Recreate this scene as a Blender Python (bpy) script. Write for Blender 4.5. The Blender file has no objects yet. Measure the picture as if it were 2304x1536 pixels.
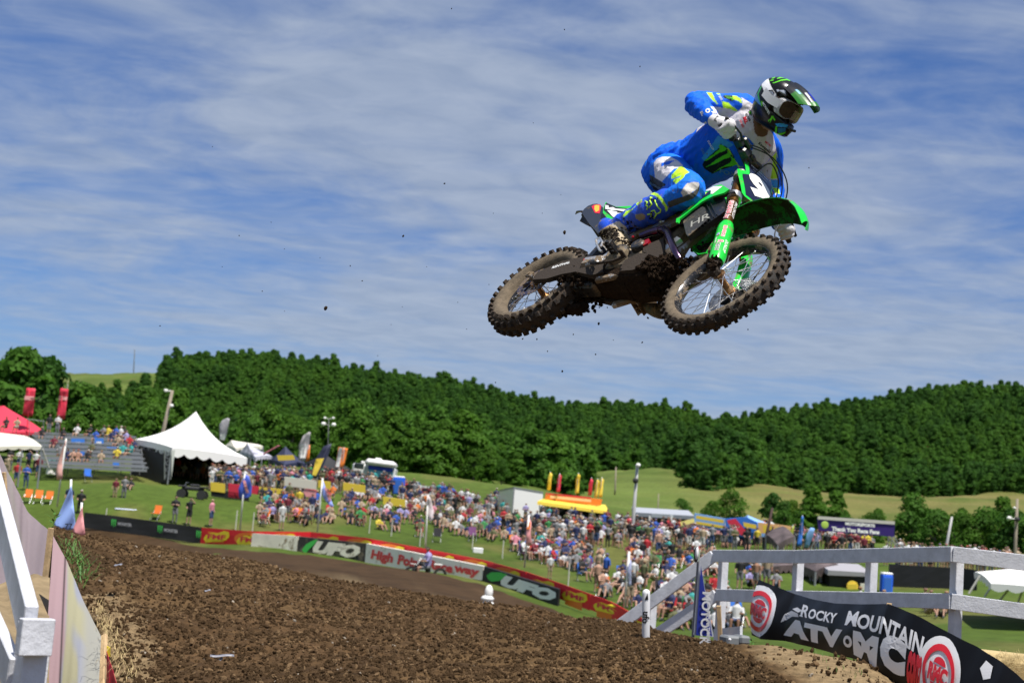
import bpy, bmesh, math, random
import numpy as np
from math import radians, sin, cos, pi, sqrt
from mathutils import Vector, Matrix

S = bpy.context.scene
COL = S.collection
random.seed(7)
rng = np.random.default_rng(7)

# ------------------------------------------------------------------ camera
FPX, CX, CY = 3200.0, 1152.0, 768.0          # focal length in photograph pixels
PITCH, ROLL = math.atan(412 / 3200.0), radians(4.5)
CAM = np.array([0.0, 0.0, 4.0])
_u0 = np.array([0, -sin(PITCH), cos(PITCH)]); _r0 = np.array([1.0, 0, 0])
RGT = _r0 * cos(ROLL) + _u0 * sin(ROLL)
UPV = _u0 * cos(ROLL) - _r0 * sin(ROLL)
BCK = np.array([0, -cos(PITCH), -sin(PITCH)])
cam_d = bpy.data.cameras.new('camera'); cam = bpy.data.objects.new('camera', cam_d); COL.objects.link(cam)
cam_d.sensor_width = 36; cam_d.lens = 36 * FPX / 2304
cam_d.clip_start = 0.1; cam_d.clip_end = 9000
M = Matrix.Identity(4)
for i in range(3):
    M[i][0], M[i][1], M[i][2], M[i][3] = RGT[i], UPV[i], BCK[i], CAM[i]
cam.matrix_world = M
cam_d.dof.use_dof = True; cam_d.dof.focus_distance = 7.9; cam_d.dof.aperture_fstop = 4.0
S.camera = cam

# ------------------------------------------------------------------ sun, sky, exposure
SUN = Vector((0.22, -0.33, 0.91)).normalized()
SUN_EL = math.asin(SUN.z); SUN_AZ = math.atan2(SUN.x, SUN.y)
OFF = (8.7, 4.1)
W = bpy.data.worlds.new('World'); S.world = W; W.use_nodes = True
def build_world():
    nt = W.node_tree; nt.nodes.clear(); N = nt.nodes.new; K = nt.links.new
    out = N('ShaderNodeOutputWorld'); bg = N('ShaderNodeBackground'); bg.inputs[1].default_value = 1.0
    sky = N('ShaderNodeTexSky'); sky.sky_type = 'NISHITA'; sky.sun_disc = False
    sky.sun_elevation = SUN_EL; sky.sun_rotation = SUN_AZ; sky.air_density = 1.0; sky.dust_density = 0.4; sky.ozone_density = 3.0
    sc = N('ShaderNodeVectorMath'); sc.operation = 'SCALE'; sc.inputs[3].default_value = 0.060
    K(sky.outputs[0], sc.inputs[0])
    tint = N('ShaderNodeMix'); tint.data_type = 'RGBA'; tint.blend_type = 'MULTIPLY'; tint.inputs[0].default_value = 1
    tint.inputs[7].default_value = (0.50, 0.80, 1.30, 1); K(sc.outputs[0], tint.inputs[6])
    tc = N('ShaderNodeTexCoord'); sep = N('ShaderNodeSeparateXYZ'); K(tc.outputs['Generated'], sep.inputs[0])
    def math_(op, a, b=None, clamp=False):
        m = N('ShaderNodeMath'); m.operation = op; m.use_clamp = clamp
        for i, v in enumerate((a, b)):
            if v is None: continue
            if isinstance(v, (int, float)): m.inputs[i].default_value = v
            else: K(v, m.inputs[i])
        return m.outputs[0]
    zz = math_('MAXIMUM', sep.outputs[2], 0.0); zz = math_('ADD', zz, 0.09)
    u = math_('DIVIDE', sep.outputs[0], zz); v = math_('DIVIDE', sep.outputs[1], zz)
    comb = N('ShaderNodeCombineXYZ'); K(u, comb.inputs[0]); K(v, comb.inputs[1])
    mp = N('ShaderNodeMapping'); mp.inputs['Rotation'].default_value = (0, 0, radians(3)); mp.inputs['Scale'].default_value = (0.95, 1.3, 1)
    K(comb.outputs[0], mp.inputs[0])
    def noise(scale, detail, rough, dist=0.0, off=0.0):
        n = N('ShaderNodeTexNoise'); n.inputs['Scale'].default_value = scale; n.inputs['Detail'].default_value = detail
        n.inputs['Roughness'].default_value = rough; n.inputs['Distortion'].default_value = dist
        if off:
            a = N('ShaderNodeVectorMath'); a.operation = 'ADD'; a.inputs[1].default_value = (off, off * .7, off); K(mp.outputs[0], a.inputs[0]); K(a.outputs[0], n.inputs[0])
        else: K(mp.outputs[0], n.inputs[0])
        return n.outputs[0]
    big = noise(0.42, 3, 0.5, 0.3, OFF[0]); mid = noise(1.8, 7, 0.60, 0.6, OFF[1]); fine = noise(6.5, 5, 0.55, 0.5)
    s = math_('ADD', math_('MULTIPLY', big, 0.95), math_('MULTIPLY', mid, 0.85))
    s = math_('ADD', s, math_('MULTIPLY', fine, 0.22))
    ramp = N('ShaderNodeMapRange'); ramp.inputs[1].default_value = 0.68; ramp.inputs[2].default_value = 1.18
    ramp.interpolation_type = 'SMOOTHSTEP'; K(s, ramp.inputs[0])
    cov = math_('MULTIPLY', ramp.outputs[0], 0.93)
    cc = N('ShaderNodeMix'); cc.data_type = 'RGBA'; K(fine, cc.inputs[0])
    cc.inputs[6].default_value = (0.165, 0.225, 0.345, 1); cc.inputs[7].default_value = (0.36, 0.41, 0.50, 1)
    mix = N('ShaderNodeMix'); mix.data_type = 'RGBA'
    K(cov, mix.inputs[0]); K(tint.outputs[2], mix.inputs[6]); K(cc.outputs[2], mix.inputs[7])
    hz = math_('SUBTRACT', 1.0, math_('MULTIPLY', math_('MAXIMUM', sep.outputs[2], 0.0), 4.2), True); hz = math_('MULTIPLY', math_('POWER', hz, 1.5), 0.62)
    air = N('ShaderNodeMix'); air.data_type = 'RGBA'; K(hz, air.inputs[0]); K(mix.outputs[2], air.inputs[6]); air.inputs[7].default_value = (0.30, 0.385, 0.50, 1)
    K(air.outputs[2], bg.inputs[0]); K(bg.outputs[0], out.inputs[0])
build_world()
sun_d = bpy.data.lights.new('sun', 'SUN'); sun_d.energy = 5.0; sun_d.angle = radians(0.5); sun_d.color = (1.0, 0.95, 0.87)
sun = bpy.data.objects.new('sun', sun_d); COL.objects.link(sun); sun.location = (0, 0, 60)
sun.rotation_euler = SUN.to_track_quat('Z', 'Y').to_euler()
S.view_settings.view_transform = 'Standard'; S.view_settings.look = 'None'
S.view_settings.exposure = 0.42; S.view_settings.gamma = 1; S.view_settings.use_curve_mapping = False
S.cycles.use_denoising = True
S.cycles.max_bounces = 6; S.cycles.transparent_max_bounces = 12
S.render.film_transparent = False
# ------------------------------------------------------------------ geometry helpers
def P(px, py, d):
    """the world point seen at photograph pixel (px, py), d metres in front of the camera"""
    return CAM + RGT * ((px - CX) / FPX * d) - UPV * ((py - CY) / FPX * d) - BCK * d
def pix(p):
    q = np.asarray(p, float) - CAM
    d = -(q @ BCK)
    return CX + FPX * (q @ RGT) / d, CY - FPX * (q @ UPV) / d, d
def nrm(v):
    v = np.asarray(v, float); return v / (np.linalg.norm(v) + 1e-12)
def arr(*a): return np.array(a, float)

def _hash(ix, iy, iz, seed):
    h = (ix.astype(np.int64) * 374761393 + iy.astype(np.int64) * 668265263 + iz.astype(np.int64) * 2147483647 + seed * 1274126177) & 0xffffffff
    h = ((h ^ (h >> 13)) * 1274126177) & 0xffffffff
    return ((h ^ (h >> 16)) & 0xffff) / 65535.0
def vnoise(x, y, z=0.0, seed=0):
    """smooth value noise in -1..1, vectorised"""
    x = np.asarray(x, float); y = np.asarray(y, float); z = np.zeros_like(x) + z
    ix, iy, iz = np.floor(x), np.floor(y), np.floor(z)
    fx, fy, fz = x - ix, y - iy, z - iz
    fx, fy, fz = [t * t * (3 - 2 * t) for t in (fx, fy, fz)]
    r = 0
    for a in (0, 1):
        for b in (0, 1):
            for c in (0, 1):
                w = (fx if a else 1 - fx) * (fy if b else 1 - fy) * (fz if c else 1 - fz)
                r = r + w * _hash(ix + a, iy + b, iz + c, seed)
    return r * 2 - 1
def fbm(x, y, z=0.0, o=4, seed=0, g=0.5):
    r, a, f = 0, 1.0, 1.0
    for i in range(o):
        r = r + a * vnoise(np.asarray(x) * f + i * 7.3, np.asarray(y) * f + i * 3.1, np.asarray(z) * f, seed + i); a *= g; f *= 2.03
    return r

def tag(o, label=None, cat=None, group=None, kind=None):
    if label: o['label'] = label
    if cat: o['category'] = cat
    if group: o['group'] = group
    if kind: o['kind'] = kind
    return o
def empty(name, loc=(0, 0, 0), rz=0.0):
    o = bpy.data.objects.new(name, None); COL.objects.link(o); o.location = tuple(loc); o.rotation_euler = (0, 0, rz)
    o.empty_display_size = 0.2
    return o
def thing(name, label, cat, loc=(0, 0, 0), rz=0.0, group=None):
    return tag(empty(name, loc, rz), label, cat, group)
def link_mesh(name, me, parent=None):
    o = bpy.data.objects.new(name, me); COL.objects.link(o)
    if parent is not None: o.parent = parent
    return o
def kids(o): return [c for c in COL.objects if c.parent == o]
def copy_tree(o, parent=None, _map=None):
    c = o.copy(); COL.objects.link(c); c.parent = parent
    for ch in list(o.children): copy_tree(ch, c)
    return c

def rotm(axis, a):
    return np.array(Matrix.Rotation(a, 3, Vector(axis)))
def frame_of(d, hint=(0, 0, 1)):
    """two unit vectors perpendicular to d"""
    d = nrm(d); h = np.asarray(hint, float)
    if abs(d @ nrm(h)) > 0.98: h = np.array([1.0, 0, 0]) if abs(d[0]) < .9 else np.array([0, 1.0, 0])
    a = nrm(np.cross(h, d)); b = np.cross(d, a)
    return a, b

class MB:
    """mesh builder: collects shapes, then links them as ONE mesh object"""
    def __init__(s): s.v = []; s.f = []; s.m = []; s.n = 0
    def add(s, v, f, m=0):
        v = np.asarray(v, float).reshape(-1, 3)
        s.v.append(v); s.f += [tuple(i + s.n for i in q) for q in f]; s.m += [m] * len(f); s.n += len(v)
        return s
    def box(s, c, size, R=None, m=0, bev=0.0):
        c = np.asarray(c, float); h = np.asarray(size, float) / 2
        if bev <= 0:
            v = np.array([[x, y, z] for x in (-1, 1) for y in (-1, 1) for z in (-1, 1)]) * h
            f = [(0, 1, 3, 2), (4, 6, 7, 5), (0, 4, 5, 1), (2, 3, 7, 6), (0, 2, 6, 4), (1, 5, 7, 3)]
        else:
            v = []; idx = {}
            for x in (-1, 1):
                for y in (-1, 1):
                    for z in (-1, 1):
                        for k in range(3):
                            q = np.array([x, y, z]) * (h - bev); q[k] = (x, y, z)[k] * h[k]
                            idx[(x, y, z, k)] = len(v); v.append(q)
            f = []
            for k in range(3):
                a, b = [i for i in range(3) if i != k]
                for sg in (-1, 1):
                    q = []
                    for (p, r) in ((-1, -1), (1, -1), (1, 1), (-1, 1)):
                        t = [0, 0, 0]; t[k] = sg; t[a] = p; t[b] = r; q.append(idx[(t[0], t[1], t[2], k)])
                    f.append(tuple(q))
            for k in range(3):
                a, b = [i for i in range(3) if i != k]
                for p in (-1, 1):
                    for r in (-1, 1):
                        t0 = [0, 0, 0]; t0[a] = p; t0[b] = r; t1 = list(t0); t0[k] = -1; t1[k] = 1
                        f.append((idx[(*t0, a)], idx[(*t1, a)], idx[(*t1, b)], idx[(*t0, b)]))
            for x in (-1, 1):
                for y in (-1, 1):
                    for z in (-1, 1): f.append(tuple(idx[(x, y, z, k)] for k in range(3)))
            v = np.array(v)
        if R is not None: v = v @ np.asarray(R, float).T
        return s.add(v + c, f, m)
    def beam(s, a, b, w, h, up=(0, 0, 1), m=0, bev=0.0):
        """box from a to b, w wide across up, h tall along up"""
        a = np.asarray(a, float); b = np.asarray(b, float); d = nrm(b - a); x, y = frame_of(d, up)
        R = np.stack([x, y, d], 1)
        return s.box((a + b) / 2, (w, h, np.linalg.norm(b - a)), R, m, bev)
    def tube(s, pts, r, seg=10, m=0, cap=True, flat=1.0, hint=(0, 0, 1)):
        pts = [np.asarray(p, float) for p in pts]; n = len(pts)
        rr = [r] * n if np.isscalar(r) else list(r)
        v = []; a0 = None
        for i, p in enumerate(pts):
            d = nrm(pts[min(i + 1, n - 1)] - pts[max(i - 1, 0)])
            if a0 is None: a, b = frame_of(d, hint)
            else:
                a = nrm(a0 - d * (a0 @ d)); b = np.cross(d, a)
            a0 = a
            for k in range(seg):
                t = 2 * pi * k / seg; v.append(p + rr[i] * (cos(t) * a + flat * sin(t) * b))
        f = [(i * seg + k, i * seg + (k + 1) % seg, (i + 1) * seg + (k + 1) % seg, (i + 1) * seg + k) for i in range(n - 1) for k in range(seg)]
        if cap: f += [tuple(range(seg))[::-1], tuple((n - 1) * seg + k for k in range(seg))]
        return s.add(v, f, m)
    def rings(s, rings, m=0, cap=True, closed=True):
        n = len(rings); seg = len(rings[0]); v = np.concatenate([np.asarray(r, float) for r in rings])
        kk = seg if closed else seg - 1
        f = [(i * seg + k, i * seg + (k + 1) % seg, (i + 1) * seg + (k + 1) % seg, (i + 1) * seg + k) for i in range(n - 1) for k in range(kk)]
        if cap and closed: f += [tuple(range(seg))[::-1], tuple((n - 1) * seg + k for k in range(seg))]
        return s.add(v, f, m)
    def lathe(s, c, axis, prof, seg=24, m=0, cap=True):
        """prof: list of (offset along axis, radius)"""
        axis = nrm(axis); a, b = frame_of(axis); c = np.asarray(c, float)
        R = [[c + axis * z + r * (cos(2 * pi * k / seg) * a + sin(2 * pi * k / seg) * b) for k in range(seg)] for z, r in prof]
        return s.rings(R, m, cap)
    def ball(s, c, r, seg=10, rg=6, m=0, R=None):
        r = np.asarray([r] * 3 if np.isscalar(r) else r, float); v = []; f = []
        for i in range(rg + 1):
            t = pi * i / rg
            for k in range(seg):
                p = 2 * pi * k / seg; v.append([sin(t) * cos(p), sin(t) * sin(p), cos(t)])
        v = np.array(v) * r
        if R is not None: v = v @ np.asarray(R).T
        for i in range(rg):
            for k in range(seg): f.append((i * seg + k, (i + 1) * seg + k, (i + 1) * seg + (k + 1) % seg, i * seg + (k + 1) % seg))
        return s.add(v + np.asarray(c, float), f, m)
    def prism(s, poly, vec, m=0):
        """polygon (3-D points) pushed along vec"""
        p = np.asarray(poly, float); n = len(p); v = np.concatenate([p, p + np.asarray(vec, float)])
        f = [tuple(range(n))[::-1], tuple(range(n, 2 * n))] + [(k, (k + 1) % n, n + (k + 1) % n, n + k) for k in range(n)]
        return s.add(v, f, m)
    def sheet(s, grid, thick=0.0, m=0, nvec=None):
        """grid[i][j] of points -> surface, with thickness when thick > 0"""
        g = np.asarray(grid, float); a, b = g.shape[:2]
        v = g.reshape(-1, 3); f = [(i * b + j, i * b + j + 1, (i + 1) * b + j + 1, (i + 1) * b + j) for i in range(a - 1) for j in range(b - 1)]
        if thick:
            du = np.gradient(g, axis=0); dv = np.gradient(g, axis=1); nn = np.cross(du, dv); nn /= (np.linalg.norm(nn, axis=2, keepdims=True) + 1e-9)
            w = (g - nn * thick).reshape(-1, 3); k = a * b
            f2 = [tuple(q + k for q in t[::-1]) for t in f]
            ed = [j for j in range(b)] + [i * b + b - 1 for i in range(1, a)] + [(a - 1) * b + j for j in range(b - 2, -1, -1)] + [i * b for i in range(a - 2, 0, -1)]
            f3 = [(ed[i], ed[(i + 1) % len(ed)], ed[(i + 1) % len(ed)] + k, ed[i] + k) for i in range(len(ed))]
            return s.add(np.concatenate([v, w]), f + f2 + [q[::-1] for q in f3], m)
        return s.add(v, f, m)
    def mesh(s, name, off=None):
        me = bpy.data.meshes.new(name); v = np.concatenate(s.v) if s.v else np.zeros((0, 3))
        if off is not None: v = v - np.asarray(off, float)
        me.from_pydata(v.tolist(), [], s.f); me.update()
        return me
    def build(s, name, mats, parent=None, smooth=False, off=None, label=None, fix=True, angle=None):
        if off is None and parent is not None:
            r = parent
            while r.parent is not None: r = r.parent
            off = r.get('_off'); off = None if off is None else list(off)
        me = s.mesh(name, off)
        for mm in (mats if isinstance(mats, (list, tuple)) else [mats]): me.materials.append(mm)
        if len(set(s.m)) > 1 or (s.m and s.m[0]): me.polygons.foreach_set('material_index', s.m)
        if fix:
            bm = bmesh.new(); bm.from_mesh(me); bmesh.ops.recalc_face_normals(bm, faces=bm.faces); bm.to_mesh(me); bm.free()
        if smooth: me.polygons.foreach_set('use_smooth', [True] * len(me.polygons))
        if smooth and angle:
            me.set_sharp_from_angle(angle=radians(angle))
        me.update(); o = link_mesh(name, me, parent)
        if label: o['label'] = label
        return o
def wthing(name, label, cat, loc, group=None):
    """a thing whose parts are given in world coordinates"""
    o = thing(name, label, cat, loc, 0, group); o['_off'] = [float(x) for x in loc]; return o

def raw_mesh(name, v, f, mat, parent=None, smooth=False):
    """fast mesh from numpy arrays, f of shape (n, 4) or (n, 3)"""
    me = bpy.data.meshes.new(name); v = np.asarray(v, np.float32); f = np.asarray(f, np.int32)
    me.vertices.add(len(v)); me.vertices.foreach_set('co', v.ravel())
    k = f.shape[1]; me.loops.add(f.size); me.loops.foreach_set('vertex_index', f.ravel())
    me.polygons.add(len(f)); me.polygons.foreach_set('loop_start', np.arange(0, f.size, k, dtype=np.int32))
    if smooth: me.polygons.foreach_set('use_smooth', np.ones(len(f), bool))
    me.update(calc_edges=True); me.validate()
    if mat: me.materials.append(mat)
    return link_mesh(name, me, parent)
def grid_faces(a, b):
    i = np.arange(a - 1)[:, None]; j = np.arange(b - 1)[None, :]
    q = (i * b + j); return np.stack([q, q + 1, q + b + 1, q + b], -1).reshape(-1, 4)
def vcol(me, name, cols):
    at = me.color_attributes.new(name, 'FLOAT_COLOR', 'POINT'); c = np.ones((len(me.vertices), 4), np.float32); c[:, :cols.shape[1]] = cols
    at.data.foreach_set('color', c.ravel())

# ------------------------------------------------------------------ materials
def srgb(r, g, b):
    return tuple((c / 255 / 12.92 if c / 255 <= 0.04045 else ((c / 255 + 0.055) / 1.055) ** 2.4) for c in (r, g, b))
MATS = {}
def mat(name, col=(.5, .5, .5), rough=.6, metal=0.0, bump=0.0, bscale=60.0, var=0.0, vscale=8.0, mud=0.0, mudscale=9.0, mudcol=(.155, .11, .066),
        attr=None, coat=0.0, alpha=1.0, trans=0.0, spec=0.5, var2=None, sheen=0.0, twosided=False):
    if name in MATS: return MATS[name]
    m = bpy.data.materials.new(name); m.use_nodes = True; nt = m.node_tree; N = nt.nodes.new; K = nt.links.new
    b = nt.nodes['Principled BSDF']; b.inputs['Roughness'].default_value = rough; b.inputs['Metallic'].default_value = metal
    b.inputs['Specular IOR Level'].default_value = spec; b.inputs['Coat Weight'].default_value = coat; b.inputs['Coat Roughness'].default_value = .08
    if sheen: b.inputs['Sheen Weight'].default_value = sheen
    c = (*col, 1) if len(col) == 3 else col
    b.inputs['Base Color'].default_value = c; b.inputs['Alpha'].default_value = alpha
    if trans: b.inputs['Transmission Weight'].default_value = trans
    m.diffuse_color = c
    tc = N('ShaderNodeTexCoord'); src = None
    if attr:
        a = N('ShaderNodeAttribute'); a.attribute_name = attr; src = a.outputs['Color']
    def noise(sc, det=4, rg=.55):
        n = N('ShaderNodeTexNoise'); n.inputs['Scale'].default_value = sc; n.inputs['Detail'].default_value = det; n.inputs['Roughness'].default_value = rg
        K(tc.outputs['Object'], n.inputs[0]); return n.outputs[0]
    def mixc(fac, A, B, mode='MIX'):
        x = N('ShaderNodeMix'); x.data_type = 'RGBA'; x.blend_type = mode
        for i, v in ((0, fac), (6, A), (7, B)):
            if hasattr(v, 'links'): K(v, x.inputs[i])
            elif i == 0: x.inputs[0].default_value = v
            else: x.inputs[i].default_value = (*v[:3], 1)
        return x.outputs[2]
    def rng_(v, lo, hi, a=0.0, b_=1.0):
        r = N('ShaderNodeMapRange'); K(v, r.inputs[0])
        for i, q in enumerate((lo, hi, a, b_)): r.inputs[i + 1].default_value = q
        return r.outputs[0]
    if var:
        n = noise(vscale, 6, .65)
        lo = tuple(x * (1 - var) for x in col[:3]); hi = var2 or tuple(min(1, x * (1 + var)) for x in col[:3])
        if src is None: src = mixc(rng_(n, .3, .7), lo, hi)
        else: src = mixc(1.0, src, mixc(rng_(n, .3, .7), (1 - var,) * 3, (1 + var * .3,) * 3), 'MULTIPLY')
    if mud:
        n = noise(mudscale, 8, .68); n2 = noise(mudscale * 9, 4, .6)
        s2 = N('ShaderNodeMath'); s2.operation = 'MULTIPLY_ADD'; K(n2, s2.inputs[0]); s2.inputs[1].default_value = .35; K(n, s2.inputs[2])
        t = .86 - mud * .42
        fac = rng_(s2.outputs[0], t, t + .07)
        src = mixc(fac, src if src is not None else col, mudcol)
        rr = N('ShaderNodeMix'); K(fac, rr.inputs[0]); rr.inputs[2].default_value = rough; rr.inputs[3].default_value = .92; K(rr.outputs[0], b.inputs['Roughness'])
        if metal:
            mm = N('ShaderNodeMix'); K(fac, mm.inputs[0]); mm.inputs[2].default_value = metal; mm.inputs[3].default_value = 0; K(mm.outputs[0], b.inputs['Metallic'])
    if src is not None: K(src, b.inputs['Base Color'])
    if bump:
        bp = N('ShaderNodeBump'); bp.inputs['Strength'].default_value = min(1, bump); bp.inputs['Distance'].default_value = 0.01 if bump <= 1 else .01 * bump
        K(noise(bscale, 5, .6), bp.inputs['Height']); K(bp.outputs[0], b.inputs['Normal'])
    MATS[name] = m; return m

def text_mesh(s, size=1.0, bold=0.0, shear=0.0, space=1.0, res=3):
    """flat mesh of built-in-font lettering: vertices (n, 3), triangles; centred at 0"""
    cu = bpy.data.curves.new('lettering', 'FONT'); cu.body = s; cu.size = size; cu.offset = bold; cu.shear = shear; cu.space_character = space
    cu.resolution_u = res; cu.fill_mode = 'FRONT'; cu.align_x = 'CENTER'; cu.align_y = 'CENTER'
    o = bpy.data.objects.new('lettering', cu); COL.objects.link(o); dg = bpy.context.evaluated_depsgraph_get(); dg.update()
    me = bpy.data.meshes.new_from_object(o.evaluated_get(dg)); bpy.data.objects.remove(o); bpy.data.curves.remove(cu)
    v = np.array([list(x.co) for x in me.vertices]).reshape(-1, 3); f = [tuple(p.vertices) for p in me.polygons]
    bpy.data.meshes.remove(me)
    return v, f
def tess(poly):
    """triangulate a 2-D polygon"""
    from mathutils.geometry import tessellate_polygon
    return [tuple(t) for t in tessellate_polygon([[Vector((p[0], p[1], 0)) for p in poly]])]
def refine(v, f, maxlen):
    """split triangles until edges are short, so flat lettering can follow a curved surface"""
    bm = bmesh.new(); vs = [bm.verts.new(tuple(p)) for p in v]
    for t in f:
        try: bm.faces.new([vs[i] for i in t])
        except ValueError: pass
    bmesh.ops.triangulate(bm, faces=bm.faces)
    for _ in range(6):
        es = [e for e in bm.edges if e.calc_length() > maxlen]
        if not es: break
        bmesh.ops.subdivide_edges(bm, edges=es, cuts=1); bmesh.ops.triangulate(bm, faces=[q for q in bm.faces if len(q.verts) > 3])
    bm.verts.index_update(); v2 = np.array([list(q.co) for q in bm.verts]); f2 = [tuple(x.index for x in q.verts) for q in bm.faces]; bm.free()
    return v2, f2
def instancer(name, pts, rot, scl, protos, kind='stuff', parent=None):
    """one object that instances the prototype meshes on points"""
    me = bpy.data.meshes.new(name); n = len(pts); me.vertices.add(n); me.vertices.foreach_set('co', np.asarray(pts, np.float32).ravel())
    for nm, data in (('rot', rot), ('scl', scl)):
        a = me.attributes.new(nm, 'FLOAT_VECTOR', 'POINT'); a.data.foreach_set('vector', np.asarray(data, np.float32).ravel())
    me.update(); o = link_mesh(name, me, parent)
    c = bpy.data.collections.new(name + '_kinds')
    for p in protos: c.objects.link(p)
    g = bpy.data.node_groups.new(name + '_nodes', 'GeometryNodeTree')
    g.interface.new_socket('Geometry', in_out='INPUT', socket_type='NodeSocketGeometry'); g.interface.new_socket('Geometry', in_out='OUTPUT', socket_type='NodeSocketGeometry')
    N = g.nodes.new; K = g.links.new
    gi = N('NodeGroupInput'); go = N('NodeGroupOutput'); ci = N('GeometryNodeCollectionInfo'); ci.inputs[0].default_value = c
    ci.inputs[1].default_value = True; ci.inputs[2].default_value = True
    ip = N('GeometryNodeInstanceOnPoints'); ip.inputs['Pick Instance'].default_value = True
    a1 = N('GeometryNodeInputNamedAttribute'); a1.data_type = 'FLOAT_VECTOR'; a1.inputs[0].default_value = 'rot'
    a2 = N('GeometryNodeInputNamedAttribute'); a2.data_type = 'FLOAT_VECTOR'; a2.inputs[0].default_value = 'scl'
    K(gi.outputs[0], ip.inputs['Points']); K(ci.outputs[0], ip.inputs['Instance']); K(a1.outputs[0], ip.inputs['Rotation']); K(a2.outputs[0], ip.inputs['Scale'])
    K(ip.outputs[0], go.inputs[0]); md = o.modifiers.new('scatter', 'NODES'); md.node_group = g
    if kind: o['kind'] = kind
    return o
def proto(name, me):
    """a prototype that is only ever shown through an instancer"""
    return bpy.data.objects.new(name, me)
# ------------------------------------------------------------------ the land
def hor(px): return 1180 + (px - CX) * math.tan(ROLL)
CP = []      # control points of the terrain (x, y, z)
def cp(px, py, d): CP.append(P(px, py, d))
for a in [(200,1200,90),(455,1218,86),(570,1232,80),(820,1264,74),(1085,1306,66),(1255,1364,60),(1450,1425,53),
          (-150,1150,95),(560,1262,68),(955,1312,60),(1090,1362,52),(1400,1412,45),(265,1126,96),(200,1063,112),(390,1080,112),(-100,1050,112),
          (700,1080,120),(900,1100,125),(1150,1160,120),(1280,1160,118),(1450,1195,112),(1600,1207,110),(1750,1218,110),(2000,1250,110),(2250,1260,110),
          (2600,1290,110),(1150,1250,88),(1400,1300,80),(1500,1330,72),(700,1185,92),(1700,1290,80),(2000,1330,75),(2000,1420,50),(2250,1340,70),
          (2250,1440,45),(1650,1420,45),(2700,1400,60),(1380,1150,190),(1400,1130,240),(1370,1062,450),(1560,1060,470),(1800,1112,450),(2304,1112,450),(1900,1165,240),(2304,1175,240),
          (1560,1165,200),(0,1045,170),(350,1050,170),(800,1060,170),(1150,1090,175),(-300,1040,170)]: cp(*a)
RIDGE = [(-900,900),(-300,905),(0,915),(110,848),(230,847),(345,845),(400,850),(530,838),(640,842),(760,868),(960,888),(1150,922),(1250,940),(1370,944),(1560,958),(1615,985),(1700,965),(1800,950),(1950,935),(2070,910),(2200,905),(2304,905),(2700,930),(3300,1000)]
for px, py in RIDGE: cp(px, py, 900)
for px, py in RIDGE[::2]:
    cp(px, (py + hor(px)) / 2 - 12, 560 if px < 1300 else 620)
    q = P(px, py, 900); CP.append(arr(q[0] * 1.5, q[1] * 1.5, 60)); CP.append(arr(q[0] * 3.2, q[1] * 3.2, 20))
for az in range(40, 321, 28):
    for d, z in ((30, 1.0), (110, 2.0), (450, 12), (900, 60), (2800, 20)):
        t = radians(az); CP.append(arr(sin(t) * d, cos(t) * d, z))
for d, a in ((3, 0), (8, -25), (8, 25), (14, -20), (14, 0), (14, 20), (25, -15), (25, 12), (34, 0)):
    CP.append(arr(sin(radians(a)) * d, cos(radians(a)) * d, 1.6 - .02 * d))
CP = np.array(CP)
def _warp(x, y):
    r = np.sqrt(x * x + y * y) + 1e-6; lr = np.log1p(r / 30) * 1.0
    return x / r * lr, y / r * lr
_wx, _wy = _warp(CP[:, 0], CP[:, 1]); _n = len(CP)
def _ker(r2): return 0.5 * r2 * np.log(r2 + 1e-12)
_A = _ker((_wx[:, None] - _wx) ** 2 + (_wy[:, None] - _wy) ** 2) + np.eye(_n) * 1e-9
_Q = np.stack([np.ones(_n), _wx, _wy], 1)
_sol = np.linalg.solve(np.block([[_A, _Q], [_Q.T, np.zeros((3, 3))]]), np.concatenate([CP[:, 2], np.zeros(3)]))
def land(x, y):
    x = np.asarray(x, float); y = np.asarray(y, float); sh = x.shape; x = x.ravel(); y = y.ravel(); out = np.empty(len(x))
    for i in range(0, len(x), 20000):
        a, b = _warp(x[i:i + 20000], y[i:i + 20000])
        out[i:i + 20000] = _ker((a[:, None] - _wx) ** 2 + (b[:, None] - _wy) ** 2) @ _sol[:_n] + _sol[_n] + _sol[_n + 1] * a + _sol[_n + 2] * b
    return out.reshape(sh)
def ground_at(px, d):
    """ground point on the bearing of photograph column px (taken at the horizon), d metres away"""
    q = P(px, hor(px), d); return arr(q[0], q[1], float(land(q[0], q[1])))
def foot(px, py, dmin=20.0, dmax=900.0):
    """where the line of sight through (px, py) first meets the land beyond dmin"""
    d = np.geomspace(dmin, dmax, 400); dirv = (P(px, py, 1.0) - CAM); pts = CAM + dirv[None] * d[:, None]
    h = pts[:, 2] - land(pts[:, 0], pts[:, 1]); k = np.where(h < 0)[0]
    if len(k) == 0 or k[0] == 0: i = len(d) - 1 if len(k) == 0 else 0; q = pts[i]; return arr(q[0], q[1], float(land(q[0], q[1])))
    k = k[0]; t = h[k - 1] / (h[k - 1] - h[k]); q = pts[k - 1] * (1 - t) + pts[k] * t
    return q

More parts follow.
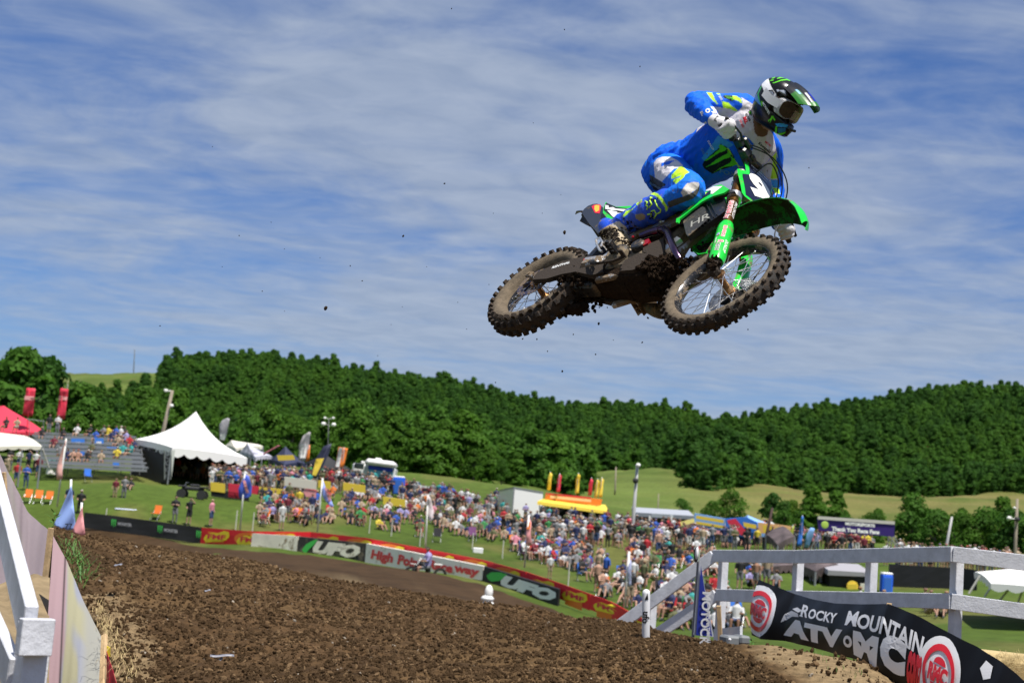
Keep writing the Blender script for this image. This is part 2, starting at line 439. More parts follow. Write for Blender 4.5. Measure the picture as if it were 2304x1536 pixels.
def build_land():
    az = np.concatenate([np.linspace(-180, -32, 70)[:-1], np.linspace(-32, 32, 420), np.linspace(32, 180, 70)[1:]])
    r = np.concatenate([np.linspace(0.3, 20, 14)[:-1], np.geomspace(20, 7000, 330)])
    A, Rr = np.meshgrid(np.radians(az), r, indexing='ij'); X = np.sin(A) * Rr; Y = np.cos(A) * Rr
    Z = land(X, Y); Z = np.where(Rr > 2800, 20 - (Rr - 2800) * .004, Z)
    Z += fbm(X / 9, Y / 9, o=3) * np.clip((Rr - 30) / 400, 0, 1) * .8 + fbm(X / 1.4, Y / 1.4, o=2, seed=4) * .02
    v = np.stack([X, Y, Z], -1).reshape(-1, 3); f = grid_faces(*X.shape)
    o = raw_mesh('grass_hillside', v, f, None, smooth=True)
    tag(o, 'mown green grass bank with straw coloured hay fields on the slopes behind', kind='structure')
    # colour of the ground cover, by where it lies
    px, py, d = [q for q in (CX + FPX * ((v - CAM) @ RGT) / np.maximum(1e-3, -((v - CAM) @ BCK)), CY - FPX * ((v - CAM) @ UPV) / np.maximum(1e-3, -((v - CAM) @ BCK)), Rr.ravel())]
    n1 = fbm(v[:, 0] / 22, v[:, 1] / 22, o=4, seed=2); n2 = fbm(v[:, 0] / 2.2, v[:, 1] / 2.2, o=3, seed=5)
    g = np.tile(arr(.072, .112, .019), (len(v), 1)) * (1 + .16 * n1 + .12 * n2)[:, None]
    dry = np.clip((fbm(v[:, 0] / 6, v[:, 1] / 10, o=3, seed=9) - .15) * 2.2, 0, 1)[:, None] * .6
    g = g * (1 - dry) + arr(.15, .14, .045) * dry
    hay = (np.clip((d - 130) / 60, 0, 1) * np.clip(1.0 + .9 * fbm(v[:, 0] / 60, v[:, 1] / 45, o=4, seed=12) , 0, 1))[:, None]
    hw = np.clip((px - 1480) / 260, 0, 1)[:, None]; hc = arr(.115, .155, .036) * (1 - hw) + arr(.175, .160, .052) * hw
    g = g * (1 - hay) + hc * (1 + .18 * n1[:, None]) * hay
    far = ((d > 870) | (px < 120)) & (px < 380) & (d > 500); g[far] = arr(.11, .13, .04)
    nd = np.clip((34 - d) / 6, 0, 1)[:, None]; g = g * (1 - nd) + arr(.085, .058, .034) * nd
    vcol(o.data, 'Col', np.clip(g, .005, 1))
    o.data.materials.append(mat('grass_cover', (.09, .13, .03), .95, attr='Col', var=.35, vscale=1.6, bump=1.0, bscale=5, spec=.1))
    return o
build_land()

# dirt race track between the crest in front and the banner line
def build_track():
    back = [(120,1190,95),(330,1208,91),(455,1224,86),(570,1240,80),(700,1262,77),(820,1280,74),(960,1300,70),(1085,1322,66),(1180,1345,62),(1262,1366,60),(1300,1375,57),(1345,1390,52),(1400,1404,46),(1470,1418,42)]
    cols = []
    for px, py, d in back:
        d -= 2.6; b = ground_at(px, d); row = []
        for t in np.linspace(0, 1, 14):
            dd = d * (1 - t) + max(20, d - 46) * t; q = ground_at(px - 25 * t, dd)
            q[2] += .07 + .10 * math.sin(t * 9 + px * .004) * t * t; row.append(q)
        row[0][2] += .02
        cols.append(row)
    g = np.array(cols); from_ = np.linspace(0, len(back) - 1, 120); G = np.empty((120, 14, 3))
    for k in range(3):
        for j in range(14): G[:, j, k] = np.interp(from_, range(len(back)), g[:, j, k])
    G[:, :, 2] += .04 * fbm(G[:, :, 0] / 1.2, G[:, :, 1] / 1.2, o=3, seed=3)
    o = raw_mesh('dirt_track', G.reshape(-1, 3), grid_faces(120, 14), None, smooth=True)
    v = G.reshape(-1, 3); n = fbm(v[:, 0] / 5, v[:, 1] / 2.5, o=3, seed=8); t = np.tile(np.linspace(0, 1, 14), 120)
    px = np.repeat(np.interp(from_, range(len(back)), [b[0] for b in back]), 14)
    tan = np.clip((t - .28) * 5 + n * .5, 0, 1) * np.clip((px - 560) / 100, 0, 1)
    c = arr(.060, .036, .018) * (1 - tan[:, None]) + arr(.22, .165, .09) * tan[:, None]
    vcol(o.data, 'Col', np.clip(c * (1 + .2 * n[:, None]), .01, 1))
    o.data.materials.append(mat('track_dirt', (.1, .07, .04), .95, attr='Col', var=.35, vscale=1.1, bump=1.0, bscale=4, spec=.1))
    tag(o, 'brown graded dirt of the race track curving below the banner line', kind='structure')
build_track()

# the jump in front: rows of (pixel y, depth) for each photograph column
JP = [-500, -150, 130, 300, 560, 800, 1090, 1400, 1600, 1750, 1950, 2150, 2400, 2900]
JC = [(1140,17.5),(1165,17.2),(1192,16.6),(1222,16.8),(1262,17.2),(1312,16.8),(1362,15.8),(1407,14.4),(1441,12.9),(1452,11.9),(1494,11.2),(1640,10.3),(1750,9.9),(1900,9.0)]
JB = [(1536,9.4),(1536,9.2),(1536,9.2),(1536,9.4),(1536,9.8),(1536,10.2),(1536,10.3),(1536,10.3),(1536,10.0),(1536,9.8),(1570,9.7),(1700,9.3),(1800,8.9),(1960,8.2)]
def jump_surface(px, t):
    """px, t arrays; t: -1 near edge, 0 picture bottom, 1 crest, 2 and 3 down the far side"""
    cy = np.interp(px, JP, [a for a, b in JC]); cd = np.interp(px, JP, [b for a, b in JC])
    by = np.interp(px, JP, [a for a, b in JB]); bd = np.interp(px, JP, [b for a, b in JB])
    def PV(x, y, d): return CAM[None] + RGT[None] * ((x - CX) / FPX * d)[:, None] - UPV[None] * ((y - CY) / FPX * d)[:, None] - BCK[None] * d[:, None]
    c = PV(px, cy, cd); b = PV(px, by, bd); n = b.copy(); n[:, 1] -= 5.2; n[:, 0] *= .55; n[:, 2] -= .45
    fw = np.array([[.22, 1.0, 0]]); r1 = c + fw * 1.0 + arr(0, 0, -.32); r2 = c + fw * 3.5 + arr(0, 0, -2.2); r3 = c + fw * 9 + arr(0, 0, -3.6)
    K = np.stack([n, b, c, r1, r2, r3], 0); tk = np.array([-1, 0, 1, 1.25, 2, 3.0]); out = np.empty_like(b)
    i = np.clip(np.searchsorted(tk, t, 'right') - 1, 0, 4); u = (t - tk[i]) / (tk[i + 1] - tk[i])
    idx = np.arange(len(px)); p1 = K[i, idx]; p2 = K[i + 1, idx]; p0 = K[np.maximum(i - 1, 0), idx]; p3 = K[np.minimum(i + 2, 5), idx]
    h1 = (tk[i + 1] - tk[i]); m1 = (p2 - p0) / (tk[i + 1] - tk[np.maximum(i - 1, 0)])[:, None] * h1[:, None]; m2 = (p3 - p1) / (tk[np.minimum(i + 2, 5)] - tk[i])[:, None] * h1[:, None]
    m1 = np.where((i == 0)[:, None], p2 - p1, m1); m2 = np.where((i == 4)[:, None], p2 - p1, m2)
    u = u[:, None]
    return (2*u**3 - 3*u**2 + 1) * p1 + (u**3 - 2*u**2 + u) * m1 + (-2*u**3 + 3*u**2) * p2 + (u**3 - u**2) * m2
def dirt_relief(x, y):
    big = fbm(x / 1.1, y / .9, o=3, seed=21) * .040
    a = fbm(x / .16, y / .16, o=3, seed=22, g=.6); b = 1 - np.abs(fbm(x / .085, y / .085, o=2, seed=23)); c = vnoise(x / .035, y / .035, seed=24)
    return big + .013 * a + .011 * (b - .5) + .005 * c
def jump_colour(v, px, py, n):
    # dark tilled loam, tan where it has dried on the right shoulder and along the left edge
    edge = (px - 1640) / 1.0 - (py - 1445) * 1.75
    tan = np.clip(edge / 60 + n * .6, 0, 1) * (px > 1600)
    tanl = np.clip(((py - 1250) * .42 + 262 - px) / 38 + n * .7 + .1, 0, 1) * .8 * (py > 1330)
    moist = np.exp(-((edge + 70) / 70) ** 2) * (px > 1380) * .8
    dark = arr(.086, .050, .023)[None] * (1 + .30 * n)[:, None]
    warm = np.clip(fbm(v[:, 0] / 1.5, v[:, 1] / .8, o=4, seed=33) * 1.7 + .25, 0, 1)[:, None]
    c = dark * (1 - .75 * warm) + arr(.135, .083, .038) * .75 * warm
    c = c * (1 - .55 * moist[:, None])
    t = np.maximum(tan, tanl)[:, None]
    return c * (1 - t) + arr(.26, .185, .10) * t
def left_drop(vx, vy):
    bx = np.interp(vy, [1150, 1190, 1300, 1430, 1536, 1750, 2300], [112, 121, 168, 232, 262, 300, 380])
    return -1.0 * np.clip((bx - vx) / 26, 0, 1) ** 1.2
def build_jump():
    npx, nt = 1000, 470
    px = np.concatenate([np.linspace(-480, -20, 60)[:-1], np.linspace(-20, 2330, npx), np.linspace(2330, 2880, 60)[1:]])
    t = np.concatenate([np.linspace(-1, -.04, 40)[:-1], np.linspace(-.04, 1.02, nt - 90), np.linspace(1.02, 3, 60)[1:]])
    A, T = np.meshgrid(px, t, indexing='ij'); v = jump_surface(A.ravel(), T.ravel())
    q = v - CAM; d = -(q @ BCK); vx = CX + FPX * (q @ RGT) / d; vy = CY - FPX * (q @ UPV) / d
    n = fbm(v[:, 0] / .5, v[:, 1] / .5, o=3, seed=31)
    tan = np.clip(((vx - 1640) - (vy - 1445) * 1.75) / 80, 0, 1) * (vx > 1600)
    v[:, 2] += dirt_relief(v[:, 0], v[:, 1]) * (1 - .55 * tan)
    v[:, 2] += left_drop(vx, vy)
    v[:, 1] += .012 * vnoise(v[:, 0] / .06, v[:, 1] / .06, seed=41); v[:, 0] += .012 * vnoise(v[:, 0] / .06, v[:, 1] / .06, seed=42)
    o = raw_mesh('dirt_jump', v, grid_faces(len(px), len(t)), None, smooth=True)
    c = jump_colour(v, vx, vy, n)
    vcol(o.data, 'Col', np.clip(c, .008, 1))
    o.data.materials.append(mat('jump_dirt', (.1, .07, .04), .96, attr='Col', var=.55, vscale=14, bump=1.0, bscale=75, spec=.12))
    tag(o, 'freshly tilled brown dirt jump face in the foreground', kind='structure')
    # loose clods and small stones lying on it
    cm = mat('clod', (.092, .056, .028), .96, var=.6, vscale=25, bump=1.0, bscale=90, spec=.08); cm2 = mat('dry_clod', (.15, .096, .05), .95, var=.35, vscale=20, spec=.1); st = mat('pebble', (.27, .23, .18), .8, var=.3, vscale=20)
    def lump(nm, m, seed, sq=.62):
        b = MB(); b.ball((0, 0, 0), 1, 11, 8); me = b.mesh(nm); w = np.empty(len(me.vertices) * 3); me.vertices.foreach_get('co', w); w = w.reshape(-1, 3)
        r = 1 + .55 * vnoise(w[:, 0] * 2.0 + seed * 9, w[:, 1] * 1.6, w[:, 2] * 1.6, seed) + .2 * vnoise(w[:, 0] * 4, w[:, 1] * 4 + seed, w[:, 2] * 4, seed + 1)
        w = w * r[:, None] * arr(1, .85, sq); me.vertices.foreach_set('co', w.ravel()); me.materials.append(m); me.update(); return proto(nm, me)
    def scatter(name, N, smin, smax, protos, label, pw=2.2, tmin=-.05):
        a = rng.uniform(-60, 2360, N); tt = rng.uniform(tmin, 1.12, N); w = jump_surface(a, tt); w[:, 2] += dirt_relief(w[:, 0], w[:, 1])
        s = smin + (smax - smin) * rng.random(N) ** pw; w[:, 2] += s * .15
        q = w - CAM; dd = -(q @ BCK); sx = CX + FPX * (q @ RGT) / dd; sy = CY - FPX * (q @ UPV) / dd
        w[:, 2] += left_drop(sx, sy); keep = ~((sx > 1600) & ((sx - 1625) > (sy - 1445) * 1.75) & (rng.random(N) > .03)); w = w[keep]; s = s[keep]; k = len(w)
        sc = s[:, None] * rng.uniform(.7, 1.3, (k, 3)); o = instancer(name, w, rng.uniform(0, 6.28, (k, 3)) * arr(.25, .25, 1), sc, protos)
        tag(o, label, kind='stuff')
    scatter('dirt_clods', 90000, .003, .025, [lump('clod_a', cm, 1), lump('clod_b', cm, 2), lump('clod_c', cm, 3, .8), lump('clod_d', cm, 4, .45), lump('clod_e', cm, 6, .5), lump('clod_f', cm2, 5, .5)], 'loose brown dirt clods scattered over the jump face', 3.2)
    scatter('pebbles', 420, .005, .020, [lump('pebble_a', st, 8, .5), lump('pebble_b', st, 9, .6)], 'small pale stones lying in the tilled dirt', 3.0)
build_jump()
# ------------------------------------------------------------------ forest on the hills
leafm = []
for nm, c, c2 in (('leaf_dark', (.034, .115, .013), (.062, .17, .020)), ('leaf_mid', (.056, .165, .016), (.095, .23, .024)), ('leaf_light', (.065, .175, .013), (.10, .23, .02)), ('leaf_yellow', (.095, .19, .015), (.13, .24, .025))):
    leafm.append(mat(nm, c, .7, var=.5, vscale=.5, var2=c2, spec=.2))
for m_ in leafm:
    nt_ = m_.node_tree; b_ = nt_.nodes['Principled BSDF']; t_ = nt_.nodes.new('ShaderNodeBsdfTranslucent'); x_ = nt_.nodes.new('ShaderNodeMixShader'); x_.inputs[0].default_value = .45
    nt_.links.new(b_.inputs['Base Color'].links[0].from_socket, t_.inputs[0]); nt_.links.new(b_.outputs[0], x_.inputs[1]); nt_.links.new(t_.outputs[0], x_.inputs[2]); nt_.links.new(x_.outputs[0], nt_.nodes['Material Output'].inputs[0])
barkm = mat('tree_bark', (.12, .10, .08), .9, var=.3, vscale=4)
def crown_mesh(name, seed, m, n=900, h=9.0, w=4.6, leaf=.42, base=.12, blobs=16):
    """crown of many leaf-clump faces around lobes spread through its volume"""
    r = np.random.default_rng(seed); C = []
    for i in range(blobs):
        z = h * (base + (1 - base) * (i + .5) / blobs); k = math.sin(min(1, (z / h - base) / (1 - base) * 1.02 + .10) * pi) ** .6
        a = r.uniform(0, 6.28); rr = w * .62 * k * math.sqrt(r.uniform(.15, 1)); C.append((rr * cos(a), rr * sin(a), z, w * r.uniform(.30, .5) * (1 if blobs < 30 else .78)))
    C = np.array(C); idx = r.integers(0, blobs, n); dirs = r.normal(size=(n, 3)); dirs /= np.linalg.norm(dirs, axis=1)[:, None]
    dirs[:, 2] = np.abs(dirs[:, 2]) * .9 - .25
    rad = C[idx, 3] * r.uniform(.72, 1.08, n); c = C[idx, :3] + dirs * rad[:, None] * arr(1, 1, .85)
    nn = dirs + r.normal(size=(n, 3)) * .38 + arr(0, 0, .35); nn /= np.linalg.norm(nn, axis=1)[:, None]
    t = np.cross(nn, r.normal(size=(n, 3))); t /= np.linalg.norm(t, axis=1)[:, None]; b = np.cross(nn, t)
    s = leaf * r.uniform(.6, 1.4, n)[:, None]
    v = np.stack([c - t * s - b * s * .6, c + t * s * .2 - b * s, c + t * s + b * s * .5, c - t * s * .3 + b * s], 1).reshape(-1, 3)
    f = np.arange(n * 4).reshape(-1, 4)
    me = bpy.data.meshes.new(name); me.from_pydata(v.tolist(), [], f.tolist()); me.materials.append(m); me.update()
    return me
def trunk_mesh(name, h, r0, seed, lean=.3):
    r = random.Random(seed); b = MB(); top = arr(r.uniform(-lean, lean), r.uniform(-lean, lean), h * .72)
    b.tube([(0, 0, -.6), top * .4, top * .75, top], [r0 * 1.25, r0, r0 * .7, r0 * .3], 7)
    for i in range(5):
        s = top * r.uniform(.35, .8); a = r.uniform(0, 6.28); L = h * r.uniform(.15, .3)
        b.tube([s, s + arr(cos(a) * L * .6, sin(a) * L * .6, L * .4), s + arr(cos(a) * L, sin(a) * L, L * .9)], [r0 * .45, r0 * .3, r0 * .12], 5)
    return b.mesh(name)
def build_forest():
    protos = []
    for i, (m, h, w) in enumerate(((0, 11, 5.0), (0, 13, 5.2), (1, 11, 5.4), (1, 12, 4.6), (2, 10, 5.2), (2, 12, 5), (3, 9.5, 4.8))):
        me = crown_mesh('forest_crown', 50 + i, leafm[m], 3600, h, w, .27, base=.03, blobs=34); protos.append(proto('forest_crown', me))
    edge_near = [(-1500,150),(0,160),(600,150),(1000,155),(1200,165),(1290,185),(1340,300)]
    edge_right = [(1340,470),(1500,500),(1562,440),(1574,310),(1690,310),(1725,400),(1800,452),(1900,460),(2000,455),(2100,450),(2304,445),(3600,440)]
    pts = []; step = 4.9
    ys = np.arange(122, 985, step)
    for y in ys:
        st = step * (1 if y < 520 else 1.12); half = y * .62 + 60
        xs = np.arange(-half, half, st); xs = xs + rng.uniform(-.42, .42, len(xs)) * st; yy = y + rng.uniform(-.42, .42, len(xs)) * step
        pts.append(np.stack([xs, yy], 1))
    pts = np.concatenate(pts); z = land(pts[:, 0], pts[:, 1]); v = np.column_stack([pts, z]); q = v - CAM; d = -(q @ BCK); px = CX + FPX * (q @ RGT) / d
    px0 = CX + FPX * pts[:, 0] / pts[:, 1]      # bearing, free of roll
    near = np.interp(px0, [a for a, b in edge_near], [b for a, b in edge_near]); right = np.interp(px0, [a for a, b in edge_right], [b for a, b in edge_right])
    wob = fbm(pts[:, 0] / 30, pts[:, 1] / 30, o=3, seed=60) * 10
    keep = np.where(px0 < 1340, d > near + wob, d > right + wob * 1.2)
    keep &= ~((px0 > 100) & (px0 < 372) & (d > 640 + wob))           # the bare hill top
    keep |= (px0 > 1800) & (d > 124) & (d < 150) & (fbm(pts[:, 0] / 8, pts[:, 1] / 8, o=2, seed=91) > -.5)
    keep &= (d < 960)
    v = v[keep]; d = d[keep]; px0 = px0[keep]; n = len(v)
    s = (.42 + .50 * rng.random(n) ** 1.4) * np.where(d < 230, .85, 1.0) * np.interp(px0, [1300, 1400], [1, 1.05])
    s *= (1 + .20 * vnoise(v[:, 0] / 30, v[:, 1] / 30, seed=70)) * np.where(rng.random(n) < .05, 1.22, 1.0); s[d < 152] *= .5
    v[:, 2] -= 1.0 * s
    # kind of tree follows patches: pale near the foot, dark high up
    o = instancer('forest', v, np.column_stack([np.zeros(n), np.zeros(n), rng.uniform(0, 6.28, n)]), np.column_stack([s * rng.uniform(.9, 1.15, n), s * rng.uniform(.9, 1.15, n), s * rng.uniform(.85, 1.2, n)]), protos)
    # choose the prototype by patch with an index attribute
    k = fbm(v[:, 0] / 55, v[:, 1] / 55, o=3, seed=77) * 1.6 + np.interp(d, [160, 330, 900], [1.9, .2, -.5]) + rng.normal(0, .8, n) + 2.4
    ki = np.clip(np.round(k), 0, 6).astype(np.int32)
    a = o.data.attributes.new('kindidx', 'INT', 'POINT'); a.data.foreach_set('value', ki)
    g = o.modifiers[0].node_group; na = g.nodes.new('GeometryNodeInputNamedAttribute'); na.data_type = 'INT'; na.inputs[0].default_value = 'kindidx'
    ip = [x for x in g.nodes if x.bl_idname == 'GeometryNodeInstanceOnPoints'][0]; g.links.new(na.outputs[0], ip.inputs['Instance Index'])
    tag(o, 'dense green deciduous forest covering the hills behind the crowd', kind='stuff')
    print('forest trees', n)
build_forest()
# ------------------------------------------------------------------ the motocross bike (local frame: x forward, y left, z up)
BR = np.array([[0.59439968, 0.53324371, 0.60194698], [-0.00841193, -0.74436835, 0.66771626], [0.80412577, -0.40195386, -0.4379667]])
BT = np.array([-0.03312727, 0.0671954, -8.0885954])
C2W = np.stack([RGT, UPV, BCK], 1)
BM = C2W @ BR; BO = CAM + C2W @ BT
def bw(p): return BO + BM @ np.asarray(p, float)
def PL(px, py, y):
    """bike-local point seen at pixel (px, py) on the plane at distance y from the bike's middle"""
    d = np.array([(px - CX) / FPX, -(py - CY) / FPX, -1.0]); dl = BR.T @ d; o = -(BR.T @ BT)
    return o + (y - o[1]) / dl[1] * dl
def PLs(pts, y): return [PL(a, b, y) for a, b in pts]
def Z4(*p): return [(1480 + x / 6.982, 400 + y / 6.982) for x, y in p]
def Z5(*p): return [(1620 + x / 7.682, 360 + y / 7.682) for x, y in p]
def Z3(*p): return [(1300 + x / 8.083, 430 + y / 8.083) for x, y in p]
def Z3b(*p): return [(1080 + x / 4.655, 440 + y / 4.655) for x, y in p]

mgreen = mat('green_plastic', (.014, .60, .05), .25, mud=.30, mudscale=14, coat=.2)
mgreen2 = mat('green_plastic_muddy', (.022, .46, .04), .35, mud=.75, mudscale=11)
mblackp = mat('black_plastic', (.014, .015, .017), .38, mud=.28, mudscale=11)
mnavy = mat('dark_fender_plastic', (.022, .027, .042), .33, mud=.22, mudscale=16)
mcarbon = mat('carbon_panel', (.045, .045, .045), .45, var=.5, vscale=90, mud=.3)
mbronze = mat('bronze_fork_tube', (.16, .075, .018), .3, metal=.75, var=.2, vscale=20)
msilver = mat('machined_aluminium', (.62, .63, .64), .32, metal=.85, mud=.25)
mframe = mat('frame_aluminium', (.48, .49, .52), .42, metal=.7, mud=.6)
mtitan = mat('blued_titanium', (.07, .08, .26), .22, metal=1.0, var=.6, vscale=9, var2=(.20, .11, .14)); meng = mat('engine_black', (.03, .028, .026), .5, mud=.62, mudscale=10, mudcol=(.19, .145, .09), bump=.3, bscale=60)
mdirt = mat('caked_mud', (.022, .0135, .008), .95, var=.5, vscale=40, bump=1.0, bscale=120, spec=.1)
mdust = mat('dusty_metal', (.21, .16, .10), .8, var=.5, vscale=14, mud=.95, mudcol=(.030, .020, .013), bump=.6, bscale=90)
mrub = mat('tyre_rubber', (.022, .019, .017), .85, mud=.6, mudscale=14, mudcol=(.045, .030, .019), bump=.5, bscale=150)
mknob = mat('tyre_knob', (.014, .011, .009), .85, mud=.58, mudscale=22, mudcol=(.042, .027, .016), bump=.6, bscale=160)
mwall = mat('tyre_sidewall', (.125, .095, .062), .9, var=.4, vscale=30, bump=.4, bscale=140)
mrim = mat('black_rim', (.02, .021, .025), .25, metal=.4, mud=.35, mudscale=18)
mspoke = mat('steel_spoke', (.72, .72, .72), .28, metal=.9)
mhub = mat('gold_hub', (.38, .19, .07), .3, metal=.85, mud=.45, mudscale=30)
mred = mat('red_anodised', (.50, .015, .03), .25, metal=.5); mredp = mat('red_print', (.72, .02, .05), .4); mwhitep = mat('white_print', (.82, .82, .80), .4, mud=.12, mudscale=40)
mblkprint = mat('black_print', (.012, .012, .014), .4); myelp = mat('yellow_print', (.62, .75, .04), .4); mbluep = mat('blue_print', (.02, .03, .42), .4)
mrubber = mat('black_rubber', (.02, .02, .02), .6); mseat = mat('seat_cover', (.02, .022, .025), .75, bump=.5, bscale=300)
mplate = mat('plate_background', (.010, .012, .035), .3, mud=.1, coat=.3)
msil = mat('silencer_metal', (.20, .20, .22), .4, metal=.6, mud=.7, mudscale=8)

bike = tag(empty('motocross_bike'), 'green motocross bike flying through the air with muddy wheels and a number 9 plate', 'motorcycle')
bm4 = Matrix.Identity(4)
for i in range(3):
    for j in range(3): bm4[i][j] = BM[i][j]
    bm4[i][3] = BO[i]
bike.matrix_world = bm4
def bpart(name, mb, m, smooth=False, parent=None, angle=35, label=None):
    return mb.build(name, m, parent or bike, smooth=smooth, angle=angle if smooth else None, label=label)
def decal(name, txt, fn, m, parent, size=1.0, bold=.02, shear=0.0, space=1.0, maxlen=None, sx=1.0):
    """lettering laid on a surface: fn(u, v) gives the 3-D point; thin and just proud of the surface"""
    v, f = text_mesh(txt, size, bold, shear, space)
    v[:, 0] *= sx
    if maxlen: v, f = refine(v, f, maxlen)
    w = [fn(a, b) for a, b in v[:, :2]]
    b = MB(); b.add(w, f); return b.build(name, m, parent, fix=False)
def on_plane(o, u, v):
    o = np.asarray(o, float); u = np.asarray(u, float); v = np.asarray(v, float)
    return lambda a, b: o + u * a + v * b
def side_plate(name, px, y, thick, m, parent=None, label=None):
    b = MB(); b.prism(PLs(px, y), (0, thick, 0)); return bpart(name, b, m, parent=parent, label=label)

def make_wheel(name, c, Rout, rs, rrim, nk, front):
    w = empty(name); w.parent = bike; c = np.asarray(c, float)
    def torus(R, prof, seg=72):
        rings = []
        for k in range(seg):
            t = 2 * pi * k / seg; e = arr(cos(t), 0, sin(t)); rings.append([c + e * (R + a) + arr(0, b, 0) for a, b in prof])
        rings.append(rings[0]); return rings
    Rc = Rout - .012 - rs
    b = MB(); prof = []
    for k in range(16):
        t = 2 * pi * k / 16; prof.append((cos(t) * rs * 1.0, sin(t) * rs * (1.12 if not front else 1.0)))
    b.rings(torus(Rc, prof), 0, cap=False)
    o = b.build('tyre', [mrub, mwall], w, smooth=True)
    # sidewall carries dried dust: lower radius faces take the pale material
    me = o.data; co = np.empty(len(me.vertices) * 3); me.vertices.foreach_get('co', co); co = co.reshape(-1, 3)
    mi = []
    for p in me.polygons:
        q = np.array(p.center) - c; rr = math.hypot(q[0], q[2]); mi.append(1 if rr < Rc + rs * .22 else 0)
    me.polygons.foreach_set('material_index', mi); me.update()
    b = MB(); h = .030 if front else .036
    rp = [(.0, h), (.0, h - .006), (-.014, h * .55), (-.022, 0), (-.014, -h * .55), (0, -h + .006), (0, -h), (-.010, -h), (-.022, -h * .6), (-.030, 0), (-.022, h * .6), (-.010, h)]
    b.rings(torus(rrim + .012, rp, 64), 0, cap=False); b.build('rim', mrim, w, smooth=True, angle=40)
    # silver lip line on both rim edges
    b = MB()
    for s in (-1, 1): b.rings(torus(rrim + .0105, [(.003, s * h), (.003, s * (h + .0015)), (-.002, s * (h + .0015)), (-.002, s * h)], 64), 0, cap=False)
    b.build('rim_edge', mspoke, w)
    # hub
    b = MB(); hw = .055 if front else .06
    b.lathe(c - arr(0, hw + .012, 0), (0, 1, 0), [(0, .012), (0, .033), (.010, .033), (.013, .020), (.05, .017), (2 * hw - .02, .019), (2 * hw, .033), (2 * hw + .02, .033), (2 * hw + .02, .012)], 20)
    b.build('hub', mhub, w, smooth=True, angle=30)
    # spokes share one mesh each side
    for k in range(36):
        s = 1 if k % 2 else -1; t = 2 * pi * k / 36; cross = (1 if (k // 2) % 2 else -1) * radians(52)
        a = c + arr(cos(t + cross) * .030, s * hw * .98, sin(t + cross) * .030); e = c + arr(cos(t) * (rrim - .008), s * .006, sin(t) * (rrim - .008))
        b = MB(); b.tube([a, e], .0021, 5); b.tube([e + (a - e) * .002, e + (a - e) * .075], .0042, 5); b.build('spoke', mspoke, w)
    # tread knobs: one mesh per column, turned round the wheel
    cols = [(-62, .020, .018), (-24, .021, .020), (24, .021, .020), (62, .020, .018)] if front else [(-66, .028, .027), (-27, .034, .027), (27, .034, .027), (66, .028, .027)]
    for ci, (deg, wy, wx) in enumerate(cols):
        b = MB(); t = radians(deg); kh = .015 if front else .020
        rn = arr(0, sin(t) * (1.12 if not front else 1), cos(t)); base = arr(0, 0, Rc) + rn * (rs + kh / 2 - .002); zax = nrm(rn); yax = nrm(np.cross(zax, (1, 0, 0))); xax = np.cross(yax, zax)
        v = np.array([[x * wx / 2 * (1 - .22 * (z > 0)), y * wy / 2 * (1 - .22 * (z > 0)), z * kh / 2] for x in (-1, 1) for y in (-1, 1) for z in (-1, 1)])
        R = np.stack([xax, yax, zax], 1); b.add(v @ R.T + base, [(0, 1, 3, 2), (4, 6, 7, 5), (0, 4, 5, 1), (2, 3, 7, 6), (0, 2, 6, 4), (1, 5, 7, 3)])
        me = b.mesh('tread_knob'); me.materials.append(mknob)
        for k in range(nk):
            o = link_mesh('tread_knob', me, w); o.location = tuple(c); o.rotation_euler = (0, 2 * pi * (k + (.5 if ci in (1, 2) else 0)) / nk, 0)
    return w
wf = make_wheel('front_wheel', (1.48, 0, .345), .355, .044, .262, 37, True)
wr = make_wheel('rear_wheel', (0, 0, .335), .347, .059, .232, 33, False)

# brakes and sprocket
b = MB(); c = arr(1.48, .075, .345)
b.lathe(c, (0, 1, 0), [(0, .075), (0, .13), (.004, .13), (.004, .075)], 40, cap=False); bpart('front_brake_disc', b, mspoke)
b = MB(); b.lathe(c + arr(.0, .018, 0), (0, 1, 0), [(0, .001), (0, .120), (.006, .116), (.012, .05), (.012, .001)], 32); bpart('disc_guard', b, mat('matt_black', (.012, .012, .013), .85, spec=.12), True)
b = MB(); b.box(c + arr(.10, .012, .05), (.05, .04, .10), rotm((0, 1, 0), .5), bev=.01); bpart('brake_caliper', b, mblackp)
b = MB(); c = arr(0, -.072, .335); b.lathe(c, (0, 1, 0), [(0, .085), (0, .12), (.004, .12), (.004, .085)], 40, cap=False)
for k in range(6):
    t = k * pi / 3; b.beam(c + arr(cos(t) * .03, .002, sin(t) * .03), c + arr(cos(t + .3) * .09, .002, sin(t + .3) * .09), .012, .004)
bpart('rear_brake_disc', b, mat('blue_disc', (.03, .035, .09), .35, metal=.5, mud=.5))
b = MB(); b.box(c + arr(.10, -.008, .03), (.10, .045, .05), rotm((0, 1, 0), -.2), bev=.012); b.box(c + arr(.11, -.015, .045), (.16, .02, .03), bev=.006); bpart('rear_caliper', b, mdust)
b = MB(); c = arr(0, .075, .335); b.lathe(c, (0, 1, 0), [(0, .07), (0, .112), (.006, .112), (.006, .07)], 40, cap=False)
for k in range(8):
    t = k * pi / 4; b.beam(c + arr(cos(t) * .025, .003, sin(t) * .025), c + arr(cos(t) * .08, .003, sin(t) * .08), .014, .005)
bpart('sprocket', b, mdust)
b = MB()
for z0, z1 in ((.455, .47), (.22, .38)): b.beam((.0, .078, z0 - (.0 if z0 > .4 else 0)), (.60, .078, z1), .010, .016)
bpart('chain', b, mrubber)
b = MB(); b.box((.30, .08, .27), (.20, .05, .07), rotm((0, 1, 0), -.12), bev=.015); b.box((.34, .06, .24), (.12, .06, .05), bev=.012); bpart('chain_guide', b, mdirt)

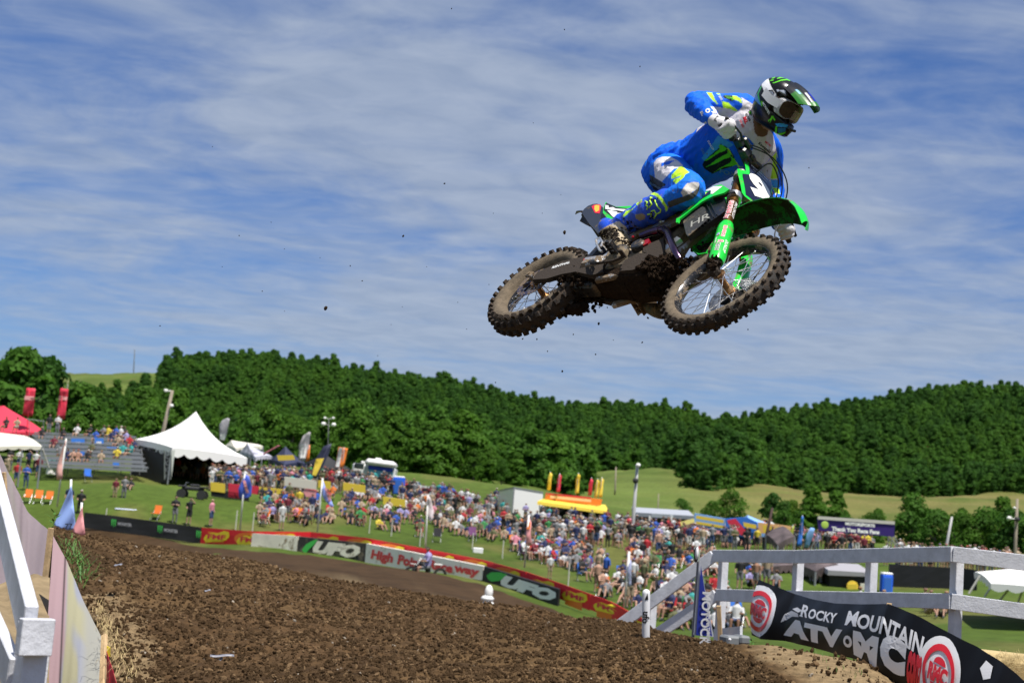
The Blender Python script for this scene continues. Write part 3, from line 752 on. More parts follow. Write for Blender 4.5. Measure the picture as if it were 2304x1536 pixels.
# swingarm: right and left beams
for s, nm in ((-1, 'swingarm'), (1, 'swingarm')):
    b = MB(); y = .112 * s
    pr = Z3b((600, 800), (850, 690), (1060, 640), (1270, 625), (1300, 700), (1285, 800), (1170, 832), (1000, 795), (850, 822), (700, 868), (545, 880))
    b.prism([arr(p[0], y, p[2]) for p in PLs(pr, -.112)], (0, -.030 * s, 0)); bpart(nm, b, mdust, label='dusty tan swing arm beside the rear wheel' if s < 0 else None)
b = MB(); b.box((.46, 0, .44), (.16, .26, .09), rotm((0, 1, 0), -.1), bev=.02); b.tube([(0, -.14, .335), (0, .14, .335)], .012, 10); b.box((0, -.125, .335), (.05, .02, .04), bev=.005); b.box((0, .125, .335), (.05, .02, .04), bev=.005); bpart('axle_block', b, mframe)
so = PL(1240, 606, -.1135) ; su = nrm(PL(1285, 592, -.1135) - so); sv = nrm(np.cross(su, (0, 1, 0))); sv = sv if sv[2] > 0 else -sv
decal('swingarm_lettering', 'RENTHAL', on_plane(PL(1262, 596, -.1138), su, sv), mwhitep, bike, .030, .001)
decal('swingarm_lettering', 'FK', on_plane(PL(1316, 583, -.1138), su, sv), mredp, bike, .018, .001)
decal('swingarm_lettering', 'TEAM', on_plane(PL(1338, 584, -.1138), su, sv), myelp, bike, .014, .001)

# forks
AX = arr(-sin(radians(27)), 0, cos(radians(27))); FW = arr(cos(radians(27)), 0, sin(radians(27)))
for s in (-1, 1):
    A = arr(1.48, .105 * s, .345)
    b = MB(); b.tube([A + AX * .36, A + AX * .40, A + AX * .60], .0265, 20); b.tube([A + AX * .60, A + AX * .90], [.029, .029], 20); bpart('fork_tube', b, mbronze, True)
    b = MB(); b.tube([A + AX * .05, A + AX * .38], .021, 16); bpart('fork_slider', b, msilver, True)
    b = MB(); b.tube([A + AX * .355, A + AX * .375], .030, 20); bpart('fork_seal', b, mred, True)
    b = MB(); b.tube([A + AX * .90, A + AX * .915], .0295, 20); b.tube([A + AX * .915, A + AX * .93], .018, 6); bpart('fork_cap', b, mblackp, True)
    b = MB(); b.box(A - AX * .012, (.058, .052, .10), rotm((0, 1, 0), -radians(27)), bev=.016); b.tube([A + arr(0, -.035, 0), A + arr(0, .035, 0)], .020, 12); b.box(A + AX * .06 + FW * -.012, (.05, .05, .05), rotm((0, 1, 0), -radians(10)), bev=.014); bpart('axle_lug', b, mdust)
    # guard: wraps the outer front of the slider
    G = []
    for i, (d, r, fl) in enumerate([(.045, .036, 1.0), (.075, .043, 1.05), (.15, .043, 1.0), (.25, .042, 1.0), (.325, .043, .95), (.36, .041, .80), (.385, .036, .45)]):
        row = []
        for k in range(15):
            t = radians(-118 + 236 * k / 14 * 1.0) * fl; row.append(A + AX * d + FW * cos(t - s * radians(32)) * r + arr(0, 1, 0) * sin(t - s * radians(32)) * -1 * r * 1.0)
        G.append(row)
    G = [[A + (p - A) for p in r] for r in G]
    b = MB(); b.sheet(G, .003); bpart('fork_guard', b, mgreen, True, angle=60, label='bright green fork guard with sponsor lettering' if s < 0 else None)
    # triple clamps
for nm, d, m in (('lower_triple_clamp', .655, msilver), ('upper_triple_clamp', .875, msilver)):
    b = MB()
    for s in (-1, 1):
        A = arr(1.48, .105 * s, .345); b.tube([A + AX * (d - .022), A + AX * (d + .022)], .040 if d < .7 else .037, 24)
    cc = arr(1.48, 0, .345) + AX * d - FW * .03; b.box(cc, (.07, .19, .034), rotm((0, 1, 0), -radians(27)), bev=.008); bpart(nm, b, m, True)
# fork leg lettering: u runs up the leg, v round it
def on_fork(s, d0, ang, r):
    A = arr(1.48, .105 * s, .345)
    def fn(u, v):
        t = ang + v / r; return A + AX * (d0 + u) + (FW * cos(t) + arr(0, s, 0) * sin(t)) * r
    return fn
def fork_text(txt, d0, ang, m, size, r=.0297, bold=.002, shear=0.0, under=None, flip=1, sx=1.0):
    fn = on_fork(-1, d0, ang, r); g = lambda a, b: fn(flip * a, flip * b * -1 * -1)
    if under: decal('fork_lettering', txt, on_off(fn, -.0003, flip), under, bike, size, bold + size * .10, shear, maxlen=.02, sx=sx)
    decal('fork_lettering', txt, g, m, bike, size, bold, shear, maxlen=.02, sx=sx)
def on_off(fn, off, flip):
    return lambda a, b: fn(flip * a, flip * b) * 1.0
def fork_text2(txt, d0, ang, m, under, size, r=.0297, sx=1.0, shear=0.0):
    f1 = on_fork(-1, d0, ang, r); f2 = on_fork(-1, d0, ang, r + .0004)
    if under: decal('fork_lettering', txt, lambda a, b: f1(-a, -b), under, bike, size, size * .09, shear, maxlen=.012, sx=sx)
    decal('fork_lettering', txt, lambda a, b: f2(-a, -b), m, bike, size, size * .02, shear, maxlen=.012, sx=sx)
fork_text2('SHOWA by', .50, radians(72), mredp, mwhitep, .034, .0297)
fork_text2('PRO CIRCUIT', .51, radians(12), mwhitep, None, .024, .0297, shear=.3)
fork_text2('BRAKING', .27, radians(55), mredp, mwhitep, .024, .0440)
fork_text2('TECH', .125, radians(70), mblkprint, mwhitep, .026, .0450)
fork_text2('R', .175, radians(60), mredp, mwhitep, .036, .0450)
fork_text2('DUNLOP', .15, radians(18), mwhitep, None, .026, .0445, shear=.3)
fork_text2('BANNERS', .19, radians(95), mwhitep, None, .012, .0447)
fork_text2('3E', .245, radians(92), mbluep, mwhitep, .020, .0447)

# front fender: crowned band
fr = []
prof = [(1.085, .775, .050), (1.13, .825, .066), (1.20, .878, .080), (1.29, .925, .088), (1.38, .945, .088), (1.48, .944, .087), (1.57, .915, .084), (1.64, .868, .074), (1.685, .822, .052), (1.705, .793, .020)]
xs = np.linspace(0, len(prof) - 1, 34)
for q in xs:
    x = np.interp(q, range(len(prof)), [p[0] for p in prof]); z = np.interp(q, range(len(prof)), [p[1] for p in prof]); w = np.interp(q, range(len(prof)), [p[2] for p in prof])
    row = []
    for k in np.linspace(-1, 1, 13): row.append(arr(x, k * w, z + .020 - .034 * abs(k) ** 2.2 - (.004 if abs(k) > .9 else 0)))
    fr.append(row)
b = MB(); b.sheet(fr, .004); ff = bpart('front_fender', b, mgreen, True, angle=50, label='green front fender seen from below')
b = MB(); b.sheet([[p + (r[6] - p) * .05 - arr(0, 0, .0052) for p in r] for r in fr[2:-2]]); b.build('shade_mud_film', mat('fender_shade_mud', (.010, .16, .018), .6, mud=.55, mudscale=13, mudcol=(.02, .03, .012), spec=.2), ff, smooth=True)  # underside sheet: darker green holds painted shade, mud spots over it

# number plate
PC = arr(1.140, -.022, 1.122); PU = nrm((-.2, 0, .325)); PFW0 = nrm((.325, 0, .2)); PFW = PFW0 * cos(radians(17)) - arr(0, 1, 0) * sin(radians(17)); PLF = arr(0, 1, 0) * cos(radians(17)) + PFW0 * sin(radians(17))
def on_plate(u, v, off=0.0):
    """u to the rider's left, v up; gently wrapped round the forks"""
    r = .70; t = u / r; return PC + PU * v + PFW * (r * (cos(t) - 1) + off + .03 - 1.0 * v * v * .5) + PLF * (r * 1.08 * sin(t))
def plate_sheet(name, outline, off, m, th=0.0):
    v = [(a, b_, 0) for a, b_ in outline]; f = tess(outline); v, f = refine(v, f, .02)
    n = len(v); w = [on_plate(a, c, off) for a, c, _ in v]; b = MB(); b.add(w, f)
    return b.build(name, m, bike, fix=False)
OUT = [(-.085, .195), (.085, .195), (.105, .165), (.090, .035), (.140, .0), (.134, -.045), (.085, -.175), (.065, -.188), (-.065, -.188), (-.085, -.175), (-.134, -.045), (-.140, .0), (-.090, .035), (-.105, .165)]
b = MB(); v, f = refine([(a, c, 0) for a, c in OUT], tess(OUT), .025); n = len(v)
b.add([on_plate(a, c, 0) for a, c, _ in v] , f); bpart('number_plate', b, mgreen)
INN = [(-.055, .182), (.080, .190), (.098, .165), (.082, .035), (.128, .0), (.122, -.045), (.078, -.168), (-.062, -.172), (-.105, -.045), (-.108, -.02), (-.066, .025), (-.074, .16)]
plate_sheet('plate_background', INN, .0012, mplate)
decal('plate_number', '9', lambda u, v: on_plate(u + .006, v - .034, .0034), mwhitep, bike, .245, .014, 0, maxlen=.02, sx=1.15)
decal('plate_lettering', 'MONSTER', lambda u, v: on_plate(u, v + .150, .0034), mwhitep, bike, .026, .0006, 0, maxlen=.03)
decal('plate_lettering', 'motocross', lambda u, v: on_plate(u, v + .112, .0034), mwhitep, bike, .022, .0004, 0, maxlen=.03)

# handlebar, controls
hb = [(1.055, -.380, 1.215), (1.035, -.26, 1.262), (1.03, -.20, 1.262), (1.045, -.11, 1.235), (1.045, 0, 1.23), (1.045, .11, 1.235), (1.03, .20, 1.262), (1.035, .26, 1.262), (1.055, .405, 1.215)]
b = MB(); b.tube(hb, .0125, 12); bpart('handlebar', b, mblackp, True)
b = MB(); b.tube([(1.03, -.18, 1.275), (1.03, .18, 1.275)], .020, 14); bpart('bar_pad', b, mblackp, True)
for s in (-1, 1):
    e = arr(1.055, (.405 if s > 0 else .382) * s, 1.215); i_ = arr(1.037, .275 * s, 1.258)
    b = MB(); b.tube([e + (e - i_) * .02, i_], .0165, 14); b.tube([i_, i_ + (i_ - e) * .03], .024, 14); bpart('grip', b, mrubber, True)
    b = MB(); b.tube([e, e + nrm(e - i_) * .02], [.017, .013], 10); bpart('bar_end_plug', b, mrubber if s < 0 else mblackp, True)
    c = arr(1.035, .235 * s, 1.262)
    b = MB(); b.box(c + arr(.02, 0, .0), (.05, .055, .035), bev=.008); b.box(c + arr(.03, -.03 * s, .03), (.045, .07, .03), bev=.008); b.tube([c + arr(.02, 0, .01), c + arr(.05, .02 * s, 0)], .012, 8); bpart('lever_perch', b, mblackp)
    b = MB(); b.tube([c + arr(.055, .01 * s, -.002), c + arr(.075, .06 * s, -.006), c + arr(.068, .12 * s, -.012), c + arr(.052, .165 * s, -.014)], [.008, .0075, .0075, .009], 8, flat=.6); b.ball(c + arr(.050, .168 * s, -.014), .011, 8, 6); bpart('brake_lever' if s < 0 else 'clutch_lever', b, mrubber, True)
b = MB()
for s in (-1, 1): b.box((1.045, .05 * s, 1.22), (.045, .035, .06), rotm((0, 1, 0), -.3), bev=.008)
b.box((1.04, -.15, 1.29), (.04, .05, .05), bev=.01); b.ball((1.04, -.10, 1.30), (.02, .03, .02), 8, 6); b.box((1.06, -.17, 1.25), (.05, .06, .04), bev=.01); b.box((1.04, .13, 1.28), (.03, .04, .04), bev=.01); b.box((1.05, -.06, 1.29), (.05, .06, .03), rotm((1, 0, 0), .4), bev=.008); bpart('bar_clamp', b, mblackp)
for k, pp in enumerate([[(1.07, -.22, 1.27), (1.12, -.12, 1.33), (1.16, .03, 1.31), (1.21, .10, 1.17), (1.20, .10, 1.0)], [(1.07, -.20, 1.28), (1.14, -.06, 1.34), (1.18, .09, 1.30), (1.23, .13, 1.12), (1.15, .12, .95)], [(1.06, .22, 1.26), (1.14, .20, 1.29), (1.24, .17, 1.12), (1.30, .15, .95), (1.40, .14, .8), (1.46, .13, .5), (1.47, .10, .42)], [(1.06, .18, 1.27), (1.10, .08, 1.33), (1.12, -.04, 1.32), (1.10, -.06, 1.2)]]):
    q = []
    for i in range(len(pp) - 1):
        for t in np.linspace(0, 1, 6, endpoint=i == len(pp) - 2):
            p0 = np.array(pp[max(i - 1, 0)]); p1 = np.array(pp[i]); p2 = np.array(pp[i + 1]); p3 = np.array(pp[min(i + 2, len(pp) - 1)])
            q.append(.5 * ((2 * p1) + (-p0 + p2) * t + (2 * p0 - 5 * p1 + 4 * p2 - p3) * t * t + (-p0 + 3 * p1 - 3 * p2 + p3) * t ** 3))
    b = MB(); b.tube(q, .0038, 7); bpart('cable', b, mrubber, True)

# shrouds
for s in (-1, 1):
    def SP(pts, y): return [arr(p[0], p[1] * -s, p[2]) for p in PLs(pts, y)]
    th = (0, .006 * -s, 0)
    top = Z4((285, 700), (290, 640), (520, 440), (740, 212), (880, 135), (1000, 105), (1120, 180), (1040, 238), (860, 290), (700, 372), (500, 522), (340, 650), (322, 700))
    b = MB(); b.prism(SP(top, -.165), (0, .010 * -s, 0)); sh = bpart('radiator_shroud', b, mgreen, label='bright green radiator shroud with white and black graphics' if s < 0 else None)
    if s < 0:
        side_plate('shroud_graphic', Z4((480, 490), (740, 238), (830, 200), (822, 252), (700, 325), (520, 455)), -.1668, .001, mblkprint)
        side_plate('shroud_graphic', Z4((742, 206), (870, 138), (1018, 131), (862, 252), (832, 252), (834, 198)), -.1670, .001, mwhitep)
        for q in (((545, 418), (720, 262), (745, 228), (775, 232), (730, 270), (560, 430)), ((470, 490), (640, 330), (650, 338), (482, 500))): side_plate('shroud_graphic', Z4(*q), -.1676, .001, myelp)
    if s > 0: continue
    b = MB(); b.prism(SP(Z4((375, 640), (650, 432), (800, 320), (1030, 270), (1060, 520), (780, 720), (470, 925), (440, 880)), -.13), (0, .03 * -s, 0))
    bpart('radiator', b, mblackp)
    b = MB()
    for i in range(9):
        t = i / 8; a_ = PL(*[x * (1 - t) + y * t for x, y in zip(Z4((400, 690))[0], Z4((820, 380))[0])], -.134); c_ = PL(*[x * (1 - t) + y * t for x, y in zip(Z4((520, 900))[0], Z4((930, 590))[0])], -.134)
        a_[1] *= -s; c_[1] *= -s; b.beam(a_, c_, .012, .004)
    bpart('radiator_louvre', b, mblackp)
    b = MB(); b.prism(SP(Z4((390, 650), (660, 430), (740, 470), (778, 655), (480, 915), (445, 878)), -.143), (0, .003 * -s, 0)); bpart('radiator_panel', b, mcarbon)
    b = MB(); b.prism(SP(Z4((850, 298), (1100, 172), (1212, 215), (1040, 262)), -.15), (0, .02 * -s, 0)); bpart('shroud_vent', b, mcarbon)
o_ = PL(*Z4((650, 670))[0], -.1442); u_ = nrm(PL(*Z4((760, 620))[0], -.1442) - PL(*Z4((540, 730))[0], -.1442)); v_ = nrm(PL(*Z4((620, 560))[0], -.1442) - PL(*Z4((680, 780))[0], -.1442))
decal('chalk_lettering', 'HR', on_plane(o_, u_, v_), mat('chalk', (.30, .30, .27), .9), bike, .090, .0006, .15)
# lower scoop of the left shroud, open side up, with dirt lying in it
rim_ = PLs(Z4((500, 1000), (700, 805), (900, 655), (1090, 560), (1110, 700), (1040, 850), (880, 990), (760, 1180), (640, 1203), (560, 1160), (505, 1080)), -.03)
b = MB(); cen = np.mean(rim_, 0); deep = [cen + (p - cen) * .72 + arr(0, .085, 0) for p in rim_]; b.rings([rim_, [cen + (p - cen) * .9 + arr(0, .05, 0) for p in rim_], deep, [cen + (p - cen) * .2 + arr(0, .09, 0) for p in rim_]], cap=True)
o = b.build('lower_shroud', mgreen, bike, smooth=True, angle=60); bmx = bmesh.new(); bmx.from_mesh(o.data)
bmesh.ops.delete(bmx, geom=[q for q in bmx.faces if len(q.verts) > 6 and q.calc_center_median().y < .0], context='FACES'); bmx.to_mesh(o.data); bmx.free(); md = o.modifiers.new('thickness', 'SOLIDIFY'); md.thickness = .005; md.offset = -1
b = MB(); lo = PL(*Z4((640, 1090))[0], .03)
r_ = random.Random(4)
for i in range(26): b.ball(lo + arr(r_.uniform(-.05, .07), r_.uniform(-.01, .015), r_.uniform(-.02, .03)), (r_.uniform(.008, .02), r_.uniform(.006, .012), r_.uniform(.008, .016)), 7, 5)
tag(bpart('caked_mud', b, mdust, True), kind='stuff')

# tank, seat, frame, engine
b = MB(); b.rings([[arr(x, sx_ * w, z + dz * h) for sx_, dz in ((-1, -.6), (-1, .3), (-.6, 1), (.6, 1), (1, .3), (1, -.6))] for x, z, w, h in ((.62, .90, .06, .05), (.75, .93, .10, .08), (.90, .95, .13, .09), (1.02, .95, .12, .08), (1.10, .95, .06, .05))]); bpart('fuel_tank', b, mgreen, True)
b = MB(); b.rings([[arr(x, sx_ * w, z + dz) for sx_, dz in ((-1, -.10), (-1, -.01), (-.75, .02), (.75, .02), (1, -.01), (1, -.10))] for x, z, w in ((-.02, .985, .055), (.12, .955, .085), (.35, .925, .085), (.60, .93, .07), (.80, .985, .055), (.90, 1.02, .05))]); bpart('seat', b, mseat, True)
b = MB(); b.box((.38, 0, .80), (.26, .15, .12), rotm((0, 1, 0), -.05), bev=.03); bpart('airbox', b, mblackp)
side_plate('side_panel', [(1424, 520), (1440, 508), (1490, 478), (1530, 470), (1537, 476), (1520, 500), (1480, 520), (1440, 530)], -.115, .02, msil)
side_plate('silencer_sticker', [(1502, 488), (1520, 480), (1522, 484), (1506, 490)], -.1162, .001, myelp)
b = MB(); b.tube([(.30, -.10, .80), (.40, -.11, .77), (.55, -.11, .72)], [.030, .036, .03], 16); bpart('silencer', b, msil, True)
b = MB()
for s in (-1, 1):
    b.beam((.50, .10 * s, .42), (.62, .10 * s, .70), .03, .05, up=(1, 0, 0), bev=.006); b.beam((.62, .10 * s, .70), (1.10, .05 * s, .95), .028, .06, bev=.006)
    b.beam((1.12, .03 * s, .90), (1.0, .07 * s, .42), .03, .04, up=(1, 0, 0), bev=.006); b.beam((1.0, .07 * s, .42), (.60, .09 * s, .30), .03, .035, bev=.006); b.beam((.60, .08 * s, .86), (.05, .07 * s, .88), .02, .02); b.beam((.55, .08 * s, .62), (.08, .07 * s, .85), .018, .018)
b.tube([(1.05, 0, .84), (1.16, 0, .80 + .2)], .03, 12); bpart('frame', b, mframe)
b = MB(); b.box((.74, 0, .47), (.36, .22, .20), rotm((0, 1, 0), -.15), bev=.04); b.box((.84, 0, .66), (.15, .14, .26), rotm((0, 1, 0), -.22), bev=.03); b.lathe((.66, -.155, .47), (0, 1, 0), [(0, .001), (0, .055), (.012, .068), (.05, .07)], 24); b.box((.58, 0, .50), (.16, .20, .16), bev=.03); bpart('engine', b, meng, True, angle=30)
b = MB(); cc = PL(1432, 547, -.145); b.lathe(cc, (0, 1, 0), [(0, .001), (0, .036), (.008, .042), (.05, .044)], 24); bpart('clutch_cover', b, mblackp, True, angle=30)
b = MB(); b.prism(PLs(Z3((1170, 935), (1215, 890), (1290, 860), (1305, 890), (1270, 945), (1185, 985)), -.13), (0, .03, 0)); b.ball(PL(1424, 533, -.14), .008, 8, 6); bpart('oil_filler', b, mred)
b = MB()
case = PLs(Z3((1180, 1000), (1560, 850), (1560, 1120), (1480, 1215), (1260, 1130), (1190, 1100)), -.12); b.prism(case, (0, .10, 0))
case2 = PLs(Z3((780, 1380), (870, 1250), (1100, 1120), (1260, 1130), (1420, 1215), (1300, 1260), (1270, 1310), (1000, 1430), (760, 1450)), -.12); b.prism(case2, (0, .14, 0)); bpart('engine_case', b, mdust)
b = MB(); q = [PL(*p, -.13) for p in Z3((1150, 820), (1330, 750), (1500, 705))]; b.tube(q, [.018, .021, .023], 14); bpart('exhaust_pipe', b, mtitan, True)
b = MB(); q = [PL(*p, y_) for p, y_ in zip(Z3((1500, 712), (1570, 690), (1640, 760), (1690, 900), (1740, 1030), (1800, 1150), (1850, 1235)), (-.13, -.14, -.145, -.15, -.15, -.14, -.12))]; b.tube(q, .019, 16); b.tube([q[0] - (q[1] - q[0]) * .12, q[0] + (q[1] - q[0]) * .1], .0235, 16); bpart('exhaust_header', b, mtitan, True)
b = MB(); q = [PL(*p, -.11) for p in Z3((1380, 690), (1540, 560), (1600, 640), (1690, 630))]; b.beam(q[0], q[1], .02, .03); b.beam(q[2], q[3], .012, .012); b.ball(q[1], .022, 8, 6); q = [PL(*p, -.09) for p in Z3((1740, 950), (1860, 880), (1560, 1110), (1640, 1050))]; b.beam(q[2], q[1], .03, .05); bpart('engine_mount', b, msilver)
b = MB(); b.rings([[arr(x, sx_ * w, z + dz) for sx_, dz in ((-1, .05), (-.9, 0), (-.4, -.02), (.4, -.02), (.9, 0), (1, .05))] for x, z, w in ((.42, .40, .08), (.60, .355, .10), (.82, .32, .105), (.98, .33, .10), (1.06, .42, .08))]); bpart('skid_plate', b, mdirt, True)
b = MB(); b.lathe((.42, 0, .72), (.3, 0, -1), [(0, .02), (0, .04), (.02, .045), (.18, .045), (.19, .03), (.30, .025)], 14); b.box((.42, 0, .36), (.20, .10, .10), bev=.02); b.box((.32, .0, .60), (.10, .16, .22), bev=.03); bpart('rear_shock', b, mblackp)
# footpegs
for s in (-1, 1):
    b = MB(); y0, y1 = .13 * s, (.30 if s > 0 else .24) * s; x0, z0 = (.545 if s > 0 else .68), (.478 if s > 0 else .455)
    for dx in (-.024, .024): b.beam((x0 + dx, y0, z0), (x0 + dx, y1, z0 - .01), .008, .030, bev=.002)
    for k in range(5): b.beam((x0 - .024, y0 + (y1 - y0) * (k + .6) / 5, z0 - .004), (x0 + .024, y0 + (y1 - y0) * (k + .6) / 5, z0 - .004), .012, .014)
    for k in range(9):
        for dx in (-.024, .024): b.add([(x0 + dx, y0 + (y1 - y0) * (k / 9 + .03), z0 + .013), (x0 + dx, y0 + (y1 - y0) * (k / 9 + .08), z0 + .013), (x0 + dx, y0 + (y1 - y0) * (k / 9 + .055), z0 + .026)], [(0, 1, 2)])
    b.box((x0, y0 * .9, z0), (.06, .04, .05), bev=.008); bpart('footpeg', b, mframe if s > 0 else mblackp)
b = MB(); q = PLs(Z3((330, 870), (400, 850), (450, 930), (420, 1010), (440, 1100), (400, 1080), (340, 960)), -.21); b.tube([q[0], q[1], q[2], q[3]], .006, 8); b.tube([q[0], q[6], q[5], q[4]], .007, 8); bpart('peg_bracket', b, msilver, True)
b = MB(); b.tube([(.50, -.135, .40), (.60, -.16, .36), (.74, -.165, .37), (.80, -.165, .40)], .008, 8); b.box((.80, -.185, .40), (.03, .05, .012), bev=.003); bpart('brake_pedal', b, mdust)
b = MB(); b.tube([(.66, .13, .42), (.74, .15, .40), (.80, .17, .42)], .007, 8); bpart('shift_lever', b, msilver)

# rear fender and side plates
rf = []
for x, z, w in ((.26, .845, .080), (.16, .885, .082), (.04, .94, .080), (-.08, .99, .074), (-.19, 1.03, .066), (-.28, 1.058, .050), (-.315, 1.063, .025)):
    rf.append([arr(x, k * w, z + .022 - .045 * abs(k) ** 2.5) for k in np.linspace(-1, 1, 11)])
b = MB(); b.sheet(rf, .004)
Q = Z3((75, 398), (110, 330), (185, 268), (270, 235), (350, 228), (420, 262), (462, 300), (462, 395), (590, 578), (480, 690), (370, 768), (300, 690), (200, 580), (110, 450))
b.prism(PLs(Q, -.088), (0, .014, 0)); bpart('rear_fender', b, mnavy, True, angle=50, label='dark muddy rear fender with a small round sticker')
b = MB(); b.prism(PLs(Z3((72, 400), (110, 395), (380, 740), (370, 770)), .03), (0, .02, 0)); r_ = random.Random(3)
for i in range(60):
    t = r_.random(); p = PL(1309 + 37 * t + r_.uniform(-1, 2), 481 + 43 * t + r_.uniform(-1, 3), .05); b.ball(p, (r_.uniform(.004, .010),) * 3, 6, 4)
tag(bpart('caked_mud', b, mdirt, True), kind='stuff')
side_plate('sticker', Z3((250, 280), (290, 250), (310, 245), (400, 240), (425, 270), (395, 405), (310, 395)), -.0895, .001, mredp)
side_plate('sticker', Z3((305, 262), (345, 250), (392, 262), (385, 350), (330, 380), (300, 330)), -.0902, .001, mat('gold_print', (.75, .50, .05), .5))
for s in (-1, 1):
    def SP2(pts, y): return [arr(p[0], p[1] * -s, p[2]) for p in PLs(pts, y)]
    b = MB(); b.prism(SP2(Z3((510, 195), (545, 225), (700, 285), (955, 268), (1080, 330), (1000, 450), (840, 500), (690, 480), (655, 545), (595, 572), (455, 392), (468, 300)), -.115), (0, .008 * -s, 0)); bpart('side_number_plate', b, mgreen)
    b = MB(); b.prism(SP2(Z3((520, 212), (700, 290), (945, 320), (840, 460), (700, 475), (640, 480), (470, 345), (490, 260)), -.1165), (0, .001 * -s, 0)); bpart('plate_background', b, mblkprint)
for q in (((500, 250), (560, 262), (560, 300), (640, 290), (690, 318), (880, 330), (850, 372), (700, 345), (620, 350), (560, 330), (500, 325)), ((530, 345), (600, 352), (720, 372), (700, 392), (840, 400), (820, 440), (700, 410), (760, 450), (700, 478), (640, 470))): side_plate('plate_number', Z3(*q), -.1178, .001, mwhitep)

# caked mud on the belly, swing arm and fork lugs
def mud_cluster(name, spots, seed, N, smin=.006, smax=.02):
    r = random.Random(seed); b = MB()
    for i in range(N):
        (x, y, z), (dx, dy, dz) = spots[i % len(spots)]
        p = arr(x + r.uniform(-dx, dx), y + r.uniform(-dy, dy), z + r.uniform(-dz, dz)); s = smin + (smax - smin) * r.random() ** 2.2
        Rm = rotm((r.uniform(-1, 1), r.uniform(-1, 1), r.uniform(-1, 1) + .01), r.uniform(0, 3)); b.ball(p, (s * r.uniform(.7, 1.3), s, s * r.uniform(.6, 1.1)), 6, 4, R=Rm); b.v[-1] = b.v[-1] + np.random.default_rng(i + seed * 999).normal(size=b.v[-1].shape) * s * .22
    return tag(bpart(name, b, mdirt), kind='stuff')
spot = []
for px, py, y in [(1462,590,-.12),(1475,600,-.12),(1490,590,-.12),(1482,615,-.10),(1500,610,-.09),(1470,625,-.05),(1488,635,-.04),(1500,630,-.05),(1510,600,-.1),(1478,650,0),(1492,648,0),(1460,610,-.08),(1455,600,-.12),(1505,590,-.12)]:
    spot.append((tuple(PL(px, py, y)), (.035, .02, .035)))
mud_cluster('caked_mud', spot, 5, 1500, .004, .016)
mud_cluster('caked_mud', [((.35, .02, .33), (.14, .12, .03)), ((.30, 0, .45), (.05, .08, .08)), ((.42, 0, .38), (.1, .11, .05)), ((.25, .08, .26), (.10, .03, .03))], 6, 700, .004, .016)
mud_cluster('caked_mud', [((1.455, -.115, .37), (.03, .03, .03)), ((1.50, -.13, .33), (.02, .02, .03)), (tuple(PL(1540, 595, -.02)), (.05, .03, .03)), (tuple(PL(1548, 590, -.02)), (.03, .03, .02))], 9, 120, .005, .014)
b = MB(); b.rings([[arr(x, sx_ * w, z + dz) for sx_, dz in ((-1, .10), (-1, 0), (-.5, -.03), (.5, -.03), (1, 0), (1, .10))] for x, z, w in ((.30, .39, .06), (.42, .38, .09), (.60, .35, .10), (.80, .33, .10))]); bpart('linkage', b, mdirt, True)
# ------------------------------------------------------------------ the rider
def inpoly(px, py, poly):
    poly = np.asarray(poly, float); c = np.zeros(len(px), bool); j = len(poly) - 1
    for i in range(len(poly)):
        xi, yi = poly[i]; xj, yj = poly[j]
        c ^= ((yi > py) != (yj > py)) & (px < (xj - xi) * (py - yi) / (yj - yi + 1e-12) + xi); j = i
    return c
def remesh(mb, voxel, sm=4, off=None, fac=.5):
    """one continuous skin over overlapping forms; returns vertices and quads"""
    me = mb.mesh('form'); o = bpy.data.objects.new('form', me); COL.objects.link(o)
    bm = bmesh.new(); bm.from_mesh(me); bmesh.ops.recalc_face_normals(bm, faces=bm.faces); bm.to_mesh(me); bm.free()
    r = o.modifiers.new('r', 'REMESH'); r.mode = 'VOXEL'; r.voxel_size = voxel; r.use_smooth_shade = True
    if sm: s_ = o.modifiers.new('s', 'SMOOTH'); s_.iterations = sm; s_.factor = fac
    dg = bpy.context.evaluated_depsgraph_get(); dg.update(); m2 = bpy.data.meshes.new_from_object(o.evaluated_get(dg))
    bpy.data.objects.remove(o); bpy.data.meshes.remove(me)
    n = len(m2.vertices); v = np.empty(n * 3); m2.vertices.foreach_get('co', v); v = v.reshape(-1, 3)
    if len(m2.polygons) and m2.loops: pass
    nv = np.empty(n * 3); m2.vertices.foreach_get('normal', nv)
    return m2, v, nv.reshape(-1, 3)
def vpix(v):
    q = v - CAM; d = -(q @ BCK); return CX + FPX * (q @ RGT) / d, CY - FPX * (q @ UPV) / d
def setco(me, v): me.vertices.foreach_set('co', np.asarray(v, np.float32).ravel()); me.update()
def limb(b, pts, radii, seg=18, flat=1.0, hint=(0, 0, 1)):
    """tapered limb through joints with rounded ends; intermediate rings by smooth interpolation"""
    P_ = np.array(pts, float); R_ = np.array(radii, float); n = len(P_); Q = []; R = []
    for i in range(n - 1):
        p0, p1, p2, p3 = P_[max(i - 1, 0)], P_[i], P_[i + 1], P_[min(i + 2, n - 1)]
        for t in np.linspace(0, 1, 6, endpoint=(i == n - 2)):
            Q.append(.5 * ((2 * p1) + (-p0 + p2) * t + (2 * p0 - 5 * p1 + 4 * p2 - p3) * t * t + (-p0 + 3 * p1 - 3 * p2 + p3) * t ** 3)); R.append(R_[i] * (1 - t) + R_[i + 1] * t)
    d0 = nrm(Q[0] - Q[1]); d1 = nrm(Q[-1] - Q[-2])
    Q = [Q[0] + d0 * R[0] * .75, Q[0] + d0 * R[0] * .45] + Q + [Q[-1] + d1 * R[-1] * .45, Q[-1] + d1 * R[-1] * .75]; R = [R[0] * .3, R[0] * .8] + R + [R[-1] * .8, R[-1] * .3]
    b.tube(Q, R, seg, flat=flat, hint=hint)

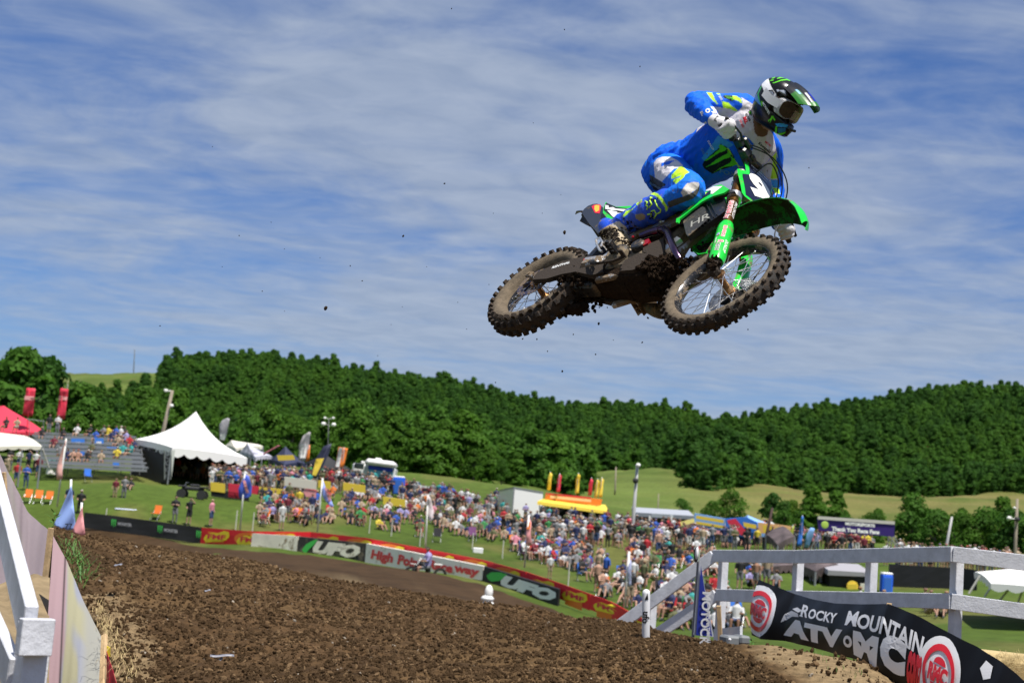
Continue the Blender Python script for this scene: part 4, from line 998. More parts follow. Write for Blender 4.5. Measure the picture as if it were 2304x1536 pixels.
# joints: photograph position and distance
J = dict(pelvis=P(1512, 392, 8.22), waist=P(1566, 368, 8.12), chest=P(1635, 330, 8.00), upper=P(1688, 300, 7.93), neck=P(1716, 272, 7.86),
         shR=P(1672, 246, 7.90), elR=P(1566, 232, 7.86), wrR=P(1603, 270, 7.66), shL=P(1727, 338, 8.06), elL=P(1741, 428, 8.22), wrL=P(1752, 505, 8.02),
         hipR=P(1509, 390, 8.08), knR=P(1552, 430, 7.62), anR=P(1396, 508, 7.93), hipL=P(1545, 425, 8.30), knL=P(1560, 500, 7.98), anL=P(1440, 640, 8.0))
UPT = nrm(J['neck'] - J['waist']); LEFT = BM @ arr(0, 1, 0); LEFT = nrm(LEFT - UPT * (LEFT @ UPT)); FRT = nrm(np.cross(LEFT, UPT)); 
if FRT @ BCK < 0: FRT = -FRT
rider = tag(empty('person', J['pelvis']), 'motocross racer in blue, white and yellow kit with black helmet, riding the airborne bike', 'person')
rider['_off'] = [float(x) for x in J['pelvis']]
def torso_rings(b, k=1.0, ext=0.0):
    sec = [(J['pelvis'] - UPT * (.10 + ext), .13, .10), (J['pelvis'] - UPT * .03, .165, .125), (J['pelvis'] + UPT * .06, .165, .125), (J['waist'], .15, .11), (J['waist'] * .5 + J['chest'] * .5, .165, .12), (J['chest'], .18, .13), (J['upper'] - UPT * .02, .19, .125), (J['upper'] + UPT * .05, .165, .10), (J['neck'], .09, .075), (J['neck'] + UPT * .03, .06, .055)]
    rg = []
    for c, w, d in sec:
        rg.append([c + LEFT * (w * k * np.sign(cos(t)) * abs(cos(t)) ** .85) + FRT * (d * k * np.sign(sin(t)) * abs(sin(t)) ** .85) for t in np.linspace(0, 2 * pi, 24, endpoint=False)])
    b.rings(rg)
# skin: one continuous figure beneath the kit
b = MB(); torso_rings(b, .9)
limb(b, [J['shR'], J['elR'], J['wrR']], [.05, .04, .029]); limb(b, [J['shL'], J['elL'], J['wrL']], [.05, .04, .03])
limb(b, [J['hipR'], J['knR'], J['anR']], [.08, .050, .03]); limb(b, [J['hipL'], J['knL'], J['anL']], [.08, .055, .04])
HC = P(1754, 229, 7.74)
limb(b, [J['upper'] + UPT * .03, J['neck'] + UPT * .01, HC - UPV * .06], [.085, .066, .072]); b.ball(HC, (.085, .10, .11), 16, 12)
me, v, nv = remesh(b, .012, 3); setco(me, v - J['pelvis']); skinm = mat('skin_tan', (.36, .19, .12), .5); me.materials.append(skinm)
o = link_mesh('body', me, rider)

def folds(v, nv, seed, amp, s1, axis=None, stretch=3.0):
    q = v
    if axis is not None:
        a = nrm(axis); q = v - np.outer(v @ a, a) * (1 - 1 / stretch) if stretch > 1 else v
    w = fbm(q[:, 0] / s1, q[:, 1] / s1, q[:, 2] / s1, o=2, seed=seed); r = 1 - np.abs(w) * 1.7
    return v + nv * (amp * np.clip(r, -.6, 1))[:, None]
def Z1(*p): return [(1430 + x / 4.518, 140 + y / 4.518) for x, y in p]
def Z9(*p): return [(1460 + x / 9.6, 180 + y / 9.6) for x, y in p]
def Z8(*p): return [(1440 + x / 8.533, 320 + y / 8.533) for x, y in p]
BLUE = (.003, .125, .78); DBLUE = (.006, .07, .42); WHITE = (.66, .63, .68); YEL = (.50, .86, .035); BLK = (.008, .009, .012); GREY = (.30, .30, .33); GRN = (.12, .62, .02); LBLU = (.05, .33, .72)
def claw(cx, cy, w, h, ang):
    """three vertical claw slashes inside a w x h field (photograph pixels), turned by ang degrees"""
    out = []; a = radians(ang)
    for k, (x0, x1, top) in enumerate(((-.50, -.24, .85), (-.13, .13, 1.0), (.24, .50, .85))):
        m = (x0 + x1) / 2
        poly = [(x0 - .06, -.5 * 1), (x1 + .03, -.42), (x1, -.1), (x1 - .04, .15), (m + .02, .5 * top), (m - .03, .28), (x0 + .06, .05), (x0, -.2)]
        out.append([(cx + (p[0] * w) * cos(a) - (p[1] * h) * sin(a), cy + (p[0] * w) * sin(a) + (p[1] * h) * cos(a)) for p in poly])
    return out
def paint(me, v, nv, base, layers, back=None, facing=0.0):
    px, py = vpix(v); col = np.tile(np.array(base, float), (len(v), 1)); view = nrm(np.array([0, 0, 0.])) if False else None
    f = np.einsum('ij,ij->i', nv, (CAM - v) / np.linalg.norm(CAM - v, axis=1)[:, None]) > facing
    for poly, c in layers:
        m = inpoly(px, py, poly) & f; col[m] = c
    vcol(me, 'Col', col); return px, py, f
mjersey = mat('jersey_cloth', (.1, .1, .5), .62, attr='Col', mud=.15, mudscale=55, bump=.3, bscale=260, spec=.2)
# ---- jersey: torso and both sleeves
b = MB(); torso_rings(b, 1.0, .02)
el = J['elR']
limb(b, [J['upper'] + LEFT * -.03, J['shR'], J['shR'] * .5 + el * .5, el, el * .45 + J['wrR'] * .55, J['wrR'] - nrm(J['wrR'] - el) * .015], [.09, .082, .068, .062, .054, .041])
limb(b, [J['upper'] + LEFT * .03, J['shL'], J['shL'] * .5 + J['elL'] * .5, J['elL'], J['wrL']], [.09, .08, .066, .058, .040])
b.rings([[c + LEFT * (w * cos(t)) + FRT * (d * sin(t)) for t in np.linspace(0, 2 * pi, 20, endpoint=False)] for c, w, d in ((J['pelvis'] - UPT * .05, .165, .13), (J['pelvis'] + UPT * .05, .178, .138), (J['waist'], .158, .12))])
me, v, nv = remesh(b, .0046, 9, fac=.6); FD = nrm(UPT * .7 - LEFT * .7); v = folds(v, nv, 3, .0045, .060, FD, 3.4); v = folds(v, nv, 5, .0022, .026, FD, 4.0)
px, py = vpix(v); lower = np.exp(-((px - 1510) / 45) ** 2); v = v + nv * (.010 * lower * np.sin(((px - 1500) * .5 + (py - 340) * .55) * .55 + 2 * vnoise(px / 18, py / 18)))[:, None] * .5
setco(me, v - J['pelvis'])
L = [(Z1((1070, 355), (1190, 425), (1300, 600), (1400, 740), (1440, 940), (1460, 1150), (1440, 1380), (1380, 1260), (1300, 1210), (1215, 1020), (1200, 960), (1060, 790), (1000, 735), (930, 640), (850, 560), (760, 450), (900, 465), (1035, 500), (1086, 455), (1088, 400)), WHITE),
     (Z1((1395, 955), (1432, 915), (1446, 1000), (1446, 1060), (1452, 1180), (1372, 1190), (1392, 1050)), YEL), (Z1((1425, 930), (1450, 1000), (1470, 1500), (1440, 1380), (1448, 1150)), BLUE), (Z1((1370, 1195), (1450, 1195), (1470, 1280), (1390, 1270)), LBLU), (Z1((1400, 1275), (1460, 1285), (1470, 1340), (1410, 1330)), YEL),
     (Z9((1240, 262), (1360, 276), (1430, 420), (1500, 545), (1380, 450), (1300, 350)), YEL), (Z9((1450, 285), (1530, 295), (1545, 318), (1500, 322)), YEL),
     (Z9((1740, 335), (1890, 345), (1985, 400), (2022, 505), (1985, 505), (1920, 455), (1830, 425)), YEL), (Z9((1570, 455), (1720, 488), (1790, 560), (1930, 665), (1885, 685), (1740, 630), (1600, 602)), YEL),
     (Z9((1590, 350), (1650, 330), (1800, 340), (1835, 440), (1790, 465), (1700, 420), (1620, 390)), BLK), (Z9((1640, 345), (1780, 348), (1775, 362), (1660, 362)), GRN), (Z9((1660, 378), (1800, 385), (1800, 402), (1700, 398)), GRN), (Z9((1760, 350), (1825, 400), (1820, 445), (1795, 440), (1790, 400)), GRN),
     (Z9((1500, 345), (1545, 335), (1600, 430), (1560, 450)), (.35, .4, .55)),
     (Z1((1060, 760), (1100, 745), (1130, 760), (1170, 790), (1205, 835), (1180, 905), (1150, 880), (1110, 800), (1070, 790)), BLUE), (Z9((2040, 1240), (2070, 1250), (2095, 1345), (2075, 1350)), WHITE), (Z9((2125, 1400), (2200, 1450), (2195, 1475), (2130, 1440)), WHITE),
     (Z9((2180, 640), (2225, 690), (2225, 780), (2165, 740), (2150, 690)), BLK), (Z9((2180, 670), (2200, 690), (2175, 735), (2165, 725)), GRN), (Z9((2205, 690), (2222, 705), (2205, 750), (2190, 745)), GRN),
     (Z1((840, 745), (880, 770), (1000, 840), (700, 1010), (670, 975), (760, 860)), LBLU),
     (Z1((680, 1040), (700, 1000), (780, 930), (850, 870), (860, 830), (905, 850), (960, 890), (1000, 950), (1025, 1020), (990, 1060), (900, 1085), (780, 1135), (700, 1085)), BLK)]
for q in ([(700, 1000), (800, 930), (850, 885), (850, 840), (880, 840), (930, 880), (905, 905), (850, 920), (800, 955), (720, 1005)], [(760, 1040), (820, 990), (890, 950), (940, 925), (930, 895), (975, 930), (955, 970), (900, 985), (840, 1020), (700, 1075)], [(790, 1125), (860, 1075), (960, 1025), (980, 990), (960, 955), (1010, 985), (1020, 1020), (985, 1055), (900, 1065)], [(1010, 1000), (1030, 1040), (985, 1060), (990, 1030)]): L.append((Z1(*q), GRN))
L += [(Z1((925, 870), (950, 880), (1050, 1080), (1085, 1055), (1090, 1065), (1060, 1065)), YEL), (Z1((1192, 450), (1225, 470), (1250, 560), (1290, 640), (1350, 700), (1335, 745), (1290, 762), (1240, 752), (1210, 712), (1195, 600)), (.17, .085, .05)), (Z9((1180, 925), (1230, 900), (1245, 930), (1060, 1100), (1020, 1145), (1040, 1060), (1090, 1005), (1185, 960)), WHITE)]  # brown collar patch is neck skin with the shade under the helmet painted in
px, py, f = paint(me, v, nv, BLUE, L)
me.materials.append(mjersey); jersey = link_mesh('jersey', me, rider)
from mathutils.bvhtree import BVHTree
def stamp(name, txt, target, v_world, at, up_px, size_px, m, bold=.04, shear=0.0, sx=1.0, proud=.0022, parent=None, res=2):
    """print lettering on cloth: laid on the surface around photograph point `at`, baseline across up_px"""
    me = target.data; n = len(me.vertices); co = np.empty(n * 3); me.vertices.foreach_get('co', co); co = co.reshape(-1, 3) + J['pelvis']
    tr = BVHTree.FromPolygons([tuple(c) for c in co], [tuple(p.vertices) for p in me.polygons]) if not hasattr(stamp, '_t') or stamp._t[0] != target.name else stamp._t[1]
    stamp._t = (target.name, tr)
    v, f = text_mesh(txt, 1.0, bold, shear, res=res); v[:, 0] *= sx; v, f = refine(v, f, .35); u = nrm(arr(*up_px)); r = arr(-u[1], u[0])
    out = []
    for a, c, _ in v:
        x = at[0] + (r[0] * a + u[0] * c) * size_px; y = at[1] + (r[1] * a + u[1] * c) * size_px
        d = P(x, y, 1.0) - CAM; hit = tr.ray_cast(Vector(CAM), Vector(nrm(d)))
        out.append(np.array(hit[0]) + np.array(hit[1]) * proud * (1 if Vector(hit[1]).dot(Vector(-d)) > 0 else -1) if hit[0] is not None else P(x, y, 7.9))
    b = MB(); b.add(out, f); return b.build(name, m, parent or rider, fix=False)
stamp('lettering', 'F', jersey, 0, Z9((1155, 735))[0], (-.45, -1), 13, mwhitep, .05)
stamp('lettering', 'O', jersey, 0, Z9((1275, 675))[0], (-.45, -1), 13, mwhitep, .05)
stamp('lettering', 'X', jersey, 0, Z9((1395, 715))[0], (-.45, -1), 10, mwhitep, .05)
stamp('lettering', 'cycra', jersey, 0, Z1((1145, 560))[0], (.85, -.5), 9, mblkprint, .03)
stamp('lettering', 'BEL', jersey, 0, Z1((1115, 590))[0], (.9, -.35), 10, mredp, .05)
stamp('lettering', 'pirelli', jersey, 0, Z1((1082, 625))[0], (.93, -.3), 8, mredp, .02)
stamp('lettering', 'Kawasaki', jersey, 0, Z1((1310, 868))[0], (.62, -.75), 9, mblkprint, .03)
stamp('lettering', 'MITAS', jersey, 0, Z1((1345, 830))[0], (.62, -.75), 6, mredp, .03)
stamp('lettering', 'DUNLOP', jersey, 0, Z1((765, 845))[0], (.85, -.5), 6, mwhitep, .02); stamp('lettering', 'GAS', jersey, 0, Z1((685, 905))[0], (.9, -.4), 8, LB := mat('faded_print', (.08, .22, .5), .6), .03)
stamp('lettering', 'FOX', jersey, 0, Z1((935, 1125))[0], (.25, -1), 12, LB, .02, sx=1.6)

# ---- pants
b = MB()
hr, kr, ar = J['hipR'], J['knR'], J['anR']; shin = kr * .45 + ar * .55
limb(b, [J['pelvis'] - LEFT * .03, hr, hr * .55 + kr * .45, kr + nrm(kr - hr) * .015, kr * .72 + ar * .28, shin], [.118, .110, .096, .080, .064, .046])
limb(b, [J['pelvis'] + LEFT * .03, J['hipL'], J['hipL'] * .5 + J['knL'] * .5, J['knL'], J['knL'] * .5 + J['anL'] * .5], [.12, .11, .095, .075, .06])
b.rings([[c + LEFT * (w * cos(t)) + FRT * (d * sin(t)) for t in np.linspace(0, 2 * pi, 20, endpoint=False)] for c, w, d in ((J['pelvis'] - UPT * .13, .10, .08), (J['pelvis'] - UPT * .08, .15, .12), (J['pelvis'] + UPT * .02, .165, .13), (J['pelvis'] + UPT * .07, .155, .12))])
me, v, nv = remesh(b, .0046, 8, fac=.6); FD = nrm(LEFT + UPT * .4); v = folds(v, nv, 13, .0036, .055, FD, 3.2); v = folds(v, nv, 15, .0016, .022, FD, 4.0); setco(me, v - J['pelvis'])
L = [(Z8((262, 400), (320, 320), (430, 280), (580, 280), (720, 350), (830, 450), (745, 486), (650, 515), (575, 590), (410, 765), (290, 690), (275, 560)), WHITE),
     (Z8((405, 405), (560, 358), (640, 352), (660, 368), (600, 388), (560, 430), (510, 440), (470, 432), (425, 470), (408, 460)), BLUE),
     (Z8((740, 480), (810, 460), (950, 580), (870, 620), (830, 690), (690, 805), (630, 745), (690, 690), (600, 700), (610, 620)), YEL), (Z8((640, 700), (790, 640), (740, 690)), BLUE),
     (Z8((1050, 758), (1125, 775), (1140, 830), (1110, 890), (960, 985), (830, 1045), (785, 965), (850, 850), (900, 790)), (.62, .58, .54)),
     (Z8((1145, 820), (1145, 900), (1100, 1000), (1030, 1080), (900, 1130), (560, 1260), (520, 1150), (700, 1080), (840, 1040), (980, 980), (1100, 900)), (.06, .06, .055)),
     (Z8((150, 600), (400, 750), (500, 820), (400, 880), (290, 950), (200, 850)), (.006, .012, .05))]
paint(me, v, nv, (.004, .16, .74), L); me.materials.append(mat('pants_cloth', (.1, .1, .5), .6, attr='Col', mud=.14, mudscale=26, bump=.2, bscale=380, spec=.25)); pants = link_mesh('pants', me, rider)
stamp('lettering', 'instinct', pants, 0, Z8((290, 830))[0], (.5, -.85), 9, LB, .02)

# ---- boots
mboot = mat('boot_plastic', (.1, .1, .5), .42, attr='Col', mud=.26, mudscale=16, mudcol=(.24, .185, .115), bump=.3, bscale=120)
msole = mat('boot_sole', (.03, .024, .018), .9, mud=.6, mudscale=14, mudcol=(.05, .035, .02), bump=.8, bscale=90)
def boot(kn, an, toe_dir, sole_dir, right):
    """shin shaft, ankle, foot with heel and toe; toe_dir and sole_dir are world directions"""
    t = nrm(toe_dir); s_ = nrm(sole_dir - t * (sole_dir @ t)); w = np.cross(t, s_); b = MB()
    sh = nrm(kn - an); top = an + sh * .345
    limb(b, [top, an + sh * .22, an + sh * .08, an, an + s_ * .04], [.080, .078, .066, .062, .06])
    for k, (f, r, d) in enumerate(((-.080, .050, .066), (-.01, .062, .060), (.06, .066, .056), (.13, .064, .062), (.19, .056, .068), (.235, .042, .072))):
        if k == 0: ring = []
        ring.append((an + t * f + s_ * d, r))
    limb(b, [q for q, r in ring], [r for q, r in ring], flat=1.0)
    me, v, nv = remesh(b, .0052, 5)
    return me, v, nv, t, s_, w
tdir = C2W @ arr(.36, -.62, .70); sdir = C2W @ arr(-.74, -.60, -.15)
me, v, nv, t_, s_, w_ = boot(kr, ar, tdir, sdir, True)
px, py = vpix(v); v = v + nv * (.003 * np.sin(np.clip((v - ar) @ nrm(kr - ar), -.02, .30) * 95))[:, None]
setco(me, v - J['pelvis'])
def Z3r(*p): return Z3(*p)
sf = (v - ar) @ s_; base = (.010, .075, .58)
L = [(Z3((1240, 60), (1330, 5), (1450, 40), (1560, 150), (1640, 280), (1640, 340), (1600, 375), (1580, 300), (1500, 170), (1400, 80), (1320, 60), (1250, 90)), YEL),
     (Z3((1060, 230), (1150, 150), (1180, 110), (1160, 200), (1080, 260)), YEL), (Z3((820, 440), (880, 360), (980, 330), (1060, 260), (1000, 330), (900, 420), (830, 470)), YEL),
     (Z3((560, 620), (700, 560), (830, 540), (900, 700), (930, 830), (900, 870), (760, 760), (560, 660)), (.55, .50, .48)), (Z3((340, 800), (420, 700), (560, 620), (700, 640), (900, 800), (1010, 960), (960, 1120), (700, 1320), (430, 1120), (330, 880)), (.36, .27, .15)),
     (Z3((1040, 430), (1150, 400), (1230, 430), (1220, 510), (1120, 540), (1060, 500)), (.26, .21, .14))]
paint(me, v, nv, base, L, facing=-.2)
me.materials.append(mboot); ob = link_mesh('boot', me, rider); ob['label'] = 'right boot, blue with yellow trim and a tan muddy toe'
# raised logo strokes on the shaft
LOGO = [[(1225, 185), (1262, 200), (1255, 240), (1240, 262), (1278, 280), (1255, 340)], [(1320, 110), (1325, 150), (1350, 110)], [(1310, 170), (1345, 240), (1300, 300)], [(1400, 165), (1440, 270), (1510, 340), (1500, 385), (1430, 420), (1390, 350), (1335, 370)], [(1265, 430), (1340, 410), (1330, 460)], [(1430, 420), (1390, 495)]]
bv = BVHTree.FromPolygons([tuple(c) for c in v], [tuple(p.vertices) for p in me.polygons])
def on_surface(px_, py_, tree, proud):
    d = nrm(P(px_, py_, 1.0) - CAM); h = tree.ray_cast(Vector(CAM), Vector(d))
    return None if h[0] is None else np.array(h[0]) - d * proud
b = MB()
for st in LOGO:
    pts = [on_surface(*q, bv, .003) for q in Z3(*st)]; pts = [p for p in pts if p is not None]
    if len(pts) > 1: b.tube(pts, .0042, 6)
b.build('boot_logo', mat('yellow_rubber', YEL, .5), ob, smooth=True)
b = MB()
for st in ([(1160, 70), (1210, 60), (1235, 110), (1200, 150), (1150, 130)], [(960, 260), (1010, 270), (1060, 340), (1095, 370), (1060, 400), (1000, 340)], [(690, 480), (780, 520), (860, 590), (940, 620), (900, 660), (800, 590)]):
    pts = [on_surface(*q, bv, -.004) for q in Z3(*st)]
    if all(p is not None for p in pts): b.prism(pts, -nrm(P(*Z3((1000, 400))[0], 1) - CAM) * .012)
b.build('boot_buckle', mat('blue_buckle', (.01, .09, .62), .4), ob)
# sole and mud
b = MB(); G = []
for f, wd in ((-.09, .030), (-.06, .040), (.0, .036), (.06, .044), (.12, .047), (.17, .042), (.205, .028), (.225, .012)): G.append([ar + t_ * f + s_ * (.092 + .012 * max(0, f - .05) / .15) + w_ * k * wd for k in np.linspace(-1, 1, 5)])
b.sheet(G, -.022); b.build('boot_sole', msole, ob)
def mud_on(parent, tree, region, seed, N, s0, s1, m):
    r = random.Random(seed); b = MB()
    for i in range(N):
        a, c = r.choice(region); h = on_surface(a + r.gauss(0, 5), c + r.gauss(0, 4), tree, -.001)
        if h is None: continue
        s = s0 + (s1 - s0) * r.random() ** 2; b.ball(h, (s, s * .8, s * .6), 6, 4); b.v[-1] = b.v[-1] + np.random.default_rng(i + seed * 99).normal(size=b.v[-1].shape) * s * .2
    tag(b.build('caked_mud', m, parent), kind='stuff')
mud_on(ob, bv, Z3((930, 930), (960, 960), (900, 960), (870, 1000), (820, 720), (420, 800), (450, 780), (980, 640), (940, 580), (960, 680), (1370, 160), (1360, 470)), 4, 170, .003, .009, mdirt)
mud_on(ob, bv, Z3((500, 740), (600, 700), (700, 760), (560, 820), (640, 860), (780, 880)), 8, 130, .004, .012, mdust)
# left boot on the far peg
anL = bw((.56, .27, .60)); knL = bw((.80, .30, .95)); me, v, nv, t2, s2, w2 = boot(knL, anL, BM @ arr(.97, .02, -.32), BM @ arr(-.3, 0, -1), False)
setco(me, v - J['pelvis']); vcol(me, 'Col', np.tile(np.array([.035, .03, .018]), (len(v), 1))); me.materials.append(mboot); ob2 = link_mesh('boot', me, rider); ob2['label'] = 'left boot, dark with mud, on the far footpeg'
b = MB(); G = []
for f, wd in ((-.09, .030), (-.06, .040), (.0, .036), (.06, .044), (.12, .047), (.17, .042), (.205, .028)): G.append([anL + t2 * f + s2 * (.094 + .012 * max(0, f - .05) / .15) + w2 * k * wd for k in np.linspace(-1, 1, 5)])
b.sheet(G, -.02); b.build('boot_sole', msole, ob2)

# ---- gloves: palm, four fingers closed round the grip, thumb beneath
mglove = mat('white_glove', (.70, .68, .70), .65, mud=.12, mudscale=45, bump=.4, bscale=300); mgdark = mat('glove_patch', (.05, .05, .055), .6)
def glove(name, e, i_, wr, kdir, lab):
    e = bw(e); i_ = bw(i_); ax = nrm(e - i_); c = e * .60 + i_ * .40; k = nrm(kdir - ax * (kdir @ ax)); q = np.cross(ax, k)
    if q @ (wr - c) > 0: q = -q          # q points away from the wrist side
    b = MB(); wd = nrm(wr - c)
    limb(b, [wr, wr * .5 + (c + k * .030) * .5, c + k * .034 - q * .012], [.034, .040, .038], flat=1.0)
    for j, (o_, ln) in enumerate(((-.036, .95), (-.012, 1.04), (.013, 1.0), (.037, .86))):
        base = c - ax * o_; pts = []
        kn = base + k * .040 - q * .006
        pts = [c + k * .034 - q * .02 - ax * o_ * .85, kn]
        for a in (40, 85, 130, 175, 215): 
            a = radians(a * ln); pts.append(base + k * cos(a) * .031 + q * sin(a) * .031)
        limb(b, pts, [.0135, .0135, .0125, .012, .0115, .011, .0095], seg=10)
    th = c + ax * -.052; limb(b, [wr * .6 + c * .4 - ax * .028, th - q * .03 + k * .008, th - q * .010 - k * .028, th + q * .012 - k * .030], [.019, .016, .0135, .012], seg=10)
    me, v, nv = remesh(b, .0042, 2); setco(me, v - J['pelvis']); me.materials.append(mglove); o = link_mesh(name, me, rider); o['label'] = lab
    return o, c, ax, k, q, v
g1, gc, gax, gk, gq, gv = glove('glove', (1.055, -.405, 1.215), (1.037, -.275, 1.258), J['wrR'], C2W @ arr(.15, .35, .9), 'white glove of the right hand closed round the throttle grip')
b = MB(); wrR = J['wrR']; d_ = nrm(gc - wrR); nn_ = nrm(C2W @ arr(.1, .3, .95)); b.box(wrR + d_ * .02 + nn_ * .038, (.035, .022, .006), np.stack([nrm(np.cross(d_, nn_)), d_, nn_], 1), bev=.002); b.build('glove_strap', mgdark, g1)
g2, *_r = glove('glove', (1.055, .405, 1.215), (1.037, .275, 1.258), J['wrL'], C2W @ arr(.2, .1, .95), 'left glove closed round the far grip, partly in shade')

# ---- helmet
HF = nrm(C2W @ arr(.51, -.48, .71)); HU = C2W @ arr(.48, .84, .22); HU = nrm(HU - HF * (HU @ HF)); HR = np.cross(HF, HU)
HS = .95
def hp(f, u, r): return HC + (HF * f + HU * u + HR * r) * HS
mhelm = mat('helmet_shell', (.1, .1, .1), .30, attr='Col', coat=.12, spec=.25, mud=.04, mudscale=75, mudcol=(.16, .12, .08))
HX = 36
def hring(u, fr_, bk, sd, nose=1.0):
    R = []
    for k in range(HX):
        t = 2 * pi * k / HX; c, s = cos(t), sin(t); a = fr_ if c > 0 else bk
        e = nose if c > 0 else .95
        R.append(hp(a * np.sign(c) * abs(c) ** e, u, sd * np.sign(s) * abs(s) ** .92))
    return R
tab = [(-.163, .130, .045, .050), (-.158, .160, .070, .072), (-.140, .182, .098, .090), (-.115, .184, .118, .102), (-.088, .172, .132, .112), (-.06, .150, .141, .119), (-.03, .134, .147, .123), (0, .132, .150, .125), (.03, .132, .149, .124), (.06, .126, .142, .118), (.085, .112, .128, .106), (.105, .092, .105, .088), (.12, .066, .076, .064), (.130, .034, .040, .034), (.132, .006, .006, .006)]
uu = [t[0] for t in tab]; hi = [tab[0][0] + (tab[-1][0] - tab[0][0]) * (1 - cos(pi * q / 40)) / 2 for q in range(41)]
H = [hring(z, *[float(np.interp(z, uu, [t[j] for t in tab])) for j in (1, 2, 3)], nose=1.0 if z > -.07 else 1.18) for z in hi]
b = MB(); b.rings(H)
me, v, nv = remesh(b, .0040, 5)
loc = np.stack([(v - HC) @ HF, (v - HC) @ HU, (v - HC) @ HR], 1) / HS
# eye port pressed in
az = np.degrees(np.arctan2(loc[:, 2], loc[:, 0])); m_ = (np.abs(az) < 62) & (loc[:, 1] < .045) & (loc[:, 1] > -.085 + .015 * np.abs(az) / 60) & (loc[:, 0] > 0); v[m_] -= (v[m_] - hp(0, 0, 0) - np.outer(loc[m_, 1], HU)) * .22
# chin vents
m2_ = (np.abs(az) < 22) & (loc[:, 1] < -.10) & (loc[:, 1] > -.145) & (loc[:, 0] > .1); v[m2_] -= HF * .008
setco(me, v - J['pelvis'])
def Z2(*p): return [(1680 + x / 9.033, 150 + y / 9.033) for x, y in p]
SK = (.03, .30, .72); L = [(Z2((300, 380), (320, 330), (420, 210), (500, 195), (440, 240), (470, 340), (540, 480), (630, 620), (560, 740), (510, 790), (450, 700), (380, 560)), (.86, .86, .88)),
     (Z2((215, 550), (290, 400), (310, 400), (240, 560), (290, 760), (320, 830), (250, 740)), (.03, .45, .10)), (Z2((150, 640), (210, 550), (220, 620), (300, 800), (240, 760), (170, 680)), (.10, .28, .55)), (Z2((280, 720), (320, 700), (330, 780), (300, 820)), (.15, .55, .01)),
     (Z2((650, 180), (860, 165), (890, 220), (885, 240), (860, 200), (660, 195)), GRN), (Z2((620, 235), (680, 210), (880, 210), (890, 235), (700, 235), (625, 250)), GRN), (Z2((510, 335), (620, 300), (700, 265), (850, 245), (890, 275), (880, 295), (820, 275), (700, 290), (560, 340)), GRN), (Z2((460, 295), (500, 270), (550, 265), (540, 285)), GRN), (Z2((490, 240), (570, 212), (590, 215), (540, 245)), GRN),
     (Z2((600, 465), (790, 490), (800, 610), (740, 570), (620, 500)), (.45, .5, .6)),
     (Z2((480, 1060), (510, 1000), (540, 1005), (580, 1080), (570, 1110), (530, 1050), (470, 1150)), GRN), (Z2((440, 1090), (500, 1030), (510, 1040), (440, 1130)), GRN),
     (Z2((580, 1165), (700, 1150), (840, 1190), (830, 1240), (620, 1225)), SK), (Z2((560, 1400), (590, 1200), (620, 1230), (610, 1370), (800, 1330), (760, 1370), (600, 1430)), (.12, .62, .02)), (Z2((640, 1250), (800, 1250), (790, 1320), (640, 1360)), (.01, .12, .30))]
paint(me, v, nv, (.005, .0055, .007), L); hp_, hpy = vpix(v); me.materials.append(mhelm); helmet = link_mesh('helmet', me, rider); helmet['label'] = 'black helmet with green claw marks, white goggle strap and peak'
stamp('helmet_lettering', 'MONSTER', helmet, 0, Z2((398, 850))[0], (.87, -.5), 6.6, mwhitep, .03, parent=helmet)
hv = BVHTree.FromPolygons([tuple(c) for c in v], [tuple(p.vertices) for p in me.polygons])
b = MB(); pts = [on_surface(*q, hv, .0015) for q in Z2((560, 545), (520, 480), (450, 490), (445, 560), (500, 555), (520, 600), (490, 640), (430, 630), (405, 575))]; b.tube([p for p in pts if p is not None], .0030, 6); b.build('strap_mark', mblkprint, helmet)
# visor
G = []
for i in range(12):
    t = i / 11; f = .055 + .215 * t; u = .128 - .012 * t - .045 * t * t; w = .100 - .022 * t; row = []
    for k in np.linspace(-1, 1, 13):
        droop = .052 * abs(k) ** 2.0 * (1 - .35 * t); row.append(hp(f - (.018 + .05 * t) * abs(k) ** 2.5 - .04 * abs(k) * (1 - t), u - droop + .006 * (abs(k) < .2), w * k))
    G.append(row)
b = MB(); b.sheet(G, .004); me = b.mesh('visor', J['pelvis']); bm = bmesh.new(); bm.from_mesh(me); bmesh.ops.recalc_face_normals(bm, faces=bm.faces); bmesh.ops.subdivide_edges(bm, edges=bm.edges, cuts=3, use_grid_fill=True); bm.to_mesh(me); bm.free()
n = len(me.vertices); vv = np.empty(n * 3); me.vertices.foreach_get('co', vv); vv = vv.reshape(-1, 3) + J['pelvis']; lf = (vv - HC) @ HF; lr = (vv - HC) @ HR
cc = np.tile(np.array([.012, .013, .016]), (n, 1)); cc[(lf > .12) & (np.abs(lr) > .045)] = (.02, .15, .015); cc[(np.abs(np.abs(lr) - .026) < .004) & (lf > .15)] = (.6, .6, .62); cc[(np.abs(lr) < .012) & (lf > .15)] = (.01, .02, .35); cc[(lf > .225)] = (.03, .17, .02); cc[(lf > .11) & (lf < .15) & (np.abs(lr - .055) < .005)] = (.25, .5, .7)
vcol(me, 'Col', cc); me.materials.append(mhelm); me.polygons.foreach_set('use_smooth', [True] * len(me.polygons)); me.set_sharp_from_angle(angle=radians(40)); link_mesh('visor', me, helmet)
